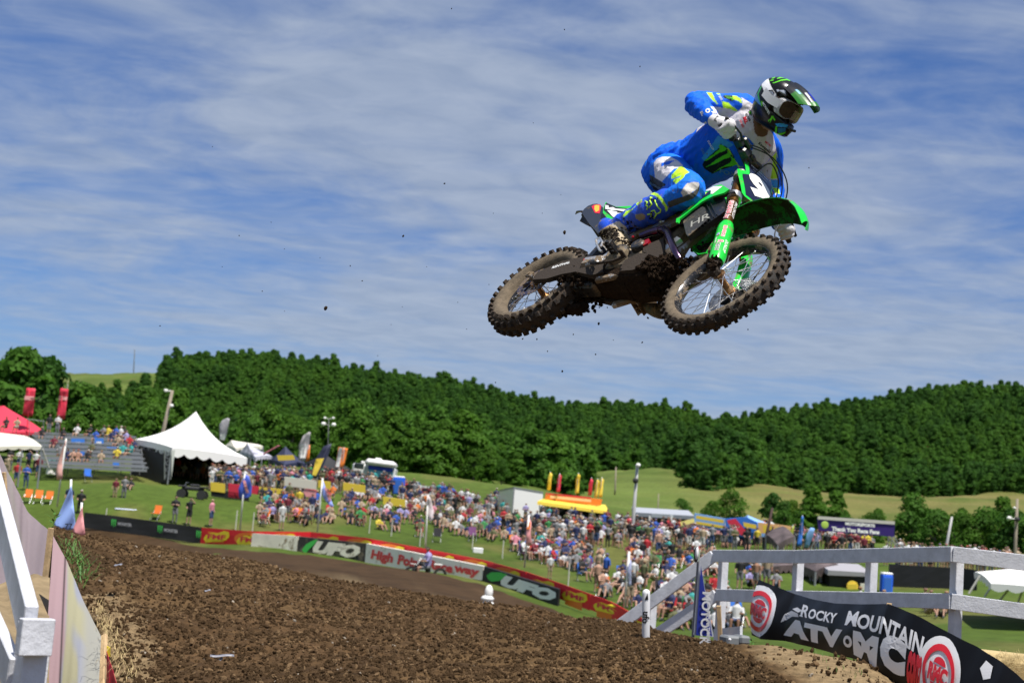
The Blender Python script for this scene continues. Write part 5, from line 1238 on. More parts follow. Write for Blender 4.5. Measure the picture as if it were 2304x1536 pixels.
# goggles
def gring(f0, hh, ww, off):
    R = []
    for k in range(40):
        t = 2 * pi * k / 40; x = ww * np.sign(cos(t)) * abs(cos(t)) ** .55; y = hh * np.sign(sin(t)) * abs(sin(t)) ** .6
        if y < 0: y *= 1.0 - .35 * math.exp(-(x / .018) ** 2)
        R.append(hp(f0 - 3.2 * x * x + off, -.018 + y, x))
    return R
b = MB(); b.rings([gring(.118, .056, .103, -.010), gring(.136, .055, .101, 0), gring(.141, .051, .096, 0), gring(.136, .046, .090, 0)], cap=False)
for s in (-1, 1): b.add([hp(.105, .012, .098 * s), hp(.105, -.040, .098 * s), hp(.045, -.038, .132 * s), hp(.045, .010, .132 * s), hp(-.02, -.020, .136 * s), hp(-.02, .030, .136 * s)], [(0, 1, 2, 3), (3, 2, 4, 5)]); b.build('goggle_frame', mat('white_frame', (.68, .68, .70), .35), helmet, smooth=True, angle=40)
b = MB(); r0 = gring(.139, .048, .093, 0); r1 = gring(.143, .030, .062, 0); r2 = gring(.1435, .008, .02, 0); b.rings([r0, r1, r2], cap=True)
b.build('goggle_lens', mat('smoked_lens', (.010, .008, .007), .08, spec=.5, var=.5, vscale=18, var2=(.07, .045, .022)), helmet, smooth=True, angle=60)
b = MB(); g = [[hp(.158 - 3.0 * x * x, z - .018, x) for x in np.linspace(-.055, .02, 8)] for z in np.linspace(-.040, .018, 5)]; b.sheet(g, .0006)
tf = bpy.data.materials.new('tear_off_film'); tf.use_nodes = True; bs = tf.node_tree.nodes['Principled BSDF']; bs.inputs['Base Color'].default_value = (.75, .68, .55, 1); bs.inputs['Alpha'].default_value = .16; bs.inputs['Roughness'].default_value = .12
b.build('tear_off', tf, helmet, smooth=True)
b = MB(); b.tube([hp(.190, -.10, -.03), hp(.193, -.105, 0), hp(.190, -.10, .03)], .008, 8); b.build('mouth_vent', mblackp, helmet)

# clods thrown up behind the bike: each a small lump hanging in the air
DB = [(733,693,9),(907,531,5),(1270,523,8),(1000,413,4),(538,530,3),(815,632,3),(788,598,3),(590,655,3),(720,580,2),(1176,762,4),(1347,728,6),(1458,715,5),(1265,835,5),(1115,860,3),(1340,797,4),(1208,763,4),(1290,752,3),(1445,770,4),(1440,150,3),(1820,378,3),(1683,741,3),(1030,680,2),(905,690,2),(1200,277,2),(1040,1045,3),(1016,20,3),(1270,67,3),(360,733,3),(478,330,2),(1160,690,3),(1100,640,2),(1355,665,3),(1232,790,3),(1380,765,2),(850,800,2),(640,700,2),(960,600,2),(1418,1003,4),(1050,740,2),(1262,438,2),(1110,480,2),(500,600,2),(610,500,2),(1220,480,2),(880,730,2),(1150,640,2),(640,560,2)]
msmall = mat('flying_clod', (.05, .034, .022), .95, bump=.8, bscale=200, spec=.1)
r_ = random.Random(12); firstc = None; shapes = []
for k in range(4):
    b = MB(); b.ball((0, 0, 0), 1, 8, 6); b.v[0] = b.v[0] * (1 + .35 * vnoise(b.v[0][:, 0] * 1.7 + k * 5, b.v[0][:, 1] * 1.7, b.v[0][:, 2] * 1.7, k))[:, None]; me = b.mesh('flying_clod'); me.materials.append(msmall); shapes.append(me)
CL = {}
def clod_label(x, y, s):
    xx = next(t for lim, t in ((420, 'over the white tent'), (560, 'over the vendor row'), (680, 'over the navy canopy'), (800, 'over the motorhome flags'), (930, 'over the red trucks'), (1090, 'left of the rear wheel'), (1140, 'under the left rim of the rear wheel'), (1200, 'under the rear wheel'), (1260, 'behind and under the rear wheel'), (1330, 'near the muddy tail'), (1420, 'under the footpegs'), (1500, 'between the two wheels'), (1700, 'under the front wheel'), (9999, 'to the right of the rider')) if x < lim)
    yy = next(t for lim, t in ((120, 'near the top of the sky'), (300, 'at helmet height'), (460, 'at seat height'), (620, 'at axle height'), (740, 'at tyre bottom height'), (860, 'just above the wooded hills'), (9999, 'in front of the woods')) if y < lim)
    t = f"{'small' if s > 3 else 'speck-sized' if s > 2 else 'tiny'} mud clod {yy}, {xx}"; return t
for i, (x, y, s) in enumerate(DB):
    d = r_.uniform(7.2, 9.0); o = link_mesh('mud_clod', shapes[i % 4]); o.location = tuple(P(x, y, d)); q = s / 2 * d / FPX; o.scale = (q * 1.15, q * .8, q * .8); o.rotation_euler = (r_.uniform(0, 3), r_.uniform(0, 3), r_.uniform(0, 3))
    lab = {0: 'large brown mud clod in the sky well left of the rear wheel', 2: 'brown clod just above and left of the muddy rear fender', 1: 'small brown clod in the sky high above the left hillside trees'}.get(i, clod_label(x, y, s))
    tag(o, lab, 'mud clod', 'mud clods thrown into the air')
# ------------------------------------------------------------------ painted fences, banners and stakes near the jump
mwhite = mat('white_painted_wood', (.60, .61, .65), .55, var=.16, vscale=7, mud=.07, mudscale=26, bump=.35, bscale=50)
mwood = mat('raw_pine', (.52, .36, .19), .7, var=.25, vscale=12, bump=.3, bscale=60)
mvinyl = mat('black_vinyl', (.005, .005, .006), .42, var=.3, vscale=3, bump=.25, bscale=6, spec=.18)
# right-hand fence: (photo x, y of the rail's mid height, depth)
def rail(b, pts, h, w, m=0):
    """board standing on edge following points; pts are centre points"""
    for a, c in zip(pts[:-1], pts[1:]):
        b.beam(a, c, w, h, up=(0, 0, 1), m=m, bev=.004)
fence = wthing('rail_fence', 'white painted board fence along the right edge of the jump, its first rails ramping up', 'fence', tuple(P(1900, 1430, 14)))
D0, D1, D2 = 16.6, 12.9, 12.6
top = [P(1378, 1418, 17.2), P(1606, 1250, D0), P(1790, 1252, 15.1), P(2144, 1246, D1), P(2330, 1268, D2), P(2520, 1290, 12.6)]
mid = [P(1460, 1438, 17.0), P(1612, 1338, D0), P(1790, 1343, 15.1), P(2140, 1352, D1), P(2330, 1378, D2), P(2520, 1400, 12.6)]
def board(a, c, h=.140, w=.038, bow=0):
    b = MB(); b.beam(a + nrm(c - a) * .002, c - nrm(c - a) * .002, w, h, up=(0, 0, 1), bev=.004); return b.build('rail', mwhite, fence)
for seq in (top, mid):
    for a, c in zip(seq[:-1], seq[1:]): board(a, c)
for k, (x, yt, yb, d) in enumerate([(1628, 1262, 1446, D0 + .06), (1797, 1258, 1360, 15.1), (1962, 1258, 1345, 14.1), (2154, 1258, 1450, D1 + .06), (2345, 1285, 1470, D2 + .06), (1468, 1352, 1425, 17.1)]):
    q = P(x, yt, d + .075); bt = arr(q[0], q[1], P(x, yb, d)[2] - (1.0 if k in (0, 3, 4) else 0)); top_ = q
    dirv = nrm(D := (P(2144, 1246, D1) - P(1606, 1250, D0))); ang = math.atan2(dirv[1], dirv[0])
    b = MB(); hgt = top_[2] - bt[2]; b.box((top_ + bt) / 2, (.092, .088, hgt), rotm((0, 0, 1), ang), bev=.005); b.build('post', mwhite, fence)
b = MB(); a, c = P(1608, 1430, 15.8), P(1668, 1424, 15.2); b.beam(a, c, .03, .15); b.build('rail', mwhite, fence)

# the black sponsor banner slung along the stakes; rows from top to bottom edge
BX = [(1708, 1303, 1692, 1428, 13.6), (1745, 1319, 1712, 1437, 13.3), (1790, 1336, 1765, 1441, 13.0), (1830, 1348, 1815, 1452, 12.5), (1880, 1357, 1865, 1466, 12.0), (1940, 1359, 1925, 1482, 11.5), (2000, 1358, 1978, 1518, 11.05), (2060, 1382, 2040, 1560, 10.7), (2130, 1420, 2100, 1600, 10.4), (2200, 1455, 2165, 1640, 10.1), (2260, 1492, 2230, 1680, 9.8), (2304, 1530, 2290, 1710, 9.6), (2400, 1590, 2380, 1780, 9.2)]
banner = wthing('sponsor_banner', 'black vinyl sponsor banner with white lettering and round red logos, sagging beside the jump', 'banner', tuple(P(1950, 1500, 11.6)), None)
def banner_pt(u, v, off=0.0):
    """u 0..1 along, v 0 top .. 1 bottom"""
    t = u * (len(BX) - 1); xs = range(len(BX)); g = [float(np.interp(t, xs, [b[k] for b in BX])) for k in range(5)]
    a = P(g[0], g[1], g[4] + .04); b = P(g[2], g[3], g[4] - .10); p = a * (1 - v) + b * v
    bul = .05 * sin(pi * v) * (1 if u < .5 else .8) + .008 * sin(u * 47 + 3 * v) * (.3 + v) + .004 * sin(u * 91 + 6 * v)
    n = nrm(arr(-.75, -.66, .0)); return p + n * (bul + off)
# real widths along the banner for even lettering
_u = np.linspace(0, 1, 200); _m = np.array([banner_pt(a, .5) for a in _u]); _s = np.concatenate([[0], np.cumsum(np.linalg.norm(np.diff(_m, axis=0), axis=1))])
def u_at_px(x): return float(np.interp(x, [(b[0] + b[2]) / 2 for b in BX], np.linspace(0, 1, len(BX))))
b = MB(); b.sheet([[banner_pt(a, v) for v in np.linspace(0, 1, 26)] for a in np.linspace(0, 1, 300)], .003); b.build('sheet', mvinyl, banner, smooth=True, angle=60)
mbw = mat('banner_white', (.74, .74, .76), .35, bump=.2, bscale=8); mbr = mat('banner_red', (.66, .012, .025), .35); mbg = mat('banner_grey', (.42, .42, .44), .35)
def banner_poly(poly, off, m, name='lettering', maxlen=.02):
    """poly in (photo x at mid banner height, v) pairs"""
    pts = [(a / 1000.0, v, 0) for a, v in poly]; v_, f = refine(pts, tess(poly), .012)
    b = MB(); b.add([banner_pt(u_at_px(p[0] * 1000.0), p[1], off) for p in v_], f); b.build(name, m, banner, fix=False)
def banner_text(txt, x0, x1, v0, v1, m, off=.009, bold=.02, shear=0.0, name='lettering', slope=0.0, lift=0.0):
    v_, f = text_mesh(txt, 1.0, bold, shear); v_, f = refine(v_, f, .30); mn = v_.min(0); mx = v_.max(0); b = MB(); out = []
    for p in v_:
        s = (p[0] - mn[0]) / (mx[0] - mn[0]); t = (p[1] - mn[1]) / (mx[1] - mn[1]); vv = v1 + (v0 - v1) * t; out.append(banner_pt(u_at_px(x0 + (x1 - x0) * s + slope * (t - .5)), vv + lift * s, off))
    b.add(out, f); b.build(name, m, banner, fix=False)
def ell(cx, cv, rx, rv, a0=0, a1=360, n=30): return [(cx + rx * cos(radians(a0 + (a1 - a0) * k / n)), cv + rv * sin(radians(a0 + (a1 - a0) * k / n))) for k in range(n + (0 if a1 - a0 == 360 else 1))]
def round_logo2(cx, rx, cv=.52, rv=.46):
    banner_poly(ell(cx, cv, rx, rv), .008, mbw, 'round_logo')
    P_ = []; F_ = []; n = 40
    for k in range(n):
        a = 2 * pi * k / n; P_ += [banner_pt(u_at_px(cx + rx * .76 * cos(a)), cv + rv * .80 * sin(a), .018), banner_pt(u_at_px(cx + rx * .62 * cos(a)), cv + rv * .62 * sin(a), .018)]; j = (k + 1) % n; F_.append((2 * k, 2 * j, 2 * j + 1, 2 * k + 1))
    b = MB(); b.add(P_, F_); b.build('round_logo', mbr, banner, fix=False)
    banner_poly(ell(cx, cv + rv * .26, rx * .30, rv * .20, 0, 180, 8), .012, mbr, 'round_logo'); banner_poly(ell(cx, cv - rv * .26, rx * .30, rv * .20, 180, 360, 8), .012, mbr, 'round_logo')
    banner_text('RMC', cx - rx * .46, cx + rx * .46, cv - rv * .24, cv + rv * .24, mbr, .020, .06)
round_logo2(1716, 36); round_logo2(2120, 46)
banner_text('R', 1806, 1823, .15, .40, mbw, bold=.03); banner_text('OCKY', 1824, 1886, .19, .40, mbw, bold=.03); banner_text('M', 1908, 1934, .13, .40, mbw, bold=.03); banner_text('OUNTAIN', 1935, 2078, .17, .42, mbw, bold=.03, lift=.02)
for x0, x1 in ((1804, 1812), (1907, 1914), (1927, 1935)): banner_poly([(x0, .385), (x1, .385), (x1, .405), (x0, .405)], .0085, mbw, 'lettering')
banner_text('ATV', 1776, 1905, .50, .88, mbw, bold=.07, shear=.0); banner_poly(ell(1919, .70, 9, .11), .008, mbw, 'lettering'); banner_poly(ell(1919, .70, 4, .05), .012, mvinyl, 'lettering')
banner_text('M', 1930, 1986, .48, .92, mbw, bold=.08); banner_text('C', 1990, 2046, .36, .84, mbw, bold=.10); banner_poly([(1768, .62), (1772, .45), (1785, .34), (1800, .36), (1803, .43), (1790, .45), (1780, .55)], .008, mbg, 'lettering'); banner_poly([(1785, .30), (1795, .24), (1808, .28), (1800, .34)], .008, mbw, 'lettering')
banner_text('com', 2050, 2082, .42, .86, mbr, bold=.06, shear=.3)
banner_poly([(2182, .70), (2188, .48), (2203, .40), (2218, .44), (2226, .70)], .008, mbw, 'lettering'); banner_poly([(2200, .20), (2208, .08), (2224, .10), (2226, .24), (2212, .30)], .008, mbw, 'lettering'); banner_poly([(2215, .36), (2236, .30), (2240, .48), (2226, .44)], .008, mbw, 'lettering'); banner_text('R', 2250, 2285, .25, .55, mbw, bold=.05); banner_text('ATV', 2190, 2330, .55, .9, mbw, bold=.07)

def stake(name_label, a, c, w=.038, t=.020, yaw=0.3):
    b = MB(); d = a - c; b.beam(c, a, w, t, up=(sin(yaw), cos(yaw), 0), bev=.002); o = b.build('wooden_stake', mwood, None); return o
def single(o, label, cat, group=None): return tag(o, label, cat, group)
single(stake('', P(1617, 1362, 15.4), P(1621, 1445, 15.4), .045, .04), 'thin bare pine stake standing against the lowest white post at the right', 'stake')
single(stake('', P(2001, 1356, 11.12), P(1985, 1560, 11.0), .04, .03), 'pine stake hidden in the fold where the black banner bends', 'stake')
# leaning blue race banner triangle and numbered stake
def poly_thing(name, pts_d, thick, m, label, cat, parent=None, group=None):
    pts = [P(*q) for q in pts_d]; n = nrm(np.cross(pts[1] - pts[0], pts[2] - pts[0])); b = MB(); b.prism(pts, n * thick)
    o = b.build(name, m, parent); return tag(o, label, cat, group) if label else o
mnavyb = mat('navy_banner', (.018, .035, .30), .5, var=.12, vscale=4); mgreyedge = mat('pale_edging', (.50, .52, .58), .5)
tri = wthing('feather_banner', 'tall narrow blue triangle banner with white edging standing before the right-hand fence', 'banner', tuple(P(1582, 1430, 12.4)))
b = MB(); q = [P(1574, 1255, 12.4), P(1606, 1432, 12.4), P(1561, 1428, 12.4)]; b.prism(q, -BCK * .03); b.build('sheet', mgreyedge, tri)
b = MB(); q = [P(1577, 1272, 12.39), P(1602, 1430, 12.39), P(1566, 1428, 12.39)]; b.prism(q, -BCK * -.004); b.build('panel', mnavyb, tri)
b = MB(); b.tube([P(1571, 1262, 12.45), P(1559, 1432, 12.45)], .013, 8); b.build('pole', mat('grey_pole', (.22, .22, .24), .5), tri)
def flat_text(txt, o, u, v, size, m, parent, bold=.02, shear=0.0, sx=1.0, name='lettering'):
    u = nrm(u); v = np.asarray(v, float); v = nrm(v - u * (v @ u)); return decal(name, txt, lambda a, c: o + u * a + v * c, m, parent, size, bold * size, shear, sx=sx)
flat_text('MOTOCROSS', P(1585, 1412, 12.37), -UPV * 1.0 - RGT * .06, RGT, .105, mbw, tri, .03)
flat_text('PRO NATIONAL', P(1593, 1410, 12.37), -UPV * 1.0 + RGT * .05, RGT, .04, mbw, tri, .03)
post = wthing('marker_post', 'short white round-topped marker post with black lettering at the foot of the ramped rails', 'marker post', tuple(P(1455, 1420, 12.9)))
b = MB(); b.tube([P(1453, 1432, 12.9), P(1454, 1334, 12.9), P(1454, 1328, 12.9), P(1454, 1325, 12.9)], [.036, .036, .03, .012], 16); b.build('post', mat('white_plastic', (.72, .72, .74), .4), post, smooth=True, angle=50)
flat_text('ufo', P(1452.5, 1388, 12.862), -UPV * .98 - RGT * .08, RGT, .085, mblkprint, post, .03); poly_thing('lettering', [(1457, 1334, 12.862), (1459, 1348, 12.862), (1450, 1349, 12.862)], .002, mblkprint, None, None, post)
lamp = wthing('camera_dish', 'small round white and black device on top of the blue triangle banner', 'camera', tuple(P(1570, 1255, 12.4)))
b = MB(); b.ball(P(1568, 1244, 12.4), (.016, .03, .055), 10, 8); b.build('housing', mbw, lamp, smooth=True)
b = MB(); b.ball(P(1566.5, 1247, 12.42), (.020, .025, .070), 10, 8); b.build('back_shell', mrubber, lamp, smooth=True); b = MB(); b.tube([P(1571, 1262, 12.4), P(1575, 1236, 12.4)], .006, 6); b.build('rod', mat('pale_green', (.5, .6, .45), .5), lamp)
box = wthing('plastic_crate', 'grey box with a small lamp lying behind the dirt between blue banner and black banner', 'box', tuple(P(1650, 1440, 14.5)))
b = MB(); b.box(P(1648, 1440, 14.6), (.22, .2, .10), rotm((0, 0, 1), .3), bev=.02); b.box(P(1668, 1438, 14.6), (.12, .2, .09), rotm((0, 0, 1), .3), bev=.02); b.build('body', mat('grey_box', (.16, .17, .18), .6), box); b = MB(); b.ball(P(1642, 1438, 14.4), .016, 8, 6); b.build('lens', mbw, box)

# left-hand fence with its heavy post, seen close
lf = wthing('rail_fence', 'white painted fence at the left edge, with heavy square post close to the camera', 'fence', tuple(P(40, 1536, 4.8)))
def lbeam(name, a, c, w, h, up, m=mwhite): b = MB(); b.beam(a, c, w, h, up=up, bev=.004); return b.build(name, m, lf)
# square post: its left face turned to us in shade, its right face lit
pc = P(66, 1520, 4.75); ang = radians(38); b = MB(); zt = P(66, 1400, 4.75)[2]; zb = zt - 1.6
b.box((pc[0], pc[1], (zt + zb) / 2), (.090, .090, zt - zb), rotm((0, 0, 1), ang), bev=.003); b.build('post', mwhite, lf)
b = MB(); cc = P(80, 1432, 4.70); b.box(cc, (.11, .040, .12), rotm((0, 0, 1), ang), bev=.003); b.build('post', mwhite, lf)
lbeam('rail', P(-34, 1000, 8.2), P(66, 1408, 4.78), .045, .14, (0, 0, 1)); lbeam('rail', P(-85, 1250, 6.3), P(30, 1520, 4.75), .040, .12, (0, 0, 1))
# faded backs of course banners, staked in a line
mback = mat('banner_back', (.40, .31, .37), .85, attr='Col', bump=.2, bscale=40)
_nt = mback.node_tree; _b = _nt.nodes['Principled BSDF']; _t = _nt.nodes.new('ShaderNodeBsdfTranslucent'); _mx = _nt.nodes.new('ShaderNodeMixShader'); _mx.inputs[0].default_value = .4
_nt.links.new([n for n in _nt.nodes if n.bl_idname == 'ShaderNodeAttribute'][0].outputs[0], _t.inputs[0]); _nt.links.new(_b.outputs[0], _mx.inputs[1]); _nt.links.new(_t.outputs[0], _mx.inputs[2]); _nt.links.new(_mx.outputs[0], _nt.nodes['Material Output'].inputs[0])
def cloth(name, label, rows, colfn, cat='banner', fold=.03, mm=None):
    """rows: list of (top px, py, depth, bottom px, py, depth); hangs between stakes"""
    t = wthing(name, label, cat, tuple(P(*rows[0][3:6]))); n = 60; g = np.zeros((n, 30, 3)); xs = np.linspace(0, len(rows) - 1, n)
    top = np.array([P(*r[:3]) for r in rows]); bot = np.array([P(*r[3:6]) for r in rows])
    for i, x in enumerate(xs):
        a = np.array([np.interp(x, range(len(rows)), top[:, k]) for k in range(3)]); c = np.array([np.interp(x, range(len(rows)), bot[:, k]) for k in range(3)])
        for j in range(30):
            s = j / 29; p = a * (1 - s) + c * s; g[i, j] = p - BCK * (-1) * (fold * sin(x * 3.4 + s * 2.0) * (.3 + s) + fold * .12 * sin(x * 15 + s * 5))
    b = MB(); b.sheet(g, 0 if colfn else .002); o = b.build('sheet', mm or mback, t, smooth=True, angle=60, fix=True)
    if colfn:
        k = len(o.data.vertices); vcol(o.data, 'Col', np.array([colfn((q % 1800) // 30 / 59.0, (q % 1800) % 30 / 29.0) for q in range(k)]))
    return t
def _n1(a, b, sd): return float(vnoise(np.array([a]), np.array([b]), 0.0, sd)[0])
def _sm(x): x = min(1, max(0, x)); return x * x * (3 - 2 * x)
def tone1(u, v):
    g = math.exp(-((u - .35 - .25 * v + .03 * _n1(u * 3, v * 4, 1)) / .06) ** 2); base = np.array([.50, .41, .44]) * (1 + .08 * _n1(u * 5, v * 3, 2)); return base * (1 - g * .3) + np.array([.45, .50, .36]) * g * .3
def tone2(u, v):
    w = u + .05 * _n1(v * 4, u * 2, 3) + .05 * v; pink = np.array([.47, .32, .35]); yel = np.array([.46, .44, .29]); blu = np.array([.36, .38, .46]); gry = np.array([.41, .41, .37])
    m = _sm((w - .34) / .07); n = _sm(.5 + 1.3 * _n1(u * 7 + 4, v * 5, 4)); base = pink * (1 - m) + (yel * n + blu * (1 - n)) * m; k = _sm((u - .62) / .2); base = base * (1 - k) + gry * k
    d = math.exp(-((u - .30 - .02 * v) / .022) ** 2); return base * (1 - .85 * d)  # narrow dark line: shade of a fold painted into the cloth colour
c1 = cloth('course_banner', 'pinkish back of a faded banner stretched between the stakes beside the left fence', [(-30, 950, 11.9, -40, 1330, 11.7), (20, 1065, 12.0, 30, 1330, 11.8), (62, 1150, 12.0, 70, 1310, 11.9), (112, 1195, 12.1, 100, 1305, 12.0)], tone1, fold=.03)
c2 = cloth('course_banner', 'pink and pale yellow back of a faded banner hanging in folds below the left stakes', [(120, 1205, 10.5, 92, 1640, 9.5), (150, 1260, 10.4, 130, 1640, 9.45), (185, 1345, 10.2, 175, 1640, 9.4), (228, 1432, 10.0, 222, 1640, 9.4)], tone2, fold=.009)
mredb = mat('red_banner', (.52, .012, .04), .6); myel = mat('yellow_banner', (.75, .58, .02), .55)
c3 = cloth('course_banner', 'narrow red and yellow banner edge hanging at the lower left corner of the dirt', [(240, 1462, 9.0, 244, 1660, 8.6), (252, 1500, 8.8, 262, 1660, 8.4), (268, 1560, 8.5, 280, 1660, 8.3)], None, fold=.02, mm=mredb)
b = MB(); b.prism([P(241, 1452, 9.0), P(249, 1456, 9.0), (P(248, 1476, 9.0)), P(242, 1472, 9.0)], BCK * .01); b.build('sheet', myel, c3)
single(stake('', P(8, 1062, 11.9), P(14, 1160, 11.9), .036, .03), 'pine stake at the far left rising above the pinkish banner', 'stake')
single(stake('', P(115, 1187, 11.75), P(98, 1330, 11.7), .042, .03), 'pine stake where the two faded left banners meet', 'stake')
single(stake('', P(235, 1428, 9.15), P(226, 1640, 8.6), .036, .026), 'pine stake at the lower left corner beside the red banner edge', 'stake')
# sandy side bank under the left fence
b = MB(); g = [[P(x, 1300 + 40 * abs(sin(x)) * 0 + s * 330, 11.2 - s * 5.0) + arr(0, 0, .05 * fbm(x / 40.0, s * 3, o=2)) for s in np.linspace(0, 1, 16)] for x in np.linspace(-260, 112, 40)]
b.sheet(g); o = b.build('sand_bank', mat('sand', (.22, .165, .095), .95, var=.3, vscale=5, bump=1.0, bscale=18, spec=.1), None, smooth=True); tag(o, 'sandy brown bank below the left fence', kind='structure')

# grass tufts, weeds and straw
mblade = mat('grass_blade', (.035, .15, .018), .6, var=.4, vscale=6, var2=(.10, .26, .03)); mstraw = mat('straw', (.50, .38, .18), .8, var=.3, vscale=20)
def blades(name, m, spots, N, L, w, seed, lean=.6, label=None, kind=None, drop=.0, cat=None):
    r = random.Random(seed); b = MB()
    for i in range(N):
        x, y, d, sx, sy = r.choice(spots); p = P(x + r.gauss(0, sx), y + r.gauss(0, sy), d + r.gauss(0, .12)); a = r.uniform(0, 6.28); l = L * r.uniform(.5, 1.3); dx = arr(cos(a), sin(a), 0) * lean * l * r.uniform(.3, 1); s = arr(-sin(a), cos(a), 0) * w
        m1 = p + dx * .4 + arr(0, 0, l * .7); m2 = p + dx + arr(0, 0, l * (.9 - drop)); b.add([p - s, p + s, m1 + s * .8, m1 - s * .8, m2], [(0, 1, 2, 3), (3, 2, 4)])
    o = b.build(name, m, None, fix=False); return tag(o, label, cat, kind=kind)
blades('grass_tuft', mblade, [(158, 1240, 13.2, 12, 12), (175, 1268, 12.6, 12, 12), (185, 1300, 12.0, 13, 14)], 210, .10, .003, 5, 2.6, 'green grass growing along the left rim of the dirt jump', kind='stuff', drop=.3)
blades('straw_scatter', mstraw, [(262, 1475, 8.9, 12, 16), (285, 1510, 8.4, 16, 16), (250, 1440, 9.4, 8, 12), (225, 1380, 10.4, 6, 14), (240, 1410, 9.8, 8, 12)], 300, .055, .0014, 6, 1.9, 'dry straw caught along the left edge of the dirt', kind='stuff', drop=.88)
blades('dry_weeds', mat('weed', (.09, .17, .03), .7, var=.4, vscale=6), [(1845, 1496, 11.0, 14, 6), (1860, 1492, 11.0, 10, 5), (1890, 1512, 10.6, 12, 5), (1930, 1520, 10.4, 14, 6), (1780, 1500, 11.2, 10, 6), (1820, 1475, 11.4, 12, 5)], 150, .045, .0022, 7, .8, 'sparse low weeds on the dry tan shoulder of the jump', kind='stuff')
def weed(name, x, y, d, h, label, seed):
    r = random.Random(seed); b = MB(); p = P(x, y, d); top = p + arr(0, 0, h); b.tube([p, p + arr(.004, 0, h * .5), top], [.003, .0025, .001], 5); 
    for i in range(9):
        t = .25 + .75 * i / 9; q = p * (1 - t) + top * t; a = i * 2.4; l = h * r.uniform(.35, .55); dx = arr(cos(a), sin(a), r.uniform(.3, .9)); dx = nrm(dx) * l; s = nrm(np.cross(dx, (0, 0, 1))) * l * .16
        b.add([q, q + dx * .5 + s, q + dx, q + dx * .5 - s], [(0, 1, 2, 3)])
    o = b.build(name, mblade, None, fix=False); return tag(o, label, 'weed')
weed('weed_plant', 1690, 1468, 12.1, .115, 'small green weed standing at the brow of the dirt before the first round logo', 1)
weed('weed_plant', 1762, 1505, 11.0, .075, 'low bright green weed on the tan dirt below the banner lettering', 2)
weed('weed_plant', 1795, 1522, 10.8, .05, 'tiny green sprout at the bottom of the tan dirt patch', 3)
weed('weed_plant', 118, 1192, 13.4, .19, 'leafy green weed growing by the pine stake at the left', 4)
# straw bale behind the banner
bale = wthing('straw_bale', 'straw bale with loose ends behind the low right end of the black banner', 'straw bale', tuple(P(2275, 1500, 11.5)))
b = MB(); b.box(P(2290, 1530, 11.6), (.9, .45, .42), rotm((0, 0, 1), -.5), bev=.06); b.build('bale', mstraw, bale)
r = random.Random(2); b = MB()
for i in range(900):
    p = P(2275 + r.gauss(0, 20), 1478 + abs(r.gauss(0, 18)), 11.4 + r.uniform(-.2, .2)); d_ = arr(r.gauss(0, 1), r.gauss(0, 1), r.gauss(.6, .6)) * .035; s = arr(.0016, 0, .0016); b.add([p, p + s, p + d_ + s, p + d_], [(0, 1, 2, 3)])
b.build('loose_straw', mstraw, bale, fix=False)
# torn plastic scraps on the dirt: tear-off film and tape
mfilm = mat('tear_off_scrap', (.20, .20, .23), .35)
for i, (x, y, d, w, h, a, lab) in enumerate([(267, 1274, 12.6, .03, .10, .5, 'clear grey goggle tear-off lying on the dirt near the left grass'), (499, 1480, 9.0, .15, .035, .25, 'curled clear tear-off film on the dirt at the bottom left of centre'), (467, 1332, 12.2, .05, .03, .1, 'flat pale stone or wrapper on the brown dirt left of centre'), (495, 1487, 9.0, .03, .03, .9, 'small folded scrap of film beside the curled tear-off')]):
    c = P(x, y, d) + arr(0, 0, .006); b = MB(); g = []
    for u in np.linspace(-.5, .5, 9): g.append([c + rotm((0, 0, 1), a if i != 0 else 0) @ arr(u * w * (2.2 if i == 0 else 1), v * h, .006 * sin(u * 5) + .006 * cos(v * 7) + .012) for v in np.linspace(-.5, .5, 5)])
    b.sheet(g, .001); o = b.build('plastic_scrap', mfilm, None, smooth=True); tag(o, lab, 'litter')
# ------------------------------------------------------------------ track-side banners, tents, stands and vehicles
def base_z(p): return arr(p[0], p[1], float(land(p[0], p[1])))
def G(px, py, dmin=40.0): return foot(px, py, dmin)
UPW = arr(0, 0, 1)
mcl = lambda n, c, **k: mat(n, c, .65, **k)
c_white = mcl('canvas_white', (.80, .79, .76)); c_cream = mcl('canvas_cream', (.72, .68, .58)); c_red = mcl('canvas_red', (.66, .03, .07)); c_navy = mcl('canvas_navy', (.025, .03, .07)); c_black = mcl('canvas_black', (.012, .012, .014))
c_yel = mcl('canvas_yellow', (.80, .58, .06)); c_blue = mcl('canvas_blue', (.03, .17, .62)); c_lblue = mcl('canvas_light_blue', (.22, .42, .80)); c_orange = mcl('canvas_orange', (.82, .22, .03)); c_grey = mcl('canvas_grey', (.33, .32, .34)); c_pink = mcl('canvas_pink', (.82, .35, .36)); c_purple = mcl('canvas_purple', (.05, .02, .22)); c_sil = mat('bare_metal', (.32, .33, .35), .4, metal=.5); c_teal = mcl('canvas_teal', (.10, .42, .42)); c_green = mcl('print_green', (.06, .50, .08)); c_brown = mcl('brown_wood', (.20, .13, .08)); c_conc = mcl('pale_post', (.52, .50, .45))

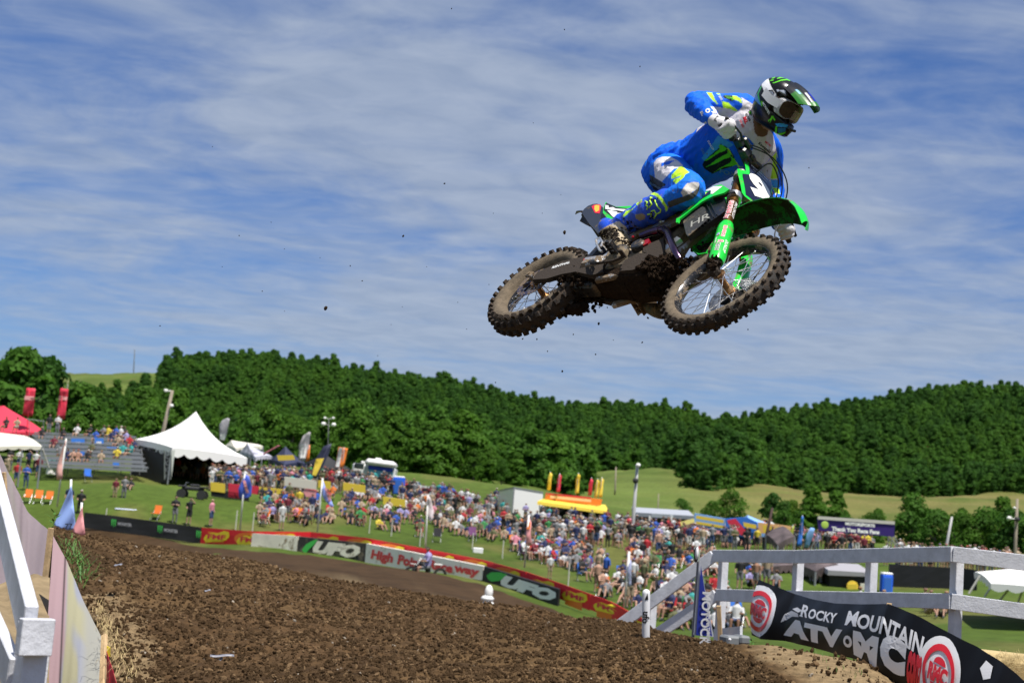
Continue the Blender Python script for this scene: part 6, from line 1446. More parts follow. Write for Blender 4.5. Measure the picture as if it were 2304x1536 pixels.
# perimeter banner: strip segments that follow the ground
BL = [(190, 1152, 90), (260, 1160, 89.3), (350, 1172, 87.8), (455, 1186, 86), (570, 1195, 81.8), (700, 1196, 80), (820, 1209, 76), (960, 1234, 71.5), (1088, 1259, 68), (1180, 1284, 65), (1260, 1311, 62), (1330, 1336, 59), (1384, 1356, 57), (1411, 1373, 55), (1470, 1402, 52)]
def line_at(px, rows):
    xs = [r[0] for r in rows]; return float(np.interp(px, xs, [r[1] for r in rows])), float(np.interp(px, xs, [r[2] for r in rows]))
def strip(name, label, x0, x1, rows, h, m, n=10, t=.03, cat='banner', back=0.0):
    """upright fabric strip along the top line `rows`, h metres tall"""
    o = wthing(name, label, cat, tuple(base_z(P((x0 + x1) / 2, *line_at((x0 + x1) / 2, rows)))))
    g = []
    for x in np.linspace(x0, x1, n):
        y, d = line_at(x, rows); p = P(x, y, d + back); g.append([p - UPW * (h * s) + arr(0, .02 * sin(x * .3 + s * 3), 0) for s in np.linspace(0, 1, 4)])
    b = MB(); b.sheet(g, t); b.build('sheet', m, o); return o
def on_strip(rows, off=.12, back=0.0):
    def fn(px, down):
        y, d = line_at(px, rows); return P(px, y, d + back - off) - UPW * down
    return fn
def strip_poly(parent, fn, pts, m, name='print'):
    """pts: (px, metres below the top)"""
    b = MB(); v, f = refine([(a / 40.0, c, 0) for a, c in pts], tess([(a / 40.0, c) for a, c in pts]), .6); b.add([fn(q[0] * 40.0, q[1]) for q in v], f); b.build(name, m, parent, fix=False)
def strip_text(parent, fn, txt, x0, x1, d0, d1, m, bold=.03, shear=0.0, name='lettering'):
    v, f = text_mesh(txt, 1.0, bold, shear, res=2); mn, mx = v.min(0), v.max(0); b = MB()
    b.add([fn(x0 + (x1 - x0) * (q[0] - mn[0]) / (mx[0] - mn[0]), d1 + (d0 - d1) * (q[1] - mn[1]) / (mx[1] - mn[1])) for q in v], f); b.build(name, m, parent, fix=False)
pr_red = mcl('track_red', (.80, .012, .02)); pr_yel = mcl('track_yellow', (.92, .68, .02)); pr_or = mcl('track_orange', (.88, .20, .02)); pr_w = mcl('print_white', (.86, .85, .82)); pr_dirty = mat('dusty_white', (.80, .74, .62), .8, var=.2, vscale=.8, mud=.25, mudscale=1.2, mudcol=(.26, .19, .11)); pr_k = mcl('print_black', (.012, .012, .014)); pr_dred = mcl('print_red', (.68, .03, .05))
bs = strip('barrier_banner', 'long black banner with small green claw logos left of the flame banners', 190, 455, BL, .98, pr_k, 16); fn = on_strip(BL)
for cx in (258, 362, 449):
    for k in range(3): strip_poly(bs, fn, [(cx - 6 + k * 4, .22), (cx - 3.2 + k * 4, .22), (cx - 3.6 + k * 4, .72 - .08 * abs(k - 1)), (cx - 4.8 + k * 4, .60)], c_green)
    if cx < 440: strip_text(bs, fn, 'MONSTER', cx + 9, cx + 40, .34, .54, mcl('print_grey', (.40, .40, .42)))
def flame_strip(x0, x1, label, h=.95):
    o = strip('course_banner', label, x0, x1, BL, h, pr_red, max(6, int((x1 - x0) / 18))); f_ = on_strip(BL); x = x0 + 34
    while x < x1 - 8:
        w = 30; K_ = h / .95; strip_poly(o, on_strip(BL, .12), [(x + w * 1.15 * cos(t), .50 * h + .43 * h * sin(t)) for t in np.linspace(0, 2 * pi, 16, endpoint=False) if x0 < x + w * 1.15 * cos(t) < x1 or True][:16] if x + 36 < x1 and x - 36 > x0 else [(max(x0, x - 20), .2), (min(x1, x + 18), .25), (min(x1, x + 18), .8), (max(x0, x - 20), .8)], pr_or)
        xe = min(x1 - 1, x + w * .95); xs_ = max(x0 + 1, x - w * .95)
        strip_poly(o, on_strip(BL, .15), [(a_, c_ * K_) for a_, c_ in ((xs_, .66), (xs_ + 4, .45), (x - w * .4, .26), (x + w * .1, .26), (x + w * .5, .10), (xe - 2, .14), (xe, .42), (xe - 6, .62), (x + w * .3, .74), (x - w * .3, .80), (xs_ + 6, .88))], pr_yel)
        if xe - xs_ > 40: strip_text(o, on_strip(BL, .18), 'FMF', xs_ + 8, xe - 8, .34 * K_, .64 * K_, pr_dred, .04)
        x += 74
    return o
flame_strip(455, 700, 'red and yellow flame banner at the left, behind the blank white block')
flame_strip(701, 960, 'red and yellow flame banner rising behind the black lettered block and the white raceway sign')
flame_strip(961, 1185, 'red and yellow flame banner behind the right half of the white raceway sign')
flame_strip(1186, 1330, 'red and yellow flame banner beyond the end of the second black lettered block', .66)
flame_strip(1331, 1470, 'red and yellow flame banner sloping down to the ramped white rails', .62)
# cushion blocks in front
TB = [(565, 1199, 80.5), (672, 1206, 78.2), (824, 1222, 75), (940, 1244, 71), (1088, 1273, 66.8), (1258, 1325, 60.8)]
def block(x0, x1, h0, h1, label, m, cat='barrier'):
    o = wthing('cushion_barrier', label, cat, tuple(base_z(P((x0 + x1) / 2, *line_at((x0 + x1) / 2, TB))))); n = max(4, int((x1 - x0) / 20)); g0 = []
    rings = []
    for x in np.linspace(x0 + .5, x1 - .5, n):
        y, d = line_at(x, TB); h = h0 + (h1 - h0) * (x - x0) / (x1 - x0); p = P(x, y, d); rings.append([p, p - UPW * h, p - UPW * h + arr(.1, .55, 0), p + arr(.1, .55, 0)])
    b = MB(); b.rings(rings); b.build('cushion', m, o); return o
ft = on_strip(TB, .06); ft2 = on_strip(TB, .07)
block(567, 671, 1.12, 1.10, 'blank dusty white cushion barrier left of the first black lettered block', pr_dirty)
o = block(672, 824, 1.10, .93, 'first black cushion barrier with green wedge and white lettering, dusty at its foot', mat('dusty_black', (.03, .028, .026), .8, mud=.4, mudscale=1.5, mudcol=(.16, .13, .09)))
strip_poly(o, ft, [(682, .70), (690, .38), (704, .14), (716, .04), (708, .35), (697, .66), (690, .92)], c_green); strip_text(o, ft, 'UFO', 706, 812, .12, .84, pr_dirty, .08, .35)
o = block(824, 1088, 1.02, .66, 'long white raceway sign with red lettering, edge to edge with the first black block', mat('dusty_sign', (.84, .79, .71), .8, mud=.22, mudscale=1.4, mudcol=(.34, .27, .18)))
mlt = mcl('faded_red', (.75, .07, .07)); strip_text(o, ft, 'High', 836, 886, .24, .86, mlt, .05, .12); strip_text(o, ft, 'Point', 896, 952, .22, .74, mlt, .05, .12); strip_text(o, ft, 'Race', 964, 1020, .18, .64, mlt, .05, .12); strip_text(o, ft, 'way', 1023, 1080, .24, .64, mlt, .05, .12)
o = block(1089, 1258, .68, .72, 'second black cushion barrier with bright green wedge and white lettering above the rounded marker', pr_k)
strip_poly(o, ft, [(1096, .38), (1106, .16), (1124, .05), (1141, .04), (1136, .24), (1124, .44), (1108, .58), (1100, .52)], c_green); strip_text(o, ft, 'UFO', 1128, 1252, .09, .64, pr_w, .08, .35)

# poles, flags
mpole = mat('white_pole', (.74, .73, .70), .5)
def bar_(b, x0, y0, x1, y1, d, r, seg=8): b.tube([P(x0, y0, d), P(x1, y1, d)], r, seg)
def flag(name, label, pole, pm, cloth_pts, cm, d, r=.035, extra=None, cat='flag', group=None):
    """pole: (x0,y0,x1,y1) foot to top; cloth_pts photograph polygon; both d metres away"""
    o = wthing(name, label, cat, tuple(P(pole[0], pole[1], d)), group)
    b = MB(); bar_(b, *pole, d, r); b.build('pole', pm, o, smooth=True)
    pts = [P(x, y, d - .02) for x, y in cloth_pts]; v, f = refine([(x / 10.0, y / 10.0, 0) for x, y in cloth_pts], tess(cloth_pts), 1.2)
    b = MB(); b.add([P(q[0] * 10.0, q[1] * 10.0, d - .03 + .0011 * d * sin(q[0] * 1.3 + q[1])) for q in v], f); c = b.build('cloth', cm, o, fix=False, smooth=True); md = c.modifiers.new('cloth', 'SOLIDIFY'); md.thickness = .01
    for pts2, m2 in (extra or []):
        v, f = refine([(x / 10.0, y / 10.0, 0) for x, y in pts2], tess(pts2), 1.2); b = MB(); b.add([P(q[0] * 10.0, q[1] * 10.0, d - .07 + .0011 * d * sin(q[0] * 1.3 + q[1])) for q in v], f); b.build('print', m2, o, fix=False)
    return o
flag('banner_flag', 'crimson rectangular banner with pale emblem, left of the pair beside the red canopy', (60, 985, 66, 872), c_red, [(60, 872), (80, 874), (74, 936), (50, 934)], c_red, 118, .03, [([(56, 890), (78, 892), (76, 900), (54, 899)], c_pink)])
flag('banner_flag', 'crimson rectangular banner with pale emblem standing above the two people on the bleacher', (134, 985, 140, 872), c_red, [(136, 873), (154, 875), (146, 943), (127, 941)], c_red, 118, .03, [([(133, 890), (152, 892), (150, 901), (131, 899)], c_pink)])
flag('feather_flag', 'grey and white feather flag rising behind the right slope of the big white tent', (497, 1000, 503, 945), c_grey, [(493, 990), (494, 955), (500, 945), (511, 940), (517, 941), (514, 958), (508, 985), (504, 992)], c_grey, 122, .03, [([(496, 975), (508, 975), (505, 990), (495, 988)], c_white)])
flag('feather_flag', 'tall grey feather flag with white lettering right of the navy tent', (676, 1060, 690, 975), c_grey, [(671, 1036), (673, 1000), (682, 980), (696, 971), (699, 973), (695, 1000), (686, 1036)], mcl('flag_pale', (.50, .47, .48)), 116, .03, [([(676, 1000), (692, 998), (686, 1030), (675, 1030)], c_white)])
flag('feather_flag', 'narrow orange and white flag tucked behind the tall grey feather flag', (690, 1050, 696, 1000), c_grey, [(687, 1038), (693, 1000), (698, 1001), (696, 1036)], c_orange, 117, .025)
flag('feather_flag', 'leaning feather flag, navy at its tip and yellow below, before the black canopy', (700, 1082, 742, 1000), c_navy, [(699, 1072), (708, 1035), (728, 1004), (746, 997), (741, 1018), (724, 1054), (712, 1076)], c_navy, 110, .03, [([(702, 1068), (711, 1032), (729, 1030), (720, 1052), (711, 1070)], c_yel)])
flag('banner_flag', 'tilted rectangular flag in orange and white stripes left of the motorhome', (766, 1075, 775, 1005), c_grey, [(762, 1005), (783, 1008), (773, 1051), (754, 1050)], c_orange, 116, .03, [([(763, 1006), (772, 1007), (763, 1050), (755, 1049)], c_white)])
mflag = mcl('flag_blue', (.07, .13, .62)); mfl2 = mcl('flag_periwinkle', (.30, .38, .85))
flag('drooping_flag', 'bright blue and pink flag drooping from a white pole before the vendor row', (540, 1192, 551, 1065), mpole, [(551, 1067), (560, 1070), (567, 1095), (565, 1116), (556, 1120), (538, 1120), (536, 1100)], mflag, 84, .05, [([(546, 1080), (552, 1080), (560, 1108), (554, 1110)], c_pink)])
flag('drooping_flag', 'light blue and pink flag drooping diagonally from a white pole left of the shirtless sitters', (714, 1196, 726, 1075), mpole, [(726, 1077), (732, 1095), (744, 1122), (751, 1138), (745, 1141), (727, 1120), (724, 1100)], mfl2, 81, .05, [([(730, 1095), (735, 1098), (745, 1126), (740, 1128)], c_pink)])
flag('drooping_flag', 'limp white flag on a slim white pole in the middle of the grass slope', (957, 1240, 963, 1112), mpole, [(963, 1112), (969, 1120), (976, 1150), (974, 1168), (967, 1174), (962, 1150)], mcl('flag_white', (.72, .62, .64)), 72, .045)
flag('drooping_flag', 'limp pink and orange flag on a white pole where the dense seated crowd begins', (1180, 1276, 1190, 1158), mpole, [(1189, 1160), (1196, 1175), (1194, 1200), (1197, 1226), (1184, 1228), (1184, 1195)], c_pink, 66, .045, [([(1186, 1172), (1194, 1175), (1192, 1190), (1185, 1190)], c_orange)])
flag('drooping_flag', 'furled white and lilac flag on a white pole above the end of the flame banner', (1404, 1368, 1416, 1240), mpole, [(1412, 1245), (1421, 1262), (1420, 1318), (1414, 1320), (1412, 1290)], mcl('flag_lilac', (.45, .48, .72)), 57, .045)
flag('drooping_flag', 'long salmon pink flag on a white pole in front of the bleachers', (128, 1140, 149, 986), mpole, [(149, 988), (147, 1010), (140, 1050), (141, 1076), (128, 1080), (126, 1060), (136, 1020)], mcl('flag_salmon', (.78, .42, .38)), 84, .05)
mtri = mcl('flag_sky', (.34, .50, .95))
o = flag('triangle_banner', 'pale blue triangular banner standing just behind the dirt crest at the left', (157, 1200, 160, 1078), mpole, [(161, 1090), (171, 1188), (145, 1194), (122, 1180), (148, 1120)], mtri, 17, .014); flat_text('77', P(154, 1184, 16.9), RGT, UPV, .09, pr_k, o, .01)
flag('triangle_banner', 'smaller pink triangular banner to the right of the pale blue one', (180, 1205, 184, 1130), mpole, [(185, 1138), (192, 1203), (180, 1206), (164, 1194)], c_pink, 16.5, .014)
for i, (x, y0, y1, m_, lab) in enumerate([(1237, 1062, 1102, c_yel, 'yellow feather flag, first on the left above the orange food sign'), (1258, 1066, 1106, c_red, 'dark red feather flag, second from left above the orange food sign'), (1300, 1065, 1109, c_yel, 'yellow feather flag alone at the middle of the orange food sign'), (1329, 1076, 1114, c_red, 'dark red feather flag just left of the yellow pair above the food stand'), (1343, 1078, 1118, c_yel, 'yellow feather flag, left of the close pair at the food stand right end'), (1353, 1075, 1118, c_yel, 'yellow feather flag, right of the close pair at the food stand right end')]):
    flag('feather_flag', lab, (x - 6, y1 + 14, x + 2, y0 - 2), c_sil, [(x - 6, y1), (x - 4, y0 + 12), (x + 1, y0), (x + 6, y0 + 4), (x + 4, y0 + 18), (x + 2, y1)], m_, 112, .02)
flag('feather_flag', 'slim dark blue feather flag between the food banners and the purple gantry', (1800, 1240, 1806, 1158), c_sil, [(1792, 1228), (1799, 1190), (1804, 1160), (1808, 1162), (1806, 1200), (1803, 1228)], c_blue, 95, .02)
flag('feather_flag', 'pale blue feather flag leaning at the left foot of the purple gantry', (1814, 1235, 1826, 1190), c_sil, [(1810, 1230), (1815, 1200), (1824, 1186), (1833, 1188), (1830, 1205), (1820, 1230)], c_lblue, 95, .02)
flag('feather_flag', 'narrow yellow green feather flag left of the dark blue one', (1777, 1240, 1784, 1180), c_sil, [(1772, 1228), (1778, 1195), (1787, 1180), (1785, 1200), (1779, 1228)], mcl('flag_lime', (.45, .50, .05)), 95, .02)
def pole_thing(name, label, x0, y0, x1, y1, d, r, m, cat='pole', lamps=(), ball=None):
    o = wthing(name, label, cat, tuple(P(x0, y0, d))); b = MB(); b.tube([P(x0, y0, d) - UPW * 1.0, P(x0, y0, d), P(x1, y1, d)], [r, r, r * .75], 8); b.build('pole', m, o, smooth=True)
    for (x, y, s) in lamps:
        b = MB(); b.ball(P(x, y, d - .2), (s, s * .8, s * .8), 8, 6); b.tube([P(x, y, d), P(x1, y + 2, d)], r * .3, 5); b.build('lamp_head', c_white, o)
    if ball:
        b = MB(); b.ball(P(ball[0], ball[1], d - .2), ball[2], 8, 6); b.build('fitting', mrubber, o)
    return o
mwoodp = mat('weathered_pole', (.26, .22, .17), .9, var=.2, vscale=2)
pole_thing('utility_pole', 'leaning grey wooden pole with a floodlight behind the big white tent', 366, 975, 388, 878, 118, .17, mwoodp, lamps=((373, 878, .17), (386, 912, .17)))
pole_thing('light_pole', 'grey pole with white lamp at the top between food stand and grey stall', 1424, 1180, 1434, 1048, 105, .14, mat('grey_steel', (.40, .40, .40), .5), lamps=((1436, 1046, .19),), ball=(1430, 1081, .22))
pole_thing('floodlight_pole', 'slim mast with four small floodlights above the trees left of the motorhome', 737, 1030, 740, 940, 130, .05, mat('dark_steel', (.08, .09, .08), .5), lamps=((728, 953, .22), (751, 955, .22), (731, 940, .14), (750, 940, .14)))
pole_thing('light_pole', 'thin bare grey post rising above the right top rail', 2128, 1236, 2142, 1162, 95, .10, mat('grey_steel', (.40, .40, .40), .5))
pole_thing('light_pole', 'pole at the far right carrying a white globe and a loudspeaker', 2284, 1240, 2289, 1122, 85, .11, mwoodp, lamps=((2271, 1165, .15), (2283, 1142, .09)), ball=(2289, 1168, .16))
pole_thing('utility_pole', 'dark brown pole leaning over the colourful food banners', 1722, 1215, 1738, 1142, 98, .11, mat('dark_pole', (.05, .025, .022), .8))
pole_thing('utility_pole', 'small faint pole on the hay field left of centre', 1384, 1100, 1386, 1050, 250, .14, mwoodp); pole_thing('utility_pole', 'small faint pole low on the hay field beside the light pole', 1480, 1150, 1482, 1110, 210, .10, mwoodp)
pole_thing('radio_mast', 'thin mast on the bare hilltop at the left', 300, 850, 303, 786, 880, .35, mat('dark_steel', (.08, .09, .08), .5))
for i, (x, y) in enumerate([(236, 1165), (530, 1170), (568, 1175), (830, 1185), (880, 1190), (944, 1212), (1062, 1222), (1130, 1240), (1278, 1300)]):
    q = G(x, y + 18, 55); b = MB(); b.tube([q - UPW * .2, q + UPW * 1.15], .035, 6); o = b.build('fence_post', c_conc, None); tag(o, ['short white stake on the grass behind the black banner', 'grey steel post left of the blue flag pole', 'grey post with reflectors right of the blue flag pole', 'grey post left of the reclining sitters in front of the flame banner', 'grey post behind the red folding chair on the slope', 'grey post left of the limp white flag', 'grey post below the purple camp chair', 'grey post left of the limp pink flag', 'grey post near the lower end of the flame banner'][i], 'post', 'posts of the wire fence behind the course banners')

# tents
def sag_tent(name, label, cL, cN, cR, peak, hv, m, gz, valance=True, wall=None, sag=.42, legs=True, legm=None, cat='tent', trim=None):
    """peaked canopy: left, near, right corner and peak given as world points; legs reach height gz"""
    cB = cL + cR - cN; o = wthing(name, label, cat, (peak[0], peak[1], gz)); C = [cL, cN, cR, cB]; b = MB()
    for i in range(4):
        A, B_ = C[i], C[(i + 1) % 4]; g = []
        for s in np.linspace(0, 1, 9):
            e = A * (1 - s) + B_ * s - UPW * (-.10) * 4 * s * (1 - s); row = []
            for t in np.linspace(0, 1, 9):
                p = e * (1 - t) + peak * t; p = p.copy(); p[2] = e[2] + (peak[2] - e[2]) * ((1 - sag) * t + sag * t ** 3); row.append(p)
            g.append(row)
        b.sheet(g)
    b.build('canopy', m, o, smooth=True, angle=50)
    if valance:
        b = MB()
        for i in range(4):
            A, B_ = C[i], C[(i + 1) % 4]; n = 24; up = []; dn = []
            for k in range(n + 1):
                s = k / n; e = A * (1 - s) + B_ * s + UPW * .10 * 4 * s * (1 - s); up.append(e); dn.append(e - UPW * hv * (.62 + .38 * abs(sin(pi * s * 6))))
            b.sheet([up, dn])
        b.build('valance', trim or m, o)
    if legs:
        for c in C:
            b = MB(); b.tube([arr(c[0], c[1], gz - .5), c - UPW * .02], .055, 6); b.build('leg', legm or c_sil, o)
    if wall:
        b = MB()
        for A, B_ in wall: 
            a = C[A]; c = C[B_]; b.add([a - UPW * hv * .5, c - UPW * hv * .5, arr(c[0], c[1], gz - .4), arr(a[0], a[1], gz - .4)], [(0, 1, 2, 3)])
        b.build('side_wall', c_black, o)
    return o
gz = G(420, 1080, 90)[2]
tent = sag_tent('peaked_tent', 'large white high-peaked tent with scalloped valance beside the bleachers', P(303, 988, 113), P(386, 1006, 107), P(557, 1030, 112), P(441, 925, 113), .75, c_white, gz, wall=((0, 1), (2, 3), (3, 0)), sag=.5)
b = MB(); q0, q1 = P(377, 1012, 106.9), P(377, 1078, 106.9)
for dx in (-.22, .22): b.tube([q0 + RGT * dx, q1 + RGT * dx], .05, 6)
for k in range(9): z0 = q0 * (1 - k / 9) + q1 * k / 9; z1 = q0 * (1 - (k + 1) / 9) + q1 * (k + 1) / 9; b.beam(z0 + RGT * (.22 if k % 2 else -.22), z1 + RGT * (-.22 if k % 2 else .22), .04, .04)
b.build('truss', c_sil, tent)
b = MB(); g = []
for s in np.linspace(0, 1, 7): g.append([P(386 + 8 * (1 - t) * s, 1012 + 62 * t, 106.8) for t in np.linspace(0, 1, 6)])
b.sheet(g); b.build('drape', c_white, tent)
sag_tent('canopy_tent', 'cream canopy at the far left edge, its corner held by a slanted leg', P(-90, 985, 95), P(-60, 1010, 88), P(95, 1004, 88), P(0, 973, 92), .25, c_cream, G(60, 1075, 60)[2] - .2, sag=.15)
b = MB(); b.beam(P(96, 1010, 87.9), P(110, 1052, 88.5), .07, .07); o = b.build('tent_pole', c_conc, None); tag(o, 'slanted pale pole bracing the corner of the cream canopy', 'pole')
sag_tent('canopy_tent', 'crimson red canopy sloping down behind the left end of the bleachers', P(-120, 935, 124), P(-60, 978, 118), P(102, 972, 118), P(8, 912, 121), .3, c_red, G(60, 1040, 60)[2], sag=.05)
gv = G(640, 1090, 90)[2]
sag_tent('canopy_tent', 'navy peaked canopy with yellow panel at the vendor row', P(606, 1034, 119), P(640, 1045, 115), P(690, 1042, 117), P(642, 1003, 118), .35, c_navy, gv, sag=.25); poly_thing('print', [(623, 1024, 114.6), (660, 1023, 114.6), (664, 1034, 114.6), (626, 1036, 114.6)], .01, c_yel, 'yellow panel on the navy peaked canopy', 'sign')
sag_tent('canopy_tent', 'blue and white patterned canopy just right of the big white tent', P(540, 1016, 122), P(575, 1028, 118), P(612, 1026, 119), P(556, 996, 121), .35, mat('pattern_canvas', (.30, .34, .62), .7, var=.9, vscale=.9, var2=(.75, .75, .85)), gv, sag=.2)
sag_tent('canopy_tent', 'white and yellow canopy top peeking over behind the patterned one', P(506, 1003, 127), P(530, 1008, 124), P(592, 1004, 126), P(520, 990, 126), .3, c_cream, gv, sag=.1)
sag_tent('canopy_tent', 'charcoal canopy between the leaning yellow flag and the motorhome', P(690, 1040, 121), P(725, 1055, 117), P(790, 1056, 118), P(728, 1018, 119), .3, c_black, gv, sag=.2)
b = MB(); b.beam(P(592, 1022, 118), P(628, 1002, 118), .5, .06); o = b.build('sign_board', mcl('board_pink', (.60, .20, .22)), None); tag(o, 'tilted pink and red board leaning between the patterned and navy canopies', 'sign')
# right side canopies seen under the top rail
gr = G(1780, 1325, 45)[2]
sag_tent('canopy_tent', 'brown black sponsor canopy seen between the fence rails, yellow print on top', P(1670, 1262, 84), P(1725, 1278, 79), P(1800, 1272, 81), P(1745, 1238, 82), .45, mat('dark_canvas', (.045, .035, .035), .7, var=.5, vscale=.6, var2=(.16, .12, .12)), gr, sag=.15)
poly_thing('print', [(1715, 1258, 78.6), (1755, 1250, 78.6), (1762, 1262, 78.6), (1722, 1270, 78.6)], .01, mcl('dull_gold', (.45, .33, .12)), 'yellow print on the brown black canopy behind the fence', 'sign')
sag_tent('canopy_tent', 'second dark canopy behind the fence posts with white side curtains', P(1785, 1272, 80), P(1835, 1285, 76), P(1885, 1268, 78), P(1838, 1240, 79), .5, mat('dark_canvas', (.045, .035, .035), .7), gr, sag=.15)
b = MB(); g = [[P(1822 + 48 * s, 1288 + t * 42, 77.5 + .25 * sin(s * 22)) for t in np.linspace(0, 1, 4)] for s in np.linspace(0, 1, 26)]; b.sheet(g, .02); o = b.build('tent_curtain', mcl('lilac_white', (.62, .60, .72)), None); tag(o, 'white pleated curtain hanging under the second dark canopy', 'curtain')
st = wthing('market_stall', 'grey roofed stall with a round yellow sign between fence posts', 'stall', tuple(P(1915, 1330, 76)))
b = MB(); q = [P(1868, 1290, 76), P(1960, 1292, 76), P(1962, 1335, 76), P(1866, 1335, 76)]; b.prism(q, -BCK * 2.5); b.build('wall', c_black, st); b = MB(); b.prism([P(1864, 1282, 75.8), P(1962, 1288, 75.8), P(1962, 1297, 75.8), P(1862, 1293, 75.8)], -BCK * 3); b.build('roof', c_grey, st)
b = MB(); b.tube([P(1918, 1318, 75.7), P(1918, 1318, 75.75)], .30, 16, hint=(0, 0, 1)); b.prism([P(1907, 1313, 75.6), P(1929, 1313, 75.6), P(1929, 1325, 75.6), P(1907, 1325, 75.6)], -BCK * .05); b.build('sign', c_yel, st); b = MB(); b.prism([P(1936, 1312, 75.6), P(1953, 1312, 75.6), P(1953, 1328, 75.6), P(1936, 1328, 75.6)], -BCK * .05); b.build('sign', c_cream, st)
def toilet(name, label, x0, y0, x1, y1, d, m):
    o = wthing(name, label, 'portable toilet', tuple(P((x0 + x1) / 2, y1, d))); w = (x1 - x0) / FPX * d; h = (y1 - y0) / FPX * d; c = P((x0 + x1) / 2, (y0 + y1) / 2, d + w / 2)
    b = MB(); b.box(c, (w, w, h), bev=.04); b.build('cabin', m, o); b = MB(); b.box(c + UPW * (h / 2 + .05), (w * .96, w * .96, .14), bev=.05); b.build('roof', c_white, o); b = MB(); b.box(c - arr(0, w / 2 + .01, .05), (w * .7, .03, h * .82), bev=.01); b.build('door', mcl('door_blue', (.02, .12, .48)), o); return o
toilet('portable_toilet', 'bright blue portable toilet beside the third fence post', 1982, 1292, 2006, 1335, 75, mcl('toilet_blue', (.01, .12, .75)))
toilet('portable_toilet', 'blue portable cabin at the right end of the motorhome', 884, 1074, 910, 1112, 116, mcl('toilet_blue', (.01, .12, .75)))
WB = [(2000, 1268, 78), (2170, 1278, 76), (2200, 1282, 75)]
strip('mesh_barrier', 'long black mesh barrier behind the right-hand fence', 2000, 2200, WB, 1.35, c_black, 8, cat='barrier')
sag_tent('canopy_tent', 'low white canopy with slanted poles at the right edge behind the rail', P(2192, 1286, 60), P(2230, 1312, 52), P(2460, 1345, 50), P(2420, 1255, 58), .3, c_white, G(2280, 1345, 40)[2], sag=.25, legs=False)
for i, (a, c_) in enumerate([((2205, 1294), (2180, 1335)), ((2240, 1305), (2215, 1342)), ((2280, 1312), (2248, 1352)), ((2304, 1318), (2290, 1356))]):
    b = MB(); b.tube([P(*a, 53), P(*c_, 53)], .045, 6); o = b.build('tent_pole', c_conc, None); tag(o, ['leftmost slanted pole under the low white canopy at the right', 'second slanted pole from the left under the low white canopy', 'third slanted pole from the left under the low white canopy', 'slanted pole cut by the right edge under the low white canopy'][i], 'pole', 'poles of the low white canopy')

# bleachers
bl = wthing('bleachers', 'grey metal bleachers with plank seats and blue wraps left of the white tent', 'bleachers', tuple(P(210, 1062, 108)))
def brow(k): return 1052 - 9.6 * k, 107.5 + .85 * k
for k in range(8):
    y, d = brow(k); x0 = 95 if k < 5 else 78; x1 = 334 - k * 4
    a = P(x0, y - 6 + (x0 - 210) * .045, d); c = P(x1, y - 6 + (x1 - 210) * .045, d)
    for t0, t1 in ((0, .5), (.5, 1)):
        b = MB(); b.beam(a * (1 - t0) + c * t0 + nrm(c - a) * .02, a * (1 - t1) + c * t1 - nrm(c - a) * .02, .30, .13); b.build('plank', c_sil, bl)
    b = MB(); b.beam(a - UPW * .24 - arr(0, .4, 0), c - UPW * .24 - arr(0, .4, 0), .28, .20); b.build('footboard', mat('footboard_metal', (.25, .26, .28), .5, metal=.4), bl)
for x in (100, 160, 220, 280, 322):
    b = MB(); a = P(x, 1058, 107); c = P(x - 6, 984, 114.2); b.beam(a, c, .06, .10); b.beam(arr(c[0], c[1], a[2] - .3), c, .06, .06); b.beam(arr((a[0] + c[0]) / 2, (a[1] + c[1]) / 2, a[2] - .3), (a + c) / 2, .05, .05); b.build('frame', mat('frame_metal', (.20, .21, .22), .5, metal=.5), bl)
for i, (x0, y0, x1, y1, k) in enumerate([(160, 986, 190, 1025, 6), (213, 985, 233, 1010, 6), (181, 1015, 190, 1046, 3), (240, 1005, 276, 1020, 5), (254, 1040, 268, 1056, 1)]):
    d = brow(k)[1] - .75; b = MB(); b.prism([P(x0, y0, d), P(x1, y0 + 1, d), P(x1, y1, d), P(x0, y1, d)], -BCK * .04); b.build('blue_wrap', mcl('wrap_blue', (.05, .22, .70)), bl)
    if i < 2: b = MB(); b.prism([P((x0 + x1) / 2 - 6, y0 + 8, d - .05), P((x0 + x1) / 2 + 5, y0 + 8, d - .05), P((x0 + x1) / 2 + 5, y0 + 20, d - .05), P((x0 + x1) / 2 - 6, y0 + 20, d - .05)], -BCK * .02); b.build('print', pr_w, bl)
b = MB(); b.tube([P(60, 942, 114.5), P(100, 948, 114.5)], .03, 6); 
for x in (66, 98): b.tube([P(x, 943, 114.5), P(x, 985, 114.5)], .03, 6)
b.build('railing', c_sil, bl)
for i, (x, y, lab) in enumerate([(305, 1062, 'light blue drum at the foot of the bleachers by the tent wall'), (118, 1068, 'large white and teal bucket at the foot of the cream canopy leg')]):
    q = G(x, y, 60); r_ = .42 if i == 0 else .5; o = wthing('drum', lab, 'drum', tuple(q)); b = MB(); b.lathe(q, (0, 0, 1), [(0, r_ * .9), (.05, r_), (.5, r_ * .96), (.52, r_), (.95, r_ * .95), (1.0, r_ * .9)], 14); b.build('body', mcl('drum_blue', (.10, .42, .72)) if i == 0 else pr_w, o, smooth=True, angle=40)
    b = MB(); b.lathe(q + UPW * 1.0, (0, 0, 1), [(0, r_ * .92), (.12, r_ * .85), (.2, r_ * .3)], 14); b.build('lid', c_teal if i else c_lblue, o, smooth=True)

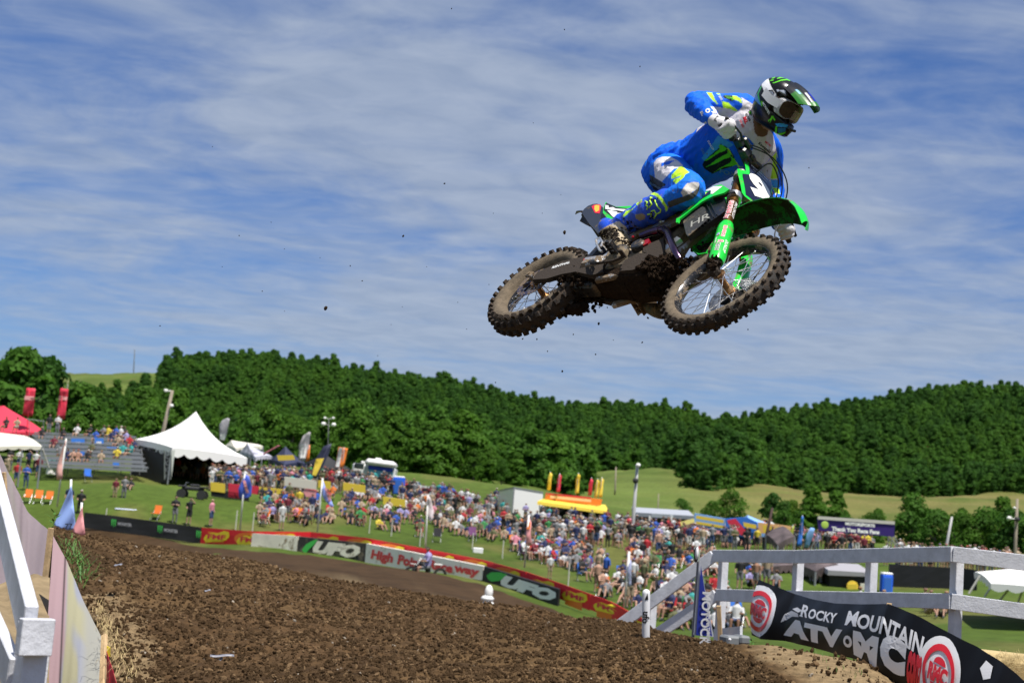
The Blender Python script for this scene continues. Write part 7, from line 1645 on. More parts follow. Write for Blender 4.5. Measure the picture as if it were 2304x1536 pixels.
# vehicles and stands along the top of the slope
def vbox(b, x0, y0, x1, y1, d, depth, m=0, bev=.06):
    c0 = P(x0, y0, d); c1 = P(x1, y1, d); c = (c0 + c1) / 2; w = (x1 - x0) / FPX * d; h = (y1 - y0) / FPX * d; c = c + arr(0, depth / 2, 0); b.box(c, (w, depth, h), rotm((0, 1, 0), ROLL * .6), bev=bev, m=m)
def wheel_at(name, p, r, parent, axis=(0, 1, 0), w=.22):
    b = MB(); b.lathe(np.asarray(p) - nrm(axis) * w / 2, axis, [(0, r * .55), (0, r), (w, r), (w, r * .55)], 18); o = b.build(name, mrubber, parent, smooth=True, angle=30); b = MB(); b.lathe(np.asarray(p) - nrm(axis) * w / 2, axis, [(0.01, .02), (.01, r * .55), (w - .01, r * .55), (w - .01, .02)], 14); b.build('hubcap', c_sil, o); return o
mglass = mat('dark_glass', (.02, .03, .035), .08, spec=.8)
mh = wthing('motorhome', 'white motorhome with blue and teal side screen parked behind the crowd', 'motorhome', tuple(P(840, 1100, 120)))
b = MB(); vbox(b, 790, 1046, 888, 1096, 121, 2.6, bev=.15); b.build('body', mat('motorhome_shell', (.70, .72, .72), .4, coat=.3), mh); b = MB(); vbox(b, 822, 1034, 889, 1048, 120.2, 3.2, bev=.2); b.build('awning', c_white, mh); b = MB(); vbox(b, 844, 1030, 858, 1036, 121, .8); vbox(b, 812, 1037, 820, 1044, 121, .8); b.build('roof_vent', c_white, mh)
b = MB(); vbox(b, 828, 1049, 884, 1058, 120.6, .06); b.build('screen_band', mcl('deep_blue', (.02, .05, .40)), mh); b = MB(); vbox(b, 828, 1058, 884, 1076, 120.6, .06); b.build('side_screen', mcl('screen_teal', (.15, .42, .50)), mh); b = MB(); vbox(b, 797, 1042, 818, 1054, 120.8, .1); b.build('windscreen', mglass, mh)
wheel_at('wheel', P(805, 1098, 120.9), .42, mh); wheel_at('wheel', P(868, 1102, 120.9), .42, mh)
def pickup(label, x0, x1, y, d, m, cat='pickup truck'):
    o = wthing('pickup_truck', label, cat, tuple(P((x0 + x1) / 2, y, d))); L_ = (x1 - x0) / FPX * d; c = P((x0 + x1) / 2, y, d); c = c + UPW * .1; ux = nrm(arr(1, -.25, 0)); R = np.stack([ux, arr(-ux[1], ux[0], 0), UPW], 1)
    k = L_ / 5.2; q = lambda x, yy, z: c + R @ arr(x * k, yy * k, z * k)
    def pr(pts, w0, w1): 
        b = MB(); b.rings([[q(x, w0, z) for x, z in pts], [q(x, w1, z) for x, z in pts]]); return b
    pr([(-2.6, .45), (2.5, .45), (2.6, .75), (2.5, 1.05), (1.2, 1.15), (-2.6, 1.15)], -.95, .95).build('body', m, o); pr([(-.9, 1.13), (1.15, 1.13), (.6, 1.78), (-.65, 1.78)], -.85, .85).build('cab', m, o)
    pr([(-.78, 1.18), (1.0, 1.18), (.56, 1.70), (-.6, 1.70)], -.87, -.855).build('window', mglass, o); pr([(.72, 1.2), (1.12, 1.2), (.68, 1.72), (.60, 1.72)], -.80, .80).build('windscreen', mglass, o); pr([(2.52, .75), (2.62, .75), (2.60, 1.0), (2.52, 1.0)], -.8, .8).build('grille', mrubber, o)
    for sx in (-1.6, 1.65): wheel_at('wheel', q(sx, -.9, .40), .40 * k, o, R @ arr(0, 1, 0)); 
    for sy in (-.75, .75): b = MB(); b.box(q(2.6, sy, .9), (.06, .28, .16), R); b.build('headlight', mbw, o)
    return o
mredcar = mat('red_car_paint', (.42, .012, .02), .25, coat=.6); mwcar = mat('white_car_paint', (.78, .78, .78), .25, coat=.6)
pickup('red pickup truck parked behind the seated crowd, nearer to the motorhome', 928, 990, 1122, 121, mredcar); pickup('red pickup truck with dark windscreen parked right of the first red one', 985, 1050, 1130, 118, mredcar)
pickup('white pickup truck roof showing behind the red trucks', 902, 962, 1106, 128, mwcar)
tr = wthing('box_trailer', 'white box trailer with grey left side at the top of the slope', 'trailer', tuple(P(1170, 1168, 116))); a0, a1, a2, a3 = P(1123, 1104, 122), P(1157, 1097, 117.5), P(1222, 1108, 119), None; hh = 62 / FPX * 117.5
bk = a0 + (a2 - a1); b = MB(); b.rings([[a1, a2, bk, a0], [p - UPW * hh for p in (a1, a2, bk, a0)]]); b.build('box', mwcar, tr)
b = MB()
for p, q_ in ((a0, a1), (a1, a2)): b.beam(p + UPW * .03, q_ + UPW * .03, .08, .10)
b.beam(a1, a1 - UPW * hh, .10, .10); b.build('edge_trim', c_sil, tr); wheel_at('wheel', a1 * .5 + a2 * .5 - UPW * (hh + .05) - arr(0, .05, 0), .4, tr)
fs = wthing('food_stand', 'food stand with orange sign board and long yellow awning', 'food stand', tuple(P(1290, 1165, 113)))
b = MB(); g0, g1, g2, g3 = P(1228, 1110, 112.5), P(1355, 1123, 111.5), P(1352, 1137, 111.5), P(1226, 1124, 112.5); b.prism([g0, g1, g2, g3], -BCK * .15); b.build('sign_board', c_orange, fs)
b = MB(); b.prism([P(1238, 1114, 112.2), P(1330, 1123, 111.6), P(1330, 1129, 111.6), P(1238, 1120, 112.2)], BCK * .02); b.build('print', mcl('print_peach', (.85, .62, .40)), fs); b = MB(); b.prism([P(1228, 1108, 112.4), P(1330, 1118, 111.6), P(1330, 1121, 111.6), P(1228, 1111, 112.4)], BCK * .02); b.build('print', c_red, fs)
b = MB(); g = []
for s in np.linspace(0, 1, 8): a = P(1222 + 140 * s, 1122 + 14 * s, 113); c = P(1209 + 160 * s, 1128 + 22 * s, 110); g.append([a, c, c - UPW * .22])
b.sheet(g, .03); b.build('awning', c_yel, fs)
b = MB(); q = [P(1230, 1130, 113.4), P(1362, 1146, 112.6), P(1362, 1172, 112.6), P(1230, 1166, 113.4)]; b.prism(q, -BCK * 2.4); b.build('wall', c_black, fs)
for x in (1214, 1290, 1364): b = MB(); y = 1130 + (x - 1209) * .1375; b.tube([P(x, y, 110), P(x, y + 38, 110)], .04, 6); b.build('post', c_sil, fs)
sh = wthing('grey_stall', 'grey flat-roofed stall with dark openings and pale posts right of the light pole', 'stall', tuple(P(1495, 1205, 108)))
b = MB(); b.prism([P(1430, 1152, 108), P(1562, 1160, 107), P(1562, 1168, 107), P(1430, 1161, 108)], -BCK * 3.5); b.build('roof', mcl('roof_grey', (.34, .36, .40)), sh); b = MB(); b.prism([P(1434, 1160, 108.6), P(1560, 1167, 107.6), P(1560, 1206, 107.6), P(1434, 1200, 108.6)], -BCK * 2.8); b.build('wall', c_black, sh)
b = MB(); b.prism([P(1438, 1172, 108.4), P(1456, 1173, 108.3), P(1456, 1202, 108.3), P(1438, 1201, 108.4)], BCK * .05); b.build('panel', mcl('panel_blue_grey', (.16, .24, .32)), sh); b = MB(); b.prism([P(1466, 1154, 107.6), P(1516, 1157, 107.3), P(1516, 1166, 107.3), P(1466, 1163, 107.6)], BCK * .03); b.build('sign', mcl('sign_pale', (.48, .52, .55)), sh)
for x in (1462, 1511, 1549): b = MB(); b.beam(P(x, 1160, 107.3), P(x - 2, 1204, 107.3), .14, .10, up=(0, 1, 0)); b.build('post', pr_w, sh)
for i, (pts, m, lab, prints) in enumerate([
    ([(1563, 1154), (1632, 1166), (1630, 1205), (1560, 1192)], c_lblue, 'left food sign panel, light blue with yellow lines of print', [([(1567, 1159), (1628, 1169), (1628, 1176), (1566, 1166)], c_yel), ([(1566, 1172), (1628, 1182), (1628, 1188), (1566, 1178)], c_yel), ([(1562, 1184), (1629, 1195), (1629, 1203), (1561, 1191)], c_pink)]),
    ([(1633, 1166), (1680, 1163), (1705, 1175), (1703, 1212), (1633, 1204)], c_blue, 'middle food sign panel, strong blue with red slices and yellow print', [([(1636, 1170), (1655, 1166), (1680, 1195), (1668, 1204), (1640, 1180)], c_red), ([(1672, 1174), (1702, 1180), (1702, 1190), (1674, 1184)], c_yel), ([(1640, 1178), (1662, 1180), (1664, 1186), (1642, 1186)], c_cream)]),
    ([(1706, 1174), (1782, 1184), (1778, 1196), (1755, 1204), (1706, 1210)], mcl('panel_peach', (.75, .45, .20)), 'right food sign panel, yellow and orange, drooping to the right', [([(1716, 1180), (1740, 1184), (1738, 1198), (1718, 1198)], c_yel), ([(1744, 1185), (1778, 1189), (1770, 1197), (1746, 1199)], mcl('print_lemon', (.75, .65, .20))), ([(1708, 1200), (1730, 1199), (1728, 1206), (1708, 1208)], c_lblue)])]):
    o = wthing('food_sign', lab, 'sign', tuple(P(pts[3][0], pts[3][1], 100))); b = MB(); b.prism([P(x, y, 100 - i * .3) for x, y in pts], -BCK * .10); b.build('panel', m, o)
    for q, mm in prints: b = MB(); b.prism([P(x, y, 99.85 - i * .3) for x, y in q], -BCK * .02); b.build('print', mm, o)
    for x in (pts[0][0] + 3, pts[1][0] - 3): b = MB(); b.tube([P(x, pts[0][1] + 20, 100.2), P(x, 1222, 100.2)], .05, 6); b.build('post', c_sil, o)
sag_tent('canopy_tent', 'blue peaked canopy rising behind the middle food sign', P(1650, 1178, 104), P(1690, 1184, 102), P(1740, 1182, 103), P(1682, 1158, 103), .3, c_lblue, P(1690, 1222, 103)[2], sag=.1)
sag_tent('canopy_tent', 'dark canopy with sponsor print below the right food sign', P(1724, 1202, 96), P(1750, 1226, 93), P(1788, 1206, 94), P(1765, 1194, 95), .5, mat('dark_canvas', (.045, .035, .035), .7), P(1750, 1245, 95)[2], sag=.1)
b = MB(); b.beam(P(1531, 1178, 100), P(1562, 1170, 100), .1, .28, up=(0, 0, 1)); o = b.build('awning_bar', mcl('print_lemon', (.75, .65, .20)), None); tag(o, 'pale yellow awning bar sticking out left of the food signs', 'awning')
ga = wthing('gantry', 'purple gantry banner with white lettering on two leaning truss legs', 'gantry', tuple(P(1925, 1235, 92)))
b = MB(); b.prism([P(1841, 1167, 92), P(2013, 1180, 91), P(2012, 1207, 91), P(1843, 1193, 92)], -BCK * .3); b.build('banner', c_purple, ga); b = MB(); b.beam(P(1840, 1164, 92.1), P(2013, 1176, 91.1), .25, .20); b.build('top_beam', c_conc, ga)
uu_ = P(2013, 1180, 91) - P(1841, 1167, 92); flat_text('Thank You Race Fans', P(1925, 1193, 91.2), uu_, UPW, .34, pr_w, ga, .05); flat_text('MOTORSPORTS', P(1935, 1180, 91.2), uu_, UPW, .26, pr_w, ga, .05)
for x, y in ((1856, 1180), (1999, 1193)): b = MB(); b.ball(P(x, y, 91.2), (.24, .03, .24), 10, 6); b.build('emblem', mcl('lime_print', (.35, .50, .08)), ga)
for xa, ya, xb, yb in ((1845, 1195, 1826, 1240), (2008, 1205, 2030, 1250), (2003, 1200, 2001, 1245)):
    b = MB(); a, c = P(xa, ya, 91.6), P(xb, yb, 91.6); b.beam(a + RGT * .12, c + RGT * .12, .05, .05); b.beam(a - RGT * .12, c - RGT * .12, .05, .05)
    for k in range(7): t = k / 7; b.beam(a * (1 - t) + c * t + RGT * (.12 if k % 2 else -.12), a * (1 - t - 1 / 7) + c * (t + 1 / 7) + RGT * (-.12 if k % 2 else .12), .03, .03)
    b.build('truss_leg', c_sil, ga)
# small barrier panels in front of the vendor row
vf = wthing('vendor_fence', 'low fence with coloured sponsor panels in front of the vendor row', 'fence', tuple(P(600, 1105, 101)))
for i, (x0, y0, x1, y1, m, lab) in enumerate([(474, 1084, 506, 1104, c_yel, 'orange yellow panel on the vendor fence, leftmost'), (514, 1087, 541, 1118, c_red, 'bright red panel on the vendor fence left of the blue flag'), (566, 1092, 582, 1110, c_red, 'small red panel right of the blue flag'), (583, 1095, 601, 1110, c_yel, 'yellow panel left of the black gap on the vendor fence'), (606, 1097, 636, 1112, c_yel, 'wide yellow panel on the vendor fence below the navy canopy'), (684, 1100, 711, 1116, c_pink, 'striped pinkish panel left of the light blue flag'), (716, 1080, 744, 1096, c_yel, 'yellow drum shaped panel behind the light blue flag'), (640, 1072, 712, 1092, c_cream, 'cream counter front below the feather flags'), (772, 1085, 822, 1102, c_yel, 'long yellow panel in front of the motorhome'), (862, 1117, 912, 1134, c_yel, 'yellow patches on the fence below the blue cabin'), (475, 1100, 560, 1116, c_black, 'low black fabric fence below the vendor panels')]):
    d = 101 if x0 < 720 else 108; b = MB(); s = (x1 - x0) * .13; b.prism([P(x0, y0, d + (i % 3) * .05), P(x1, y0 + s, d + (i % 3) * .05), P(x1, y1 + s, d + (i % 3) * .05), P(x0, y1, d + (i % 3) * .05)], -BCK * .08); o = b.build('panel', m, vf); o['label'] = lab
# quad bike on the grass
qd = wthing('quad_bike', 'black and grey quad bike parked on the grass below the white tent', 'quad bike', tuple(G(432, 1122, 60))); q0 = G(432, 1122, 60); mdk = mcl('quad_plastic', (.014, .015, .018))
b = MB(); b.box(q0 + arr(0, 0, .72), (1.5, .55, .28), bev=.08); b.box(q0 + arr(.1, 0, .95), (.7, .34, .16), bev=.06); b.box(q0 + arr(-.75, 0, .85), (.5, .9, .10), bev=.04); b.box(q0 + arr(.75, 0, .85), (.5, .9, .10), bev=.04); b.build('body', mdk, qd); b = MB(); b.tube([q0 + arr(-.45, -.4, 1.12), q0 + arr(-.5, 0, 1.1), q0 + arr(-.45, .4, 1.12)], .02, 6); b.tube([q0 + arr(-.5, 0, 1.1), q0 + arr(-.62, 0, .8)], .03, 6); b.build('handlebar', c_sil, qd)
for sx in (-.7, .7):
    for sy in (-.45, .45): wheel_at('wheel', q0 + arr(sx, sy, .32), .32, qd)
# rounded white marker beside the track
mk = wthing('soft_marker', 'stack of rounded white cushions standing on the sandy strip by the track', 'track marker', tuple(P(1098, 1362, 52))); b = MB()
for dx, y, rx, rz in ((0, 1358, .22, .13), (-.02, 1346, .24, .13)): b.ball(P(1098, y, 52) + arr(dx, 0, 0), (rx, .2, rz), 12, 8)
b.build('cushion', pr_w, mk, smooth=True); b = MB(); b.ball(P(1100, 1331, 52), (.15, .12, .26), 12, 8); b.build('cushion', pr_w, mk, smooth=True)
# second racer low on the track
mw2 = mat('distant_tyre', (.02, .018, .016), .9)
d2 = 68.0; q = P(952, 1306, d2); b2 = wthing('motocross_bike', 'distant dark motocross bike leaning through the turn in front of the white raceway sign', 'motorcycle', tuple(q)); ux = nrm(arr(-.92, -.39, 0)); lean = nrm(arr(.25, .1, .95)); sd = np.cross(ux, lean)
def q2(x, y, z): return q + ux * x + sd * y + lean * z
for x in (-.74, .74):
    b = MB(); b.lathe(q2(x, -.05, .33), sd, [(0, .23), (0, .34), (.1, .34), (.1, .23)], 22, cap=False); b.build('wheel', mw2, b2, smooth=True, angle=40)
b = MB(); b.tube([q2(-.1, 0, .45), q2(.05, 0, .7), q2(.45, 0, .85)], [.14, .16, .1], 8); b.tube([q2(-.74, 0, .33), q2(0, 0, .42)], .04, 6); b.tube([q2(.74, .1, .33), q2(.5, .1, 1.0)], .035, 6); b.tube([q2(.74, -.1, .33), q2(.5, -.1, 1.0)], .035, 6); b.build('frame', mdk, b2)
b = MB(); b.beam(q2(-.65, 0, .86), q2(-.25, 0, .86), .14, .06); b.beam(q2(.6, 0, .78), q2(.95, 0, .82), .12, .03); b.tube([q2(.42, -.38, 1.1), q2(.45, 0, 1.06), q2(.42, .38, 1.1)], .02, 6); b.beam(q2(.56, 0, .80), q2(.52, 0, 1.05), .2, .02); b.build('bodywork', pr_w, b2)
QR = q2(-.05, 0, .62); UX2 = ux.copy()
# ------------------------------------------------------------------ spectators
def fig(name, caps, vox=.028):
    """caps: (a, b, ra, rb, slot); one continuous body, each face takes the slot of its nearest limb"""
    b = MB()
    for a, c, ra, rb, sl in caps: b.tube([np.array(a) + nrm(np.array(a) - np.array(c)) * ra * .6, a, c, np.array(c) + nrm(np.array(c) - np.array(a)) * rb * .6], [ra * .6, ra, rb, rb * .6], 9) if np.linalg.norm(np.array(a) - np.array(c)) > 1e-3 else b.ball(a, ra, 10, 8)
    me, v, nv = remesh(b, vox, 2); me.name = name
    pc = np.array([list(p.center) for p in me.polygons]); best = np.full(len(pc), 1e9); idx = np.zeros(len(pc), int)
    for a, c, ra, rb, sl in caps:
        a = np.array(a, float); c = np.array(c, float); dd = c - a; L = dd @ dd; t = np.clip(((pc - a) @ dd) / L, 0, 1) if L > 1e-6 else np.zeros(len(pc)); r = ra + (rb - ra) * t; e = np.linalg.norm(pc - a - t[:, None] * dd, axis=1) - r
        m = e < best; best[m] = e[m]; idx[m] = sl
    hd = [c for c in caps if c[4] == 9][0]; hc = np.array(hd[0])
    m = idx == 9; idx[m] = 0; up = pc[m] - hc; hair = (up[:, 2] > .035) | ((up[:, 1] > .02) & (up[:, 2] > -.06)); im = np.where(m)[0]; idx[im[hair]] = 3
    for k in range(5): me.materials.append(PLAIN[k])
    me.polygons.foreach_set('material_index', idx.astype(np.int32)); me.update(); return me
PLAIN = [mat('person_skin', (.50, .28, .19), .6), mat('person_shirt', (.5, .5, .5), .8), mat('person_trousers', (.1, .1, .2), .8), mat('person_hair', (.05, .03, .02), .8), mat('person_shoe', (.06, .06, .06), .8)]
def stand(lx=0.0, arms=0, bare=True):
    S_, K_, A_ = 1.42, .50, .09; c = []
    c += [((0, 0, 1.0), (0, 0, 1.38), .15, .17, 1), ((0, 0, .92), (0, 0, 1.0), .15, .15, 2), ((0, 0, 1.46), (0, 0, 1.52), .06, .055, 0), ((0, 0, 1.64), (0, 0, 1.645), .105, .105, 9)]
    for s in (-1, 1):
        c += [((.09 * s, 0, .88), (.10 * s + lx, -.02, .55), .095, .08, 2), ((.10 * s + lx, -.02, .5), (.11 * s + lx, .01, .12), .062, .045, 0 if bare else 2), ((.11 * s + lx, .02, .05), (.11 * s + lx, -.12, .04), .05, .04, 4)]
        if arms == 0: e, h = (.24 * s, .03, 1.12), (.25 * s, -.06, .86)
        elif arms == 1: e, h = (.25 * s, .02, 1.12), (.06 * s, -.22, 1.18)
        elif arms == 2 and s == 1: e, h = (.30 * s, -.12, 1.38), (.12, -.20, 1.62)
        else: e, h = (.26 * s, .06, 1.14), (.16 * s, -.10, 1.02)
        c += [((.20 * s, 0, 1.38), e, .065, .052, 1), (e, h, .045, .035, 0)]
    return c
def sit(ground=True, lean=0.0, arms=0):
    z = .12 if ground else .46; c = [((0, .02, z + .10), (0, .06 + lean, z + .50), .15, .165, 1), ((0, 0, z), (0, .02, z + .06), .15, .15, 2), ((0, .05 + lean, z + .58), (0, .04 + lean, z + .64), .06, .055, 0), ((0, .03 + lean, z + .76), (0, .03 + lean, z + .765), .105, .105, 9)]
    for s in (-1, 1):
        if ground: kn, an = (.13 * s, -.40, .42), (.15 * s, -.62, .10)
        else: kn, an = (.12 * s, -.44, .50), (.13 * s, -.50, .10)
        c += [((.10 * s, 0, z), tuple(np.array((.10 * s, 0, z)) * .35 + np.array(kn) * .65), .095, .078, 2), (tuple(np.array((.10 * s, 0, z)) * .3 + np.array(kn) * .7), kn, .07, .062, 0), (kn, an, .058, .045, 0), (an, (an[0], an[1] - .12, .05), .048, .04, 4)]
        if arms == 0: e, h = (.25 * s, -.08, z + .28), (.14 * s, -.34, z + .30)
        else: e, h = (.27 * s, .12, z + .26), (.30 * s, .26, .08)
        c += [((.20 * s, .05 + lean, z + .48), e, .062, .05, 1), (e, h, .045, .035, 0)]
    return c
def lie():
    c = [((0, 0, .16), (0, .42, .30), .15, .16, 1), ((0, -.05, .14), (0, 0, .15), .15, .15, 2), ((0, .50, .36), (0, .53, .39), .055, .055, 0), ((0, .62, .46), (0, .62, .465), .105, .105, 9)]
    for s in (-1, 1): c += [((.09 * s, -.06, .12), (.11 * s, -.42, .16), .09, .075, 2), ((.11 * s, -.42, .16), (.12 * s, -.85, .08), .062, .045, 0), ((.12 * s, -.9, .07), (.13 * s, -.93, .16), .045, .04, 4), ((.19 * s, .38, .30), (.30 * s, .38, .12), .06, .05, 1), ((.30 * s, .38, .10), (.34 * s, .20, .05), .042, .035, 0)]
    return c
POSE = {}
for nm, c in (('standing', stand(.0, 0)), ('standing2', stand(.03, 1, False)), ('standing3', stand(-.02, 2)), ('standing4', stand(.0, 3, False)), ('sitting', sit(True)), ('sitting2', sit(True, .10, 1)), ('chair', sit(False)), ('chair2', sit(False, .06, 0)), ('lying', lie())): POSE[nm] = fig('person_' + nm, c)
SH = dict(white=(.80, .80, .80), black=(.015, .015, .017), red=(.55, .02, .03), blue=(.03, .12, .55), navy=(.02, .03, .12), grey=(.28, .28, .29), orange=(.85, .22, .03), yellow=(.80, .62, .05), green=(.05, .30, .08), teal=(.04, .40, .38), pink=(.80, .30, .38), maroon=(.22, .02, .04), tan=(.50, .38, .25), lilac=(.42, .38, .70), olive=(.14, .15, .06))
PA = dict(black=(.015, .015, .018), blue=(.05, .09, .22), khaki=(.40, .31, .20), grey=(.20, .20, .22), white=(.70, .68, .66), brown=(.13, .08, .05))
HA = {'dark hair': (.02, .014, .01), 'brown hair': (.09, .045, .02), 'fair hair': (.38, .25, .10), 'white cap': (.78, .78, .78), 'black cap': (.012, .012, .014), 'red cap': (.5, .02, .03), 'blue cap': (.03, .10, .45), 'straw hat': (.60, .46, .25)}
SKN = [(.52, .28, .19), (.58, .34, .24), (.42, .22, .14), (.30, .15, .09), (.62, .36, .25)]
def pm(pre, k, c): return mat(pre + '_' + k.replace(' ', '_'), tuple(x * .66 for x in c), .75)
rp = random.Random(31); USED = set(); PPL = []
PLACES = {}
def person(pose, loc, rz, sc, shirt, pants, hat, skin, label, group):
    me = POSE[pose]; o = bpy.data.objects.new('person', me); COL.objects.link(o); o.location = tuple(loc); o.rotation_euler = (0, 0, rz); o.scale = (sc * rp.uniform(.95, 1.12), sc, sc)
    ms = [pm('skin', 'tone%d' % skin, SKN[skin]), pm('shirt', shirt, SH[shirt]) if shirt != 'bare' else pm('skin', 'tone%d' % skin, SKN[skin]), pm('trousers', pants, PA[pants]), pm('head', hat, HA[hat]), PLAIN[4]]
    for k in range(5): o.material_slots[k].link = 'OBJECT'; o.material_slots[k].material = ms[k]
    PPL.append(o); return tag(o, label, 'person', group)
SWT = [15, 20, 4, 4, 10, 15, 2, 1.2, 2, 1.5, 3, 4, 9, 2, 5, 15]; HWT = [8, 8, 4, 5, 6, 1, 1.5, 2]
VERB = {'standing': 'standing', 'standing2': 'standing with folded arms', 'standing3': 'standing with a raised hand', 'standing4': 'standing', 'sitting': 'sitting with knees up', 'sitting2': 'leaning back on both hands', 'chair': 'seated', 'chair2': 'seated', 'lying': 'lying'}
def auto(pose, loc, place, group, face=None, sc=None):
    for _ in range(60):
        sh = rp.choices(list(SH) + ['bare'], SWT)[0]; pa = rp.choice(list(PA)); ha = rp.choices(list(HA), HWT)[0]; lab = f"{'shirtless spectator' if sh == 'bare' else 'spectator in ' + sh + ' shirt'}, {pa} {'shorts' if pose not in ('standing2', 'standing4') else 'trousers'} and {ha}, {VERB[pose]} {place}"
        if len(lab.split()) > 16: lab = lab.replace(' with folded arms', '').replace(' with a raised hand', '').replace(' with knees up', '').replace(' on both hands', '')
        if len(lab.split()) > 16: lab = lab.replace(' leaning back', ' reclining').replace('spectator in ', '').replace(' shirt,', ' shirt on spectator,') if 0 else lab.replace(f', {pa} shorts and {ha}', f' and {ha}').replace(f', {pa} trousers and {ha}', f' and {ha}')
        if lab not in USED: break
    USED.add(lab); rz = (face if face is not None else 0.0) + rp.gauss(0, .5)
    return person(pose, loc, rz, sc or rp.uniform(.88, 1.06), sh, pa, ha, rp.randrange(5), lab, group)
def region(poly, n, poses, place, group, dmin=50, chair=0.0, spacing=.55, lift=0.0):
    out = []; tries = 0; xs = [p[0] for p in poly]; ys = [p[1] for p in poly]
    while len(out) < n and tries < n * 60:
        tries += 1; x = rp.uniform(min(xs), max(xs)); y = rp.uniform(min(ys), max(ys))
        if not inpoly(np.array([x]), np.array([y]), poly)[0]: continue
        q = foot(x, y, dmin)
        if any((q[0] - a[0]) ** 2 + (q[1] - a[1]) ** 2 < spacing ** 2 for a in ALLP[-400:]): continue
        ALLP.append(q); out.append(q)
    return [(q, rp.choice(poses), place, group, chair) for q in out]
ALLP = []; SPECS = []; GA = 'spectators on the grass slope'; GB = 'spectators standing by the vendor row'; GC = 'spectators on the bleachers'; GD = 'spectators behind the right fence'
ST = ['standing', 'standing2', 'standing3', 'standing4']; SI = ['sitting', 'sitting', 'sitting2', 'chair', 'chair2']
for poly, n, poses, place, g, ch in [
    ([(470, 1085), (560, 1092), (560, 1112), (470, 1104)], 24, ST, 'in front of the big white tent', GB, 0), ([(560, 1090), (700, 1094), (700, 1114), (560, 1110)], 34, ST, 'below the navy canopy', GB, 0), ([(700, 1088), (880, 1105), (880, 1122), (700, 1112)], 30, ST, 'in front of the motorhome', GB, 0),
    ([(395, 1066), (480, 1074), (480, 1086), (395, 1078)], 9, ['chair', 'standing', 'chair2'], 'inside the white tent', GB, 0),
    ([(590, 1118), (720, 1122), (720, 1186), (575, 1182)], 34, SI + ['standing'], 'left of the light blue flag', GA, .4), ([(730, 1120), (940, 1128), (950, 1210), (820, 1190), (730, 1180)], 36, SI, 'behind the raceway sign', GA, .35),
    ([(900, 1112), (1120, 1140), (1110, 1175), (900, 1150)], 58, SI + ST, 'below the red trucks', GA, .15), ([(940, 1150), (1060, 1170), (1130, 1190), (1110, 1222), (980, 1200)], 26, SI, 'around the limp white flag', GA, .25),
    ([(1110, 1165), (1240, 1175), (1400, 1195), (1400, 1235), (1200, 1240), (1130, 1220)], 76, SI + ST, 'below the food stand', GA, .12), ([(1150, 1235), (1290, 1245), (1360, 1265), (1300, 1290), (1180, 1262)], 34, SI, 'right of the pink flag', GA, .2),
    ([(1380, 1195), (1560, 1208), (1740, 1216), (1740, 1240), (1550, 1245), (1380, 1235)], 78, ST + ['sitting'], 'in front of the grey stall', GA, .05), ([(1290, 1285), (1400, 1290), (1560, 1330), (1560, 1400), (1430, 1375), (1330, 1335)], 24, SI + ['standing'], 'above the lower flame banner', GA, .3),
    ([(1400, 1245), (1600, 1250), (1640, 1300), (1500, 1300), (1400, 1275)], 26, SI + ['standing'], 'left of the ramped white rails', GA, .2), ([(1480, 1350), (1640, 1340), (1660, 1425), (1500, 1420)], 20, SI, 'behind the blue triangle banner', GA, .35),
    ([(1640, 1300), (1760, 1290), (1760, 1330), (1650, 1345)], 8, ['standing', 'sitting'], 'between the first fence posts', GD, 0), ([(1750, 1225), (1960, 1240), (1960, 1262), (1750, 1255)], 22, ST, 'under the gantry', GD, 0),
    ([(1990, 1268), (2304, 1288), (2304, 1300), (1990, 1282)], 26, ST, 'behind the black mesh barrier', GD, 0), ([(1900, 1360), (2160, 1375), (2160, 1392), (1900, 1385)], 12, ['sitting', 'sitting2'], 'on the grass behind the black banner', GD, 0)]:
    SPECS += region(poly, int(n * (1.0 if g == GD and n < 20 else 1.75)), poses, place, g, chair=ch, spacing=.42)
# nearest ones become individuals, the rest one crowd
SPECS.sort(key=lambda s: np.linalg.norm(s[0] - CAM))
LIM = 240; CHN = [0]; mchairs = [('red', (.50, .02, .03)), ('blue', (.03, .16, .60)), ('black', (.015, .015, .018)), ('orange', (.80, .20, .03)), ('green', (.04, .22, .08)), ('purple', (.16, .05, .16)), ('grey', (.25, .25, .27))]
def chair_mesh():
    b = MB(); b.box((0, 0, .44), (.50, .46, .03), m=0); b.box((0, .24, .72), (.50, .03, .52), rotm((1, 0, 0), -.18), m=0)
    for sx in (-.25, .25):
        b.tube([(sx, -.22, 0), (sx, .2, .62)], .014, 5, m=1); b.tube([(sx, .24, 0), (sx, -.2, .60)], .014, 5, m=1); b.box((sx * 1.08, 0, .62), (.05, .46, .02), m=0)
    return b
CME = None; CH_USED = set()
def camp_chair(loc, rz, k, label):
    b = chair_mesh(); o = wthing('camp_chair', label, 'camp chair', (0, 0, 0), 'folding camp chairs on the slope'); o['_off'] = [0, 0, 0]
    global CHM
    if 'CHM' not in globals():
        s_ = MB(); s_.box((0, 0, .44), (.50, .46, .03)); bk = MB(); bk.box((0, .24, .72), (.50, .03, .52), rotm((1, 0, 0), -.18)); fr_ = MB()
        for sx in (-.25, .25): fr_.tube([(sx, -.22, 0), (sx, .2, .62)], .014, 5); fr_.tube([(sx, .24, 0), (sx, -.2, .60)], .014, 5)
        CHM = [('seat', s_.mesh('seat')), ('backrest', bk.mesh('backrest')), ('frame', fr_.mesh('frame'))]
        for n_, m_ in CHM: m_.materials.append(c_sil)
    for n_, m_ in CHM:
        c = link_mesh(n_, m_, o)
        if n_ != 'frame': c.material_slots[0].link = 'OBJECT'; c.material_slots[0].material = mat('chair_' + mchairs[k][0], mchairs[k][1], .7)
    o.location = tuple(loc); o.rotation_euler = (0, 0, rz); return o
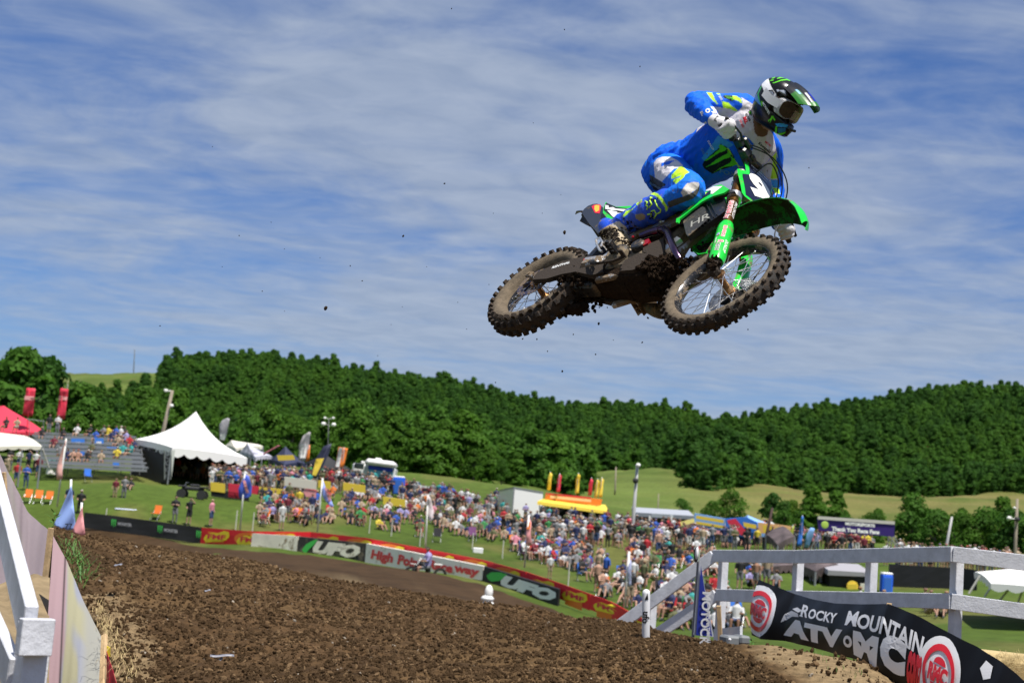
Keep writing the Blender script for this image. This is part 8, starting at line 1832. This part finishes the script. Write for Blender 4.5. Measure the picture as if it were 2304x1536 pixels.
crowd_v = []; crowd_f = []; crowd_m = []; nv_ = 0; CM = [pm('skin', 'tone0', SKN[0])] + [pm('shirt', k, c) for k, c in SH.items()] + [pm('trousers', k, c) for k, c in PA.items()] + [pm('head', k, c) for k, c in HA.items()] + [PLAIN[4]]
_cache = {}
for i, (q, pose, place, g, ch) in enumerate(SPECS):
    face = math.atan2(CAM[0] + 5 - q[0], -(CAM[1] + 25 - q[1])) * .6 + rp.uniform(-.4, .4)
    if i < LIM:
        auto(pose, q, place, g, face)
        if pose in ('chair', 'chair2') and g != GB:
            k = rp.randrange(len(mchairs)); pl = PPL[-1]['label']; ht = next((h for h in HA if h in pl), ''); lab = f"{mchairs[k][0]} camp chair under {pl.split(' shirt')[0].replace('spectator', 'sitter') if ' shirt' in pl else 'shirtless sitter'} and {ht} {place}"
            if lab in CH_USED: lab = lab.replace(' under', ' with thin frame under') if 0 else lab
            CH_USED.add(lab); camp_chair(q, face, k, lab)
    else:
        if pose not in _cache:
            me = POSE[pose]; v = np.empty(len(me.vertices) * 3); me.vertices.foreach_get('co', v); _cache[pose] = (v.reshape(-1, 3), np.array([list(p.vertices) + [-1] * (4 - len(p.vertices)) for p in me.polygons]), np.array([p.material_index for p in me.polygons]))
        v, f, mi = _cache[pose]; R = rotm((0, 0, 1), face); crowd_v.append(v @ R.T * rp.uniform(.88, 1.05) + q); crowd_f.append(f + nv_); nv_ += len(v); sh = 1 + rp.choices(range(len(SH)), SWT[:-1])[0]; pa = 1 + len(SH) + rp.randrange(len(PA)); ha = 1 + len(SH) + len(PA) + rp.choices(range(len(HA)), HWT)[0]; mp_ = np.array([0, sh, pa, ha, len(CM) - 1]); crowd_m.append(mp_[mi])
if crowd_v:
    F = np.concatenate(crowd_f); o = raw_mesh('crowd', np.concatenate(crowd_v), F, None); [o.data.materials.append(m) for m in CM]; o.data.polygons.foreach_set('material_index', np.concatenate(crowd_m).astype(np.int32)); tag(o, 'farthest spectators standing and sitting along the top of the slope', 'crowd', kind='stuff')
print('people', len(SPECS), len(PPL))
# particular people
def one(pose, x, y, sh, pa, ha, label, g=None, dmin=50, rz=0, sc=1.0, at=None): q = foot(x, y, dmin) if at is None else at; return person(pose, q, rz, sc, sh, pa, ha, 1, label, g)
one('standing', 473, 1183, 'pink', 'blue', 'straw hat', 'man in pink shirt and straw hat standing behind the flame banner', rz=1.2)
one('standing3', 424, 1180, 'black', 'black', 'dark hair', 'person in black shirt standing with a raised hand left of the man in pink')
one('standing2', 391, 1176, 'black', 'grey', 'dark hair', 'person in black shirt and grey trousers standing at the black banner')
one('standing', 257, 1124, 'maroon', 'khaki', 'brown hair', 'child in maroon shirt standing on the grass below the bleachers', sc=.85)
one('standing4', 277, 1125, 'grey', 'grey', 'dark hair', 'person in grey shirt standing beside the child on the open grass', sc=.95)
one('sitting', 292, 1105, 'black', 'khaki', 'brown hair', 'person in black shirt sitting behind the one in grey on the open grass')
for i, (x, y, sh, pa, ha, lab) in enumerate([(35, 1092, 'red', 'blue', 'dark hair', 'spectator in red shirt by the stakes below the cream canopy'), (56, 1098, 'blue', 'blue', 'brown hair', 'spectator in blue shirt beside the one in red below the cream canopy'), (15, 1075, 'tan', 'khaki', 'white cap', 'spectator in tan shirt and white cap at the left edge'), (178, 1160, 'black', 'black', 'white cap', 'photographer in black shirt and white cap behind the pink triangle banner'), (152, 1150, 'navy', 'black', 'black cap', 'person in navy shirt behind the pale blue triangle banner'),
                                         (40, 1060, 'white', 'blue', 'dark hair', 'person in white shirt under the cream canopy'), (62, 1062, 'navy', 'black', 'black cap', 'person in navy shirt under the cream canopy'), (78, 1064, 'white', 'black', 'blue cap', 'person in white shirt and blue cap under the cream canopy'), (84, 1076, 'maroon', 'blue', 'fair hair', 'person in maroon shirt at the right leg of the cream canopy'), (20, 1058, 'black', 'grey', 'brown hair', 'person in black shirt deep under the cream canopy'),
                                         (238, 1240, 'white', 'pink' if False else 'white', 'fair hair', 'child in white standing at the flame banner')][:10]): one(ST[i % 4], x, y, sh, pa, ha, lab, dmin=60)
one('standing', 1236, 1302, 'white', 'khaki', 'fair hair', 'child in white shirt standing alone behind the second black block', rz=.4, sc=.75); one('standing3', 1510, 1280, 'black', 'black', 'dark hair', 'person dressed in black standing on the slope left of the ramped rails'); one('standing', 1548, 1298, 'blue', 'white', 'fair hair', 'child in blue shirt and white shorts on the slope left of the ramped rails', sc=.8)
one('standing', 632, 1192, 'white', 'white', 'brown hair', 'person in white shirt standing at the flame banner behind the blank block', rz=.5)
# bleacher people: seated on a row, or standing on it
def on_row(pose, x, k, sh, pa, ha, lab, sc=1.0):
    y, d = brow(k); p = P(x, y - 6 + (x - 210) * .045, d); p = p - UPW * (.44 if pose.startswith('chair') else .2) * sc; return person(pose, p + arr(0, .05, 0), rp.gauss(0, .3), sc, sh, pa, ha, rp.randrange(5), lab, GC)
BP = [('chair', 12, 8, 'black', 'black', 'dark hair', 'person in black shirt seated before the red canopy, leftmost on the bleachers'), ('chair', 37, 8, 'tan', 'white', 'dark hair', 'person in tan shirt with bare legs seated before the red canopy'), ('standing', 108, 7, 'black', 'grey', 'brown hair', 'person in black shirt standing on the top row left of the one in white'), ('standing2', 127, 7, 'white', 'grey', 'dark hair', 'person in white shirt standing on the top bleacher row below the red banner'), ('chair', 172, 7, 'white', 'khaki', 'dark hair', 'person in white shirt seated above the first blue wrap'), ('chair', 231, 7, 'grey', 'black', 'dark hair', 'person in grey shirt seated above the second blue wrap'), ('chair', 242, 7, 'yellow', 'khaki', 'fair hair', 'person in yellow shirt seated on the top bleacher row'), ('chair', 259, 7, 'blue', 'blue', 'brown hair', 'person in blue shirt seated right of the one in yellow on the bleachers'), ('chair', 270, 7, 'white', 'grey', 'white cap', 'person in white shirt and white cap on the upper bleacher row'), ('chair', 282, 6, 'lilac', 'blue', 'dark hair', 'person in lilac shirt seated near the right end of the bleachers'), ('chair', 290, 5, 'red', 'black', 'black cap', 'person in red shirt and black cap on the bleachers by the tent'), ('chair', 275, 3, 'teal', 'white', 'brown hair', 'person in teal shirt seated low on the bleachers, left of the pair by the tent'), ('chair', 293, 3, 'teal', 'khaki', 'dark hair', 'person in teal shirt seated low on the bleachers, right of the pair by the tent'), ('chair', 150, 1, 'navy', 'blue', 'dark hair', 'person in navy shirt seated on the lowest bleacher row'), ('chair', 163, 1, 'bare', 'black', 'brown hair', 'shirtless person seated on the lowest bleacher row'), ('chair', 174, 1, 'bare', 'khaki', 'red cap', 'shirtless person in red cap seated on the lowest bleacher row')]
for a in BP: on_row(*a)
rb = random.Random(8)
for x, k in ((92, 6), (140, 6), (201, 7), (214, 6), (250, 6), (264, 5), (278, 7), (300, 4), (262, 2), (205, 3), (120, 4), (196, 1), (226, 1), (134, 2)):
    sh, ha = rb.choices([q for q in SH], SWT[:-1])[0], rb.choices(list(HA), HWT)[0]; on_row('chair', x, k, sh, rb.choice(list(PA)), ha, f"person in {sh} shirt with {ha} on bleacher row {['one', 'two', 'three', 'four', 'five', 'six', 'seven', 'eight'][k]} from the grass")
# loose chairs and things on the grass
for x, y, k, rz, lab in [(197, 1084, 1, .6, 'empty blue camp chair alone on the grass below the bleachers'), (349, 1170, 3, -.3, 'orange camp chair standing behind the black banner'), (60, 1132, 3, 0, 'orange camp chair, leftmost of three by the blue triangle banner'), (84, 1134, 3, .1, 'orange camp chair, middle of three by the blue triangle banner'), (106, 1136, 3, -.1, 'orange camp chair, rightmost of three by the blue triangle banner'), (1062, 1218, 5, .2, 'empty purple camp chair on the slope behind the raceway sign'), (982, 1222, 2, 0, 'empty black camp chair left of the purple one'), (1660, 1410, 1, .3, 'blue camp chair seen below the mid rail beside the first round logo'), (742, 1168, 0, .5, 'empty red camp chair right of the light blue flag'), (1573, 1312, 6, .4, 'grey bin-like folded chair left of the first fence post')]: camp_chair(foot(x, y, 45), rz, k, lab)
for i, (x, y, c, lab) in enumerate([(705, 1142, (.03, .16, .6), 'blue cooler box on the grass beside the yellow shirt sitter'), (1075, 1246, (.75, .75, .75), 'white and blue cooler on the slope behind the flame banner'), (1560, 1296, (.6, .62, .62), 'grey cooler on wheels left of the ramped rails'), (285, 1148, (.5, .55, .7), 'crumpled blue and white towel on the open grass')]):
    q = foot(x, y, 50); b = MB(); 
    if i < 3: b.box(q + UPW * .2, (.62, .36, .38), bev=.04)
    else: b.box(q + UPW * .06, (1.5, .5, .12), bev=.05)
    o = b.build('cooler' if i < 3 else 'towel', mat('cooler_%d' % i, c, .5), None); tag(o, lab, 'cooler' if i < 3 else 'towel')
# racer on the distant bike
rm = person('chair', QR - UPW * .45, 0, 1.0, 'lilac', 'grey', 'black cap', 0, 'distant racer in lilac and grey kit crouching on the dark bike in the turn', None); rm.scale = (1.15, 1.15, 1.15); rm.rotation_euler = (0.15, 0.1, math.atan2(UX2[0], -UX2[1]))
# ------------------------------------------------------------------ single trees that can be told apart
def tree(label, x, ytop, ybase, d, m, wf=.34, seed=1, n=2600, leaf=.20, blobs=22, base=.18, group=None):
    q = P(x, ybase, d); h = P(x, ytop, d)[2] - q[2]; q = arr(q[0], q[1], float(land(q[0], q[1]))); h = max(2.0, P(x, ytop, d)[2] - q[2]); o = thing('deciduous_tree', label, 'tree', tuple(q), 0, group)
    link_mesh('trunk', trunk_mesh('trunk', h, h * .028, seed), o).data.materials.append(barkm)
    link_mesh('crown', crown_mesh('crown', seed, leafm[m], n, h, h * wf, leaf * h / 8, base, blobs), o)
TR = [('tall dark tree at the left edge rising above the skyline', 28, 790, 1000, 190, 1, .42), ('dark bushy tree top left of the bare hilltop', 88, 815, 1000, 200, 0, .40), ('round mid green tree behind the crimson banners', 190, 900, 1020, 165, 1, .5), ('bright green bushy tree behind the utility pole', 330, 900, 1040, 160, 2, .5), ('bright green bush left of the food banners', 1600, 1130, 1215, 135, 2, .62), ('pale round tree behind the left food sign', 1640, 1108, 1215, 140, 2, .62), ('darker tree right of the pale round one', 1735, 1112, 1215, 142, 0, .42), ('dark rounded tree behind the right food sign', 1762, 1130, 1220, 138, 1, .55), ('small bush on the hay field edge above the grey stall', 1528, 1145, 1205, 150, 1, .7),
      ('tall bushy tree right of the purple gantry', 2048, 1118, 1260, 120, 1, .5), ('low tree behind the purple gantry', 1900, 1165, 1255, 118, 1, .8), ('low bush left of the purple gantry', 1815, 1168, 1250, 125, 0, .6), ('small tree under the right end of the gantry', 1965, 1158, 1258, 122, 2, .7), ('mid green tree left of the bare grey post', 2105, 1152, 1262, 115, 1, .65), ('leafy tree right of the bare grey post', 2160, 1158, 1265, 112, 2, .6), ('broad dark tree left of the globe pole', 2215, 1150, 1270, 112, 1, .6), ('broad tree behind the globe pole at the right edge', 2278, 1152, 1272, 110, 0, .6), ('tree cut by the right edge behind the rail', 2335, 1145, 1275, 108, 1, .6), ('bright tree behind the motorhome', 835, 985, 1090, 150, 2, .5), ('yellow green tree right of the motorhome', 960, 1000, 1110, 155, 3, .5), ('rounded tree behind the red trucks', 1060, 1010, 1125, 158, 2, .55), ('dark tree left of the white box trailer', 1125, 1035, 1130, 160, 1, .5), ('pale green tree behind the navy canopy', 650, 940, 1060, 150, 2, .5), ('mid green tree left of the floodlight mast', 560, 945, 1050, 148, 1, .5)]
for i, (lab, x, yt, yb, d, m, wf) in enumerate(TR): tree(lab, x, yt, yb, d, m, wf, seed=200 + i, group='trees standing clear of the forest')
# leafless trees on the hilltop at the left
for i, (x, y, h) in enumerate([(155, 850, 12), (92, 855, 10)]):
    q = P(x, y, 560); q = arr(q[0], q[1], float(land(q[0], q[1]))); b = MB(); r = random.Random(i)
    top = q + UPW * h * 1.6; b.tube([q - UPW, q * .5 + top * .5, top], [.5, .3, .08], 6)
    for k in range(14):
        t = r.uniform(.35, .95); s = q * (1 - t) + top * t; a = r.uniform(0, 6.28); L_ = h * r.uniform(.3, .6); b.tube([s, s + arr(cos(a) * L_ * .6, sin(a) * L_ * .6, L_ * .5), s + arr(cos(a) * L_, sin(a) * L_, L_ * 1.1)], [.16, .1, .04], 5)
    o = b.build('bare_tree', mat('pale_bark', (.36, .33, .30), .9), None); tag(o, ['leafless pale tree on the hilltop left of the thin mast', 'smaller leafless tree above the crimson banners'][i], 'tree')
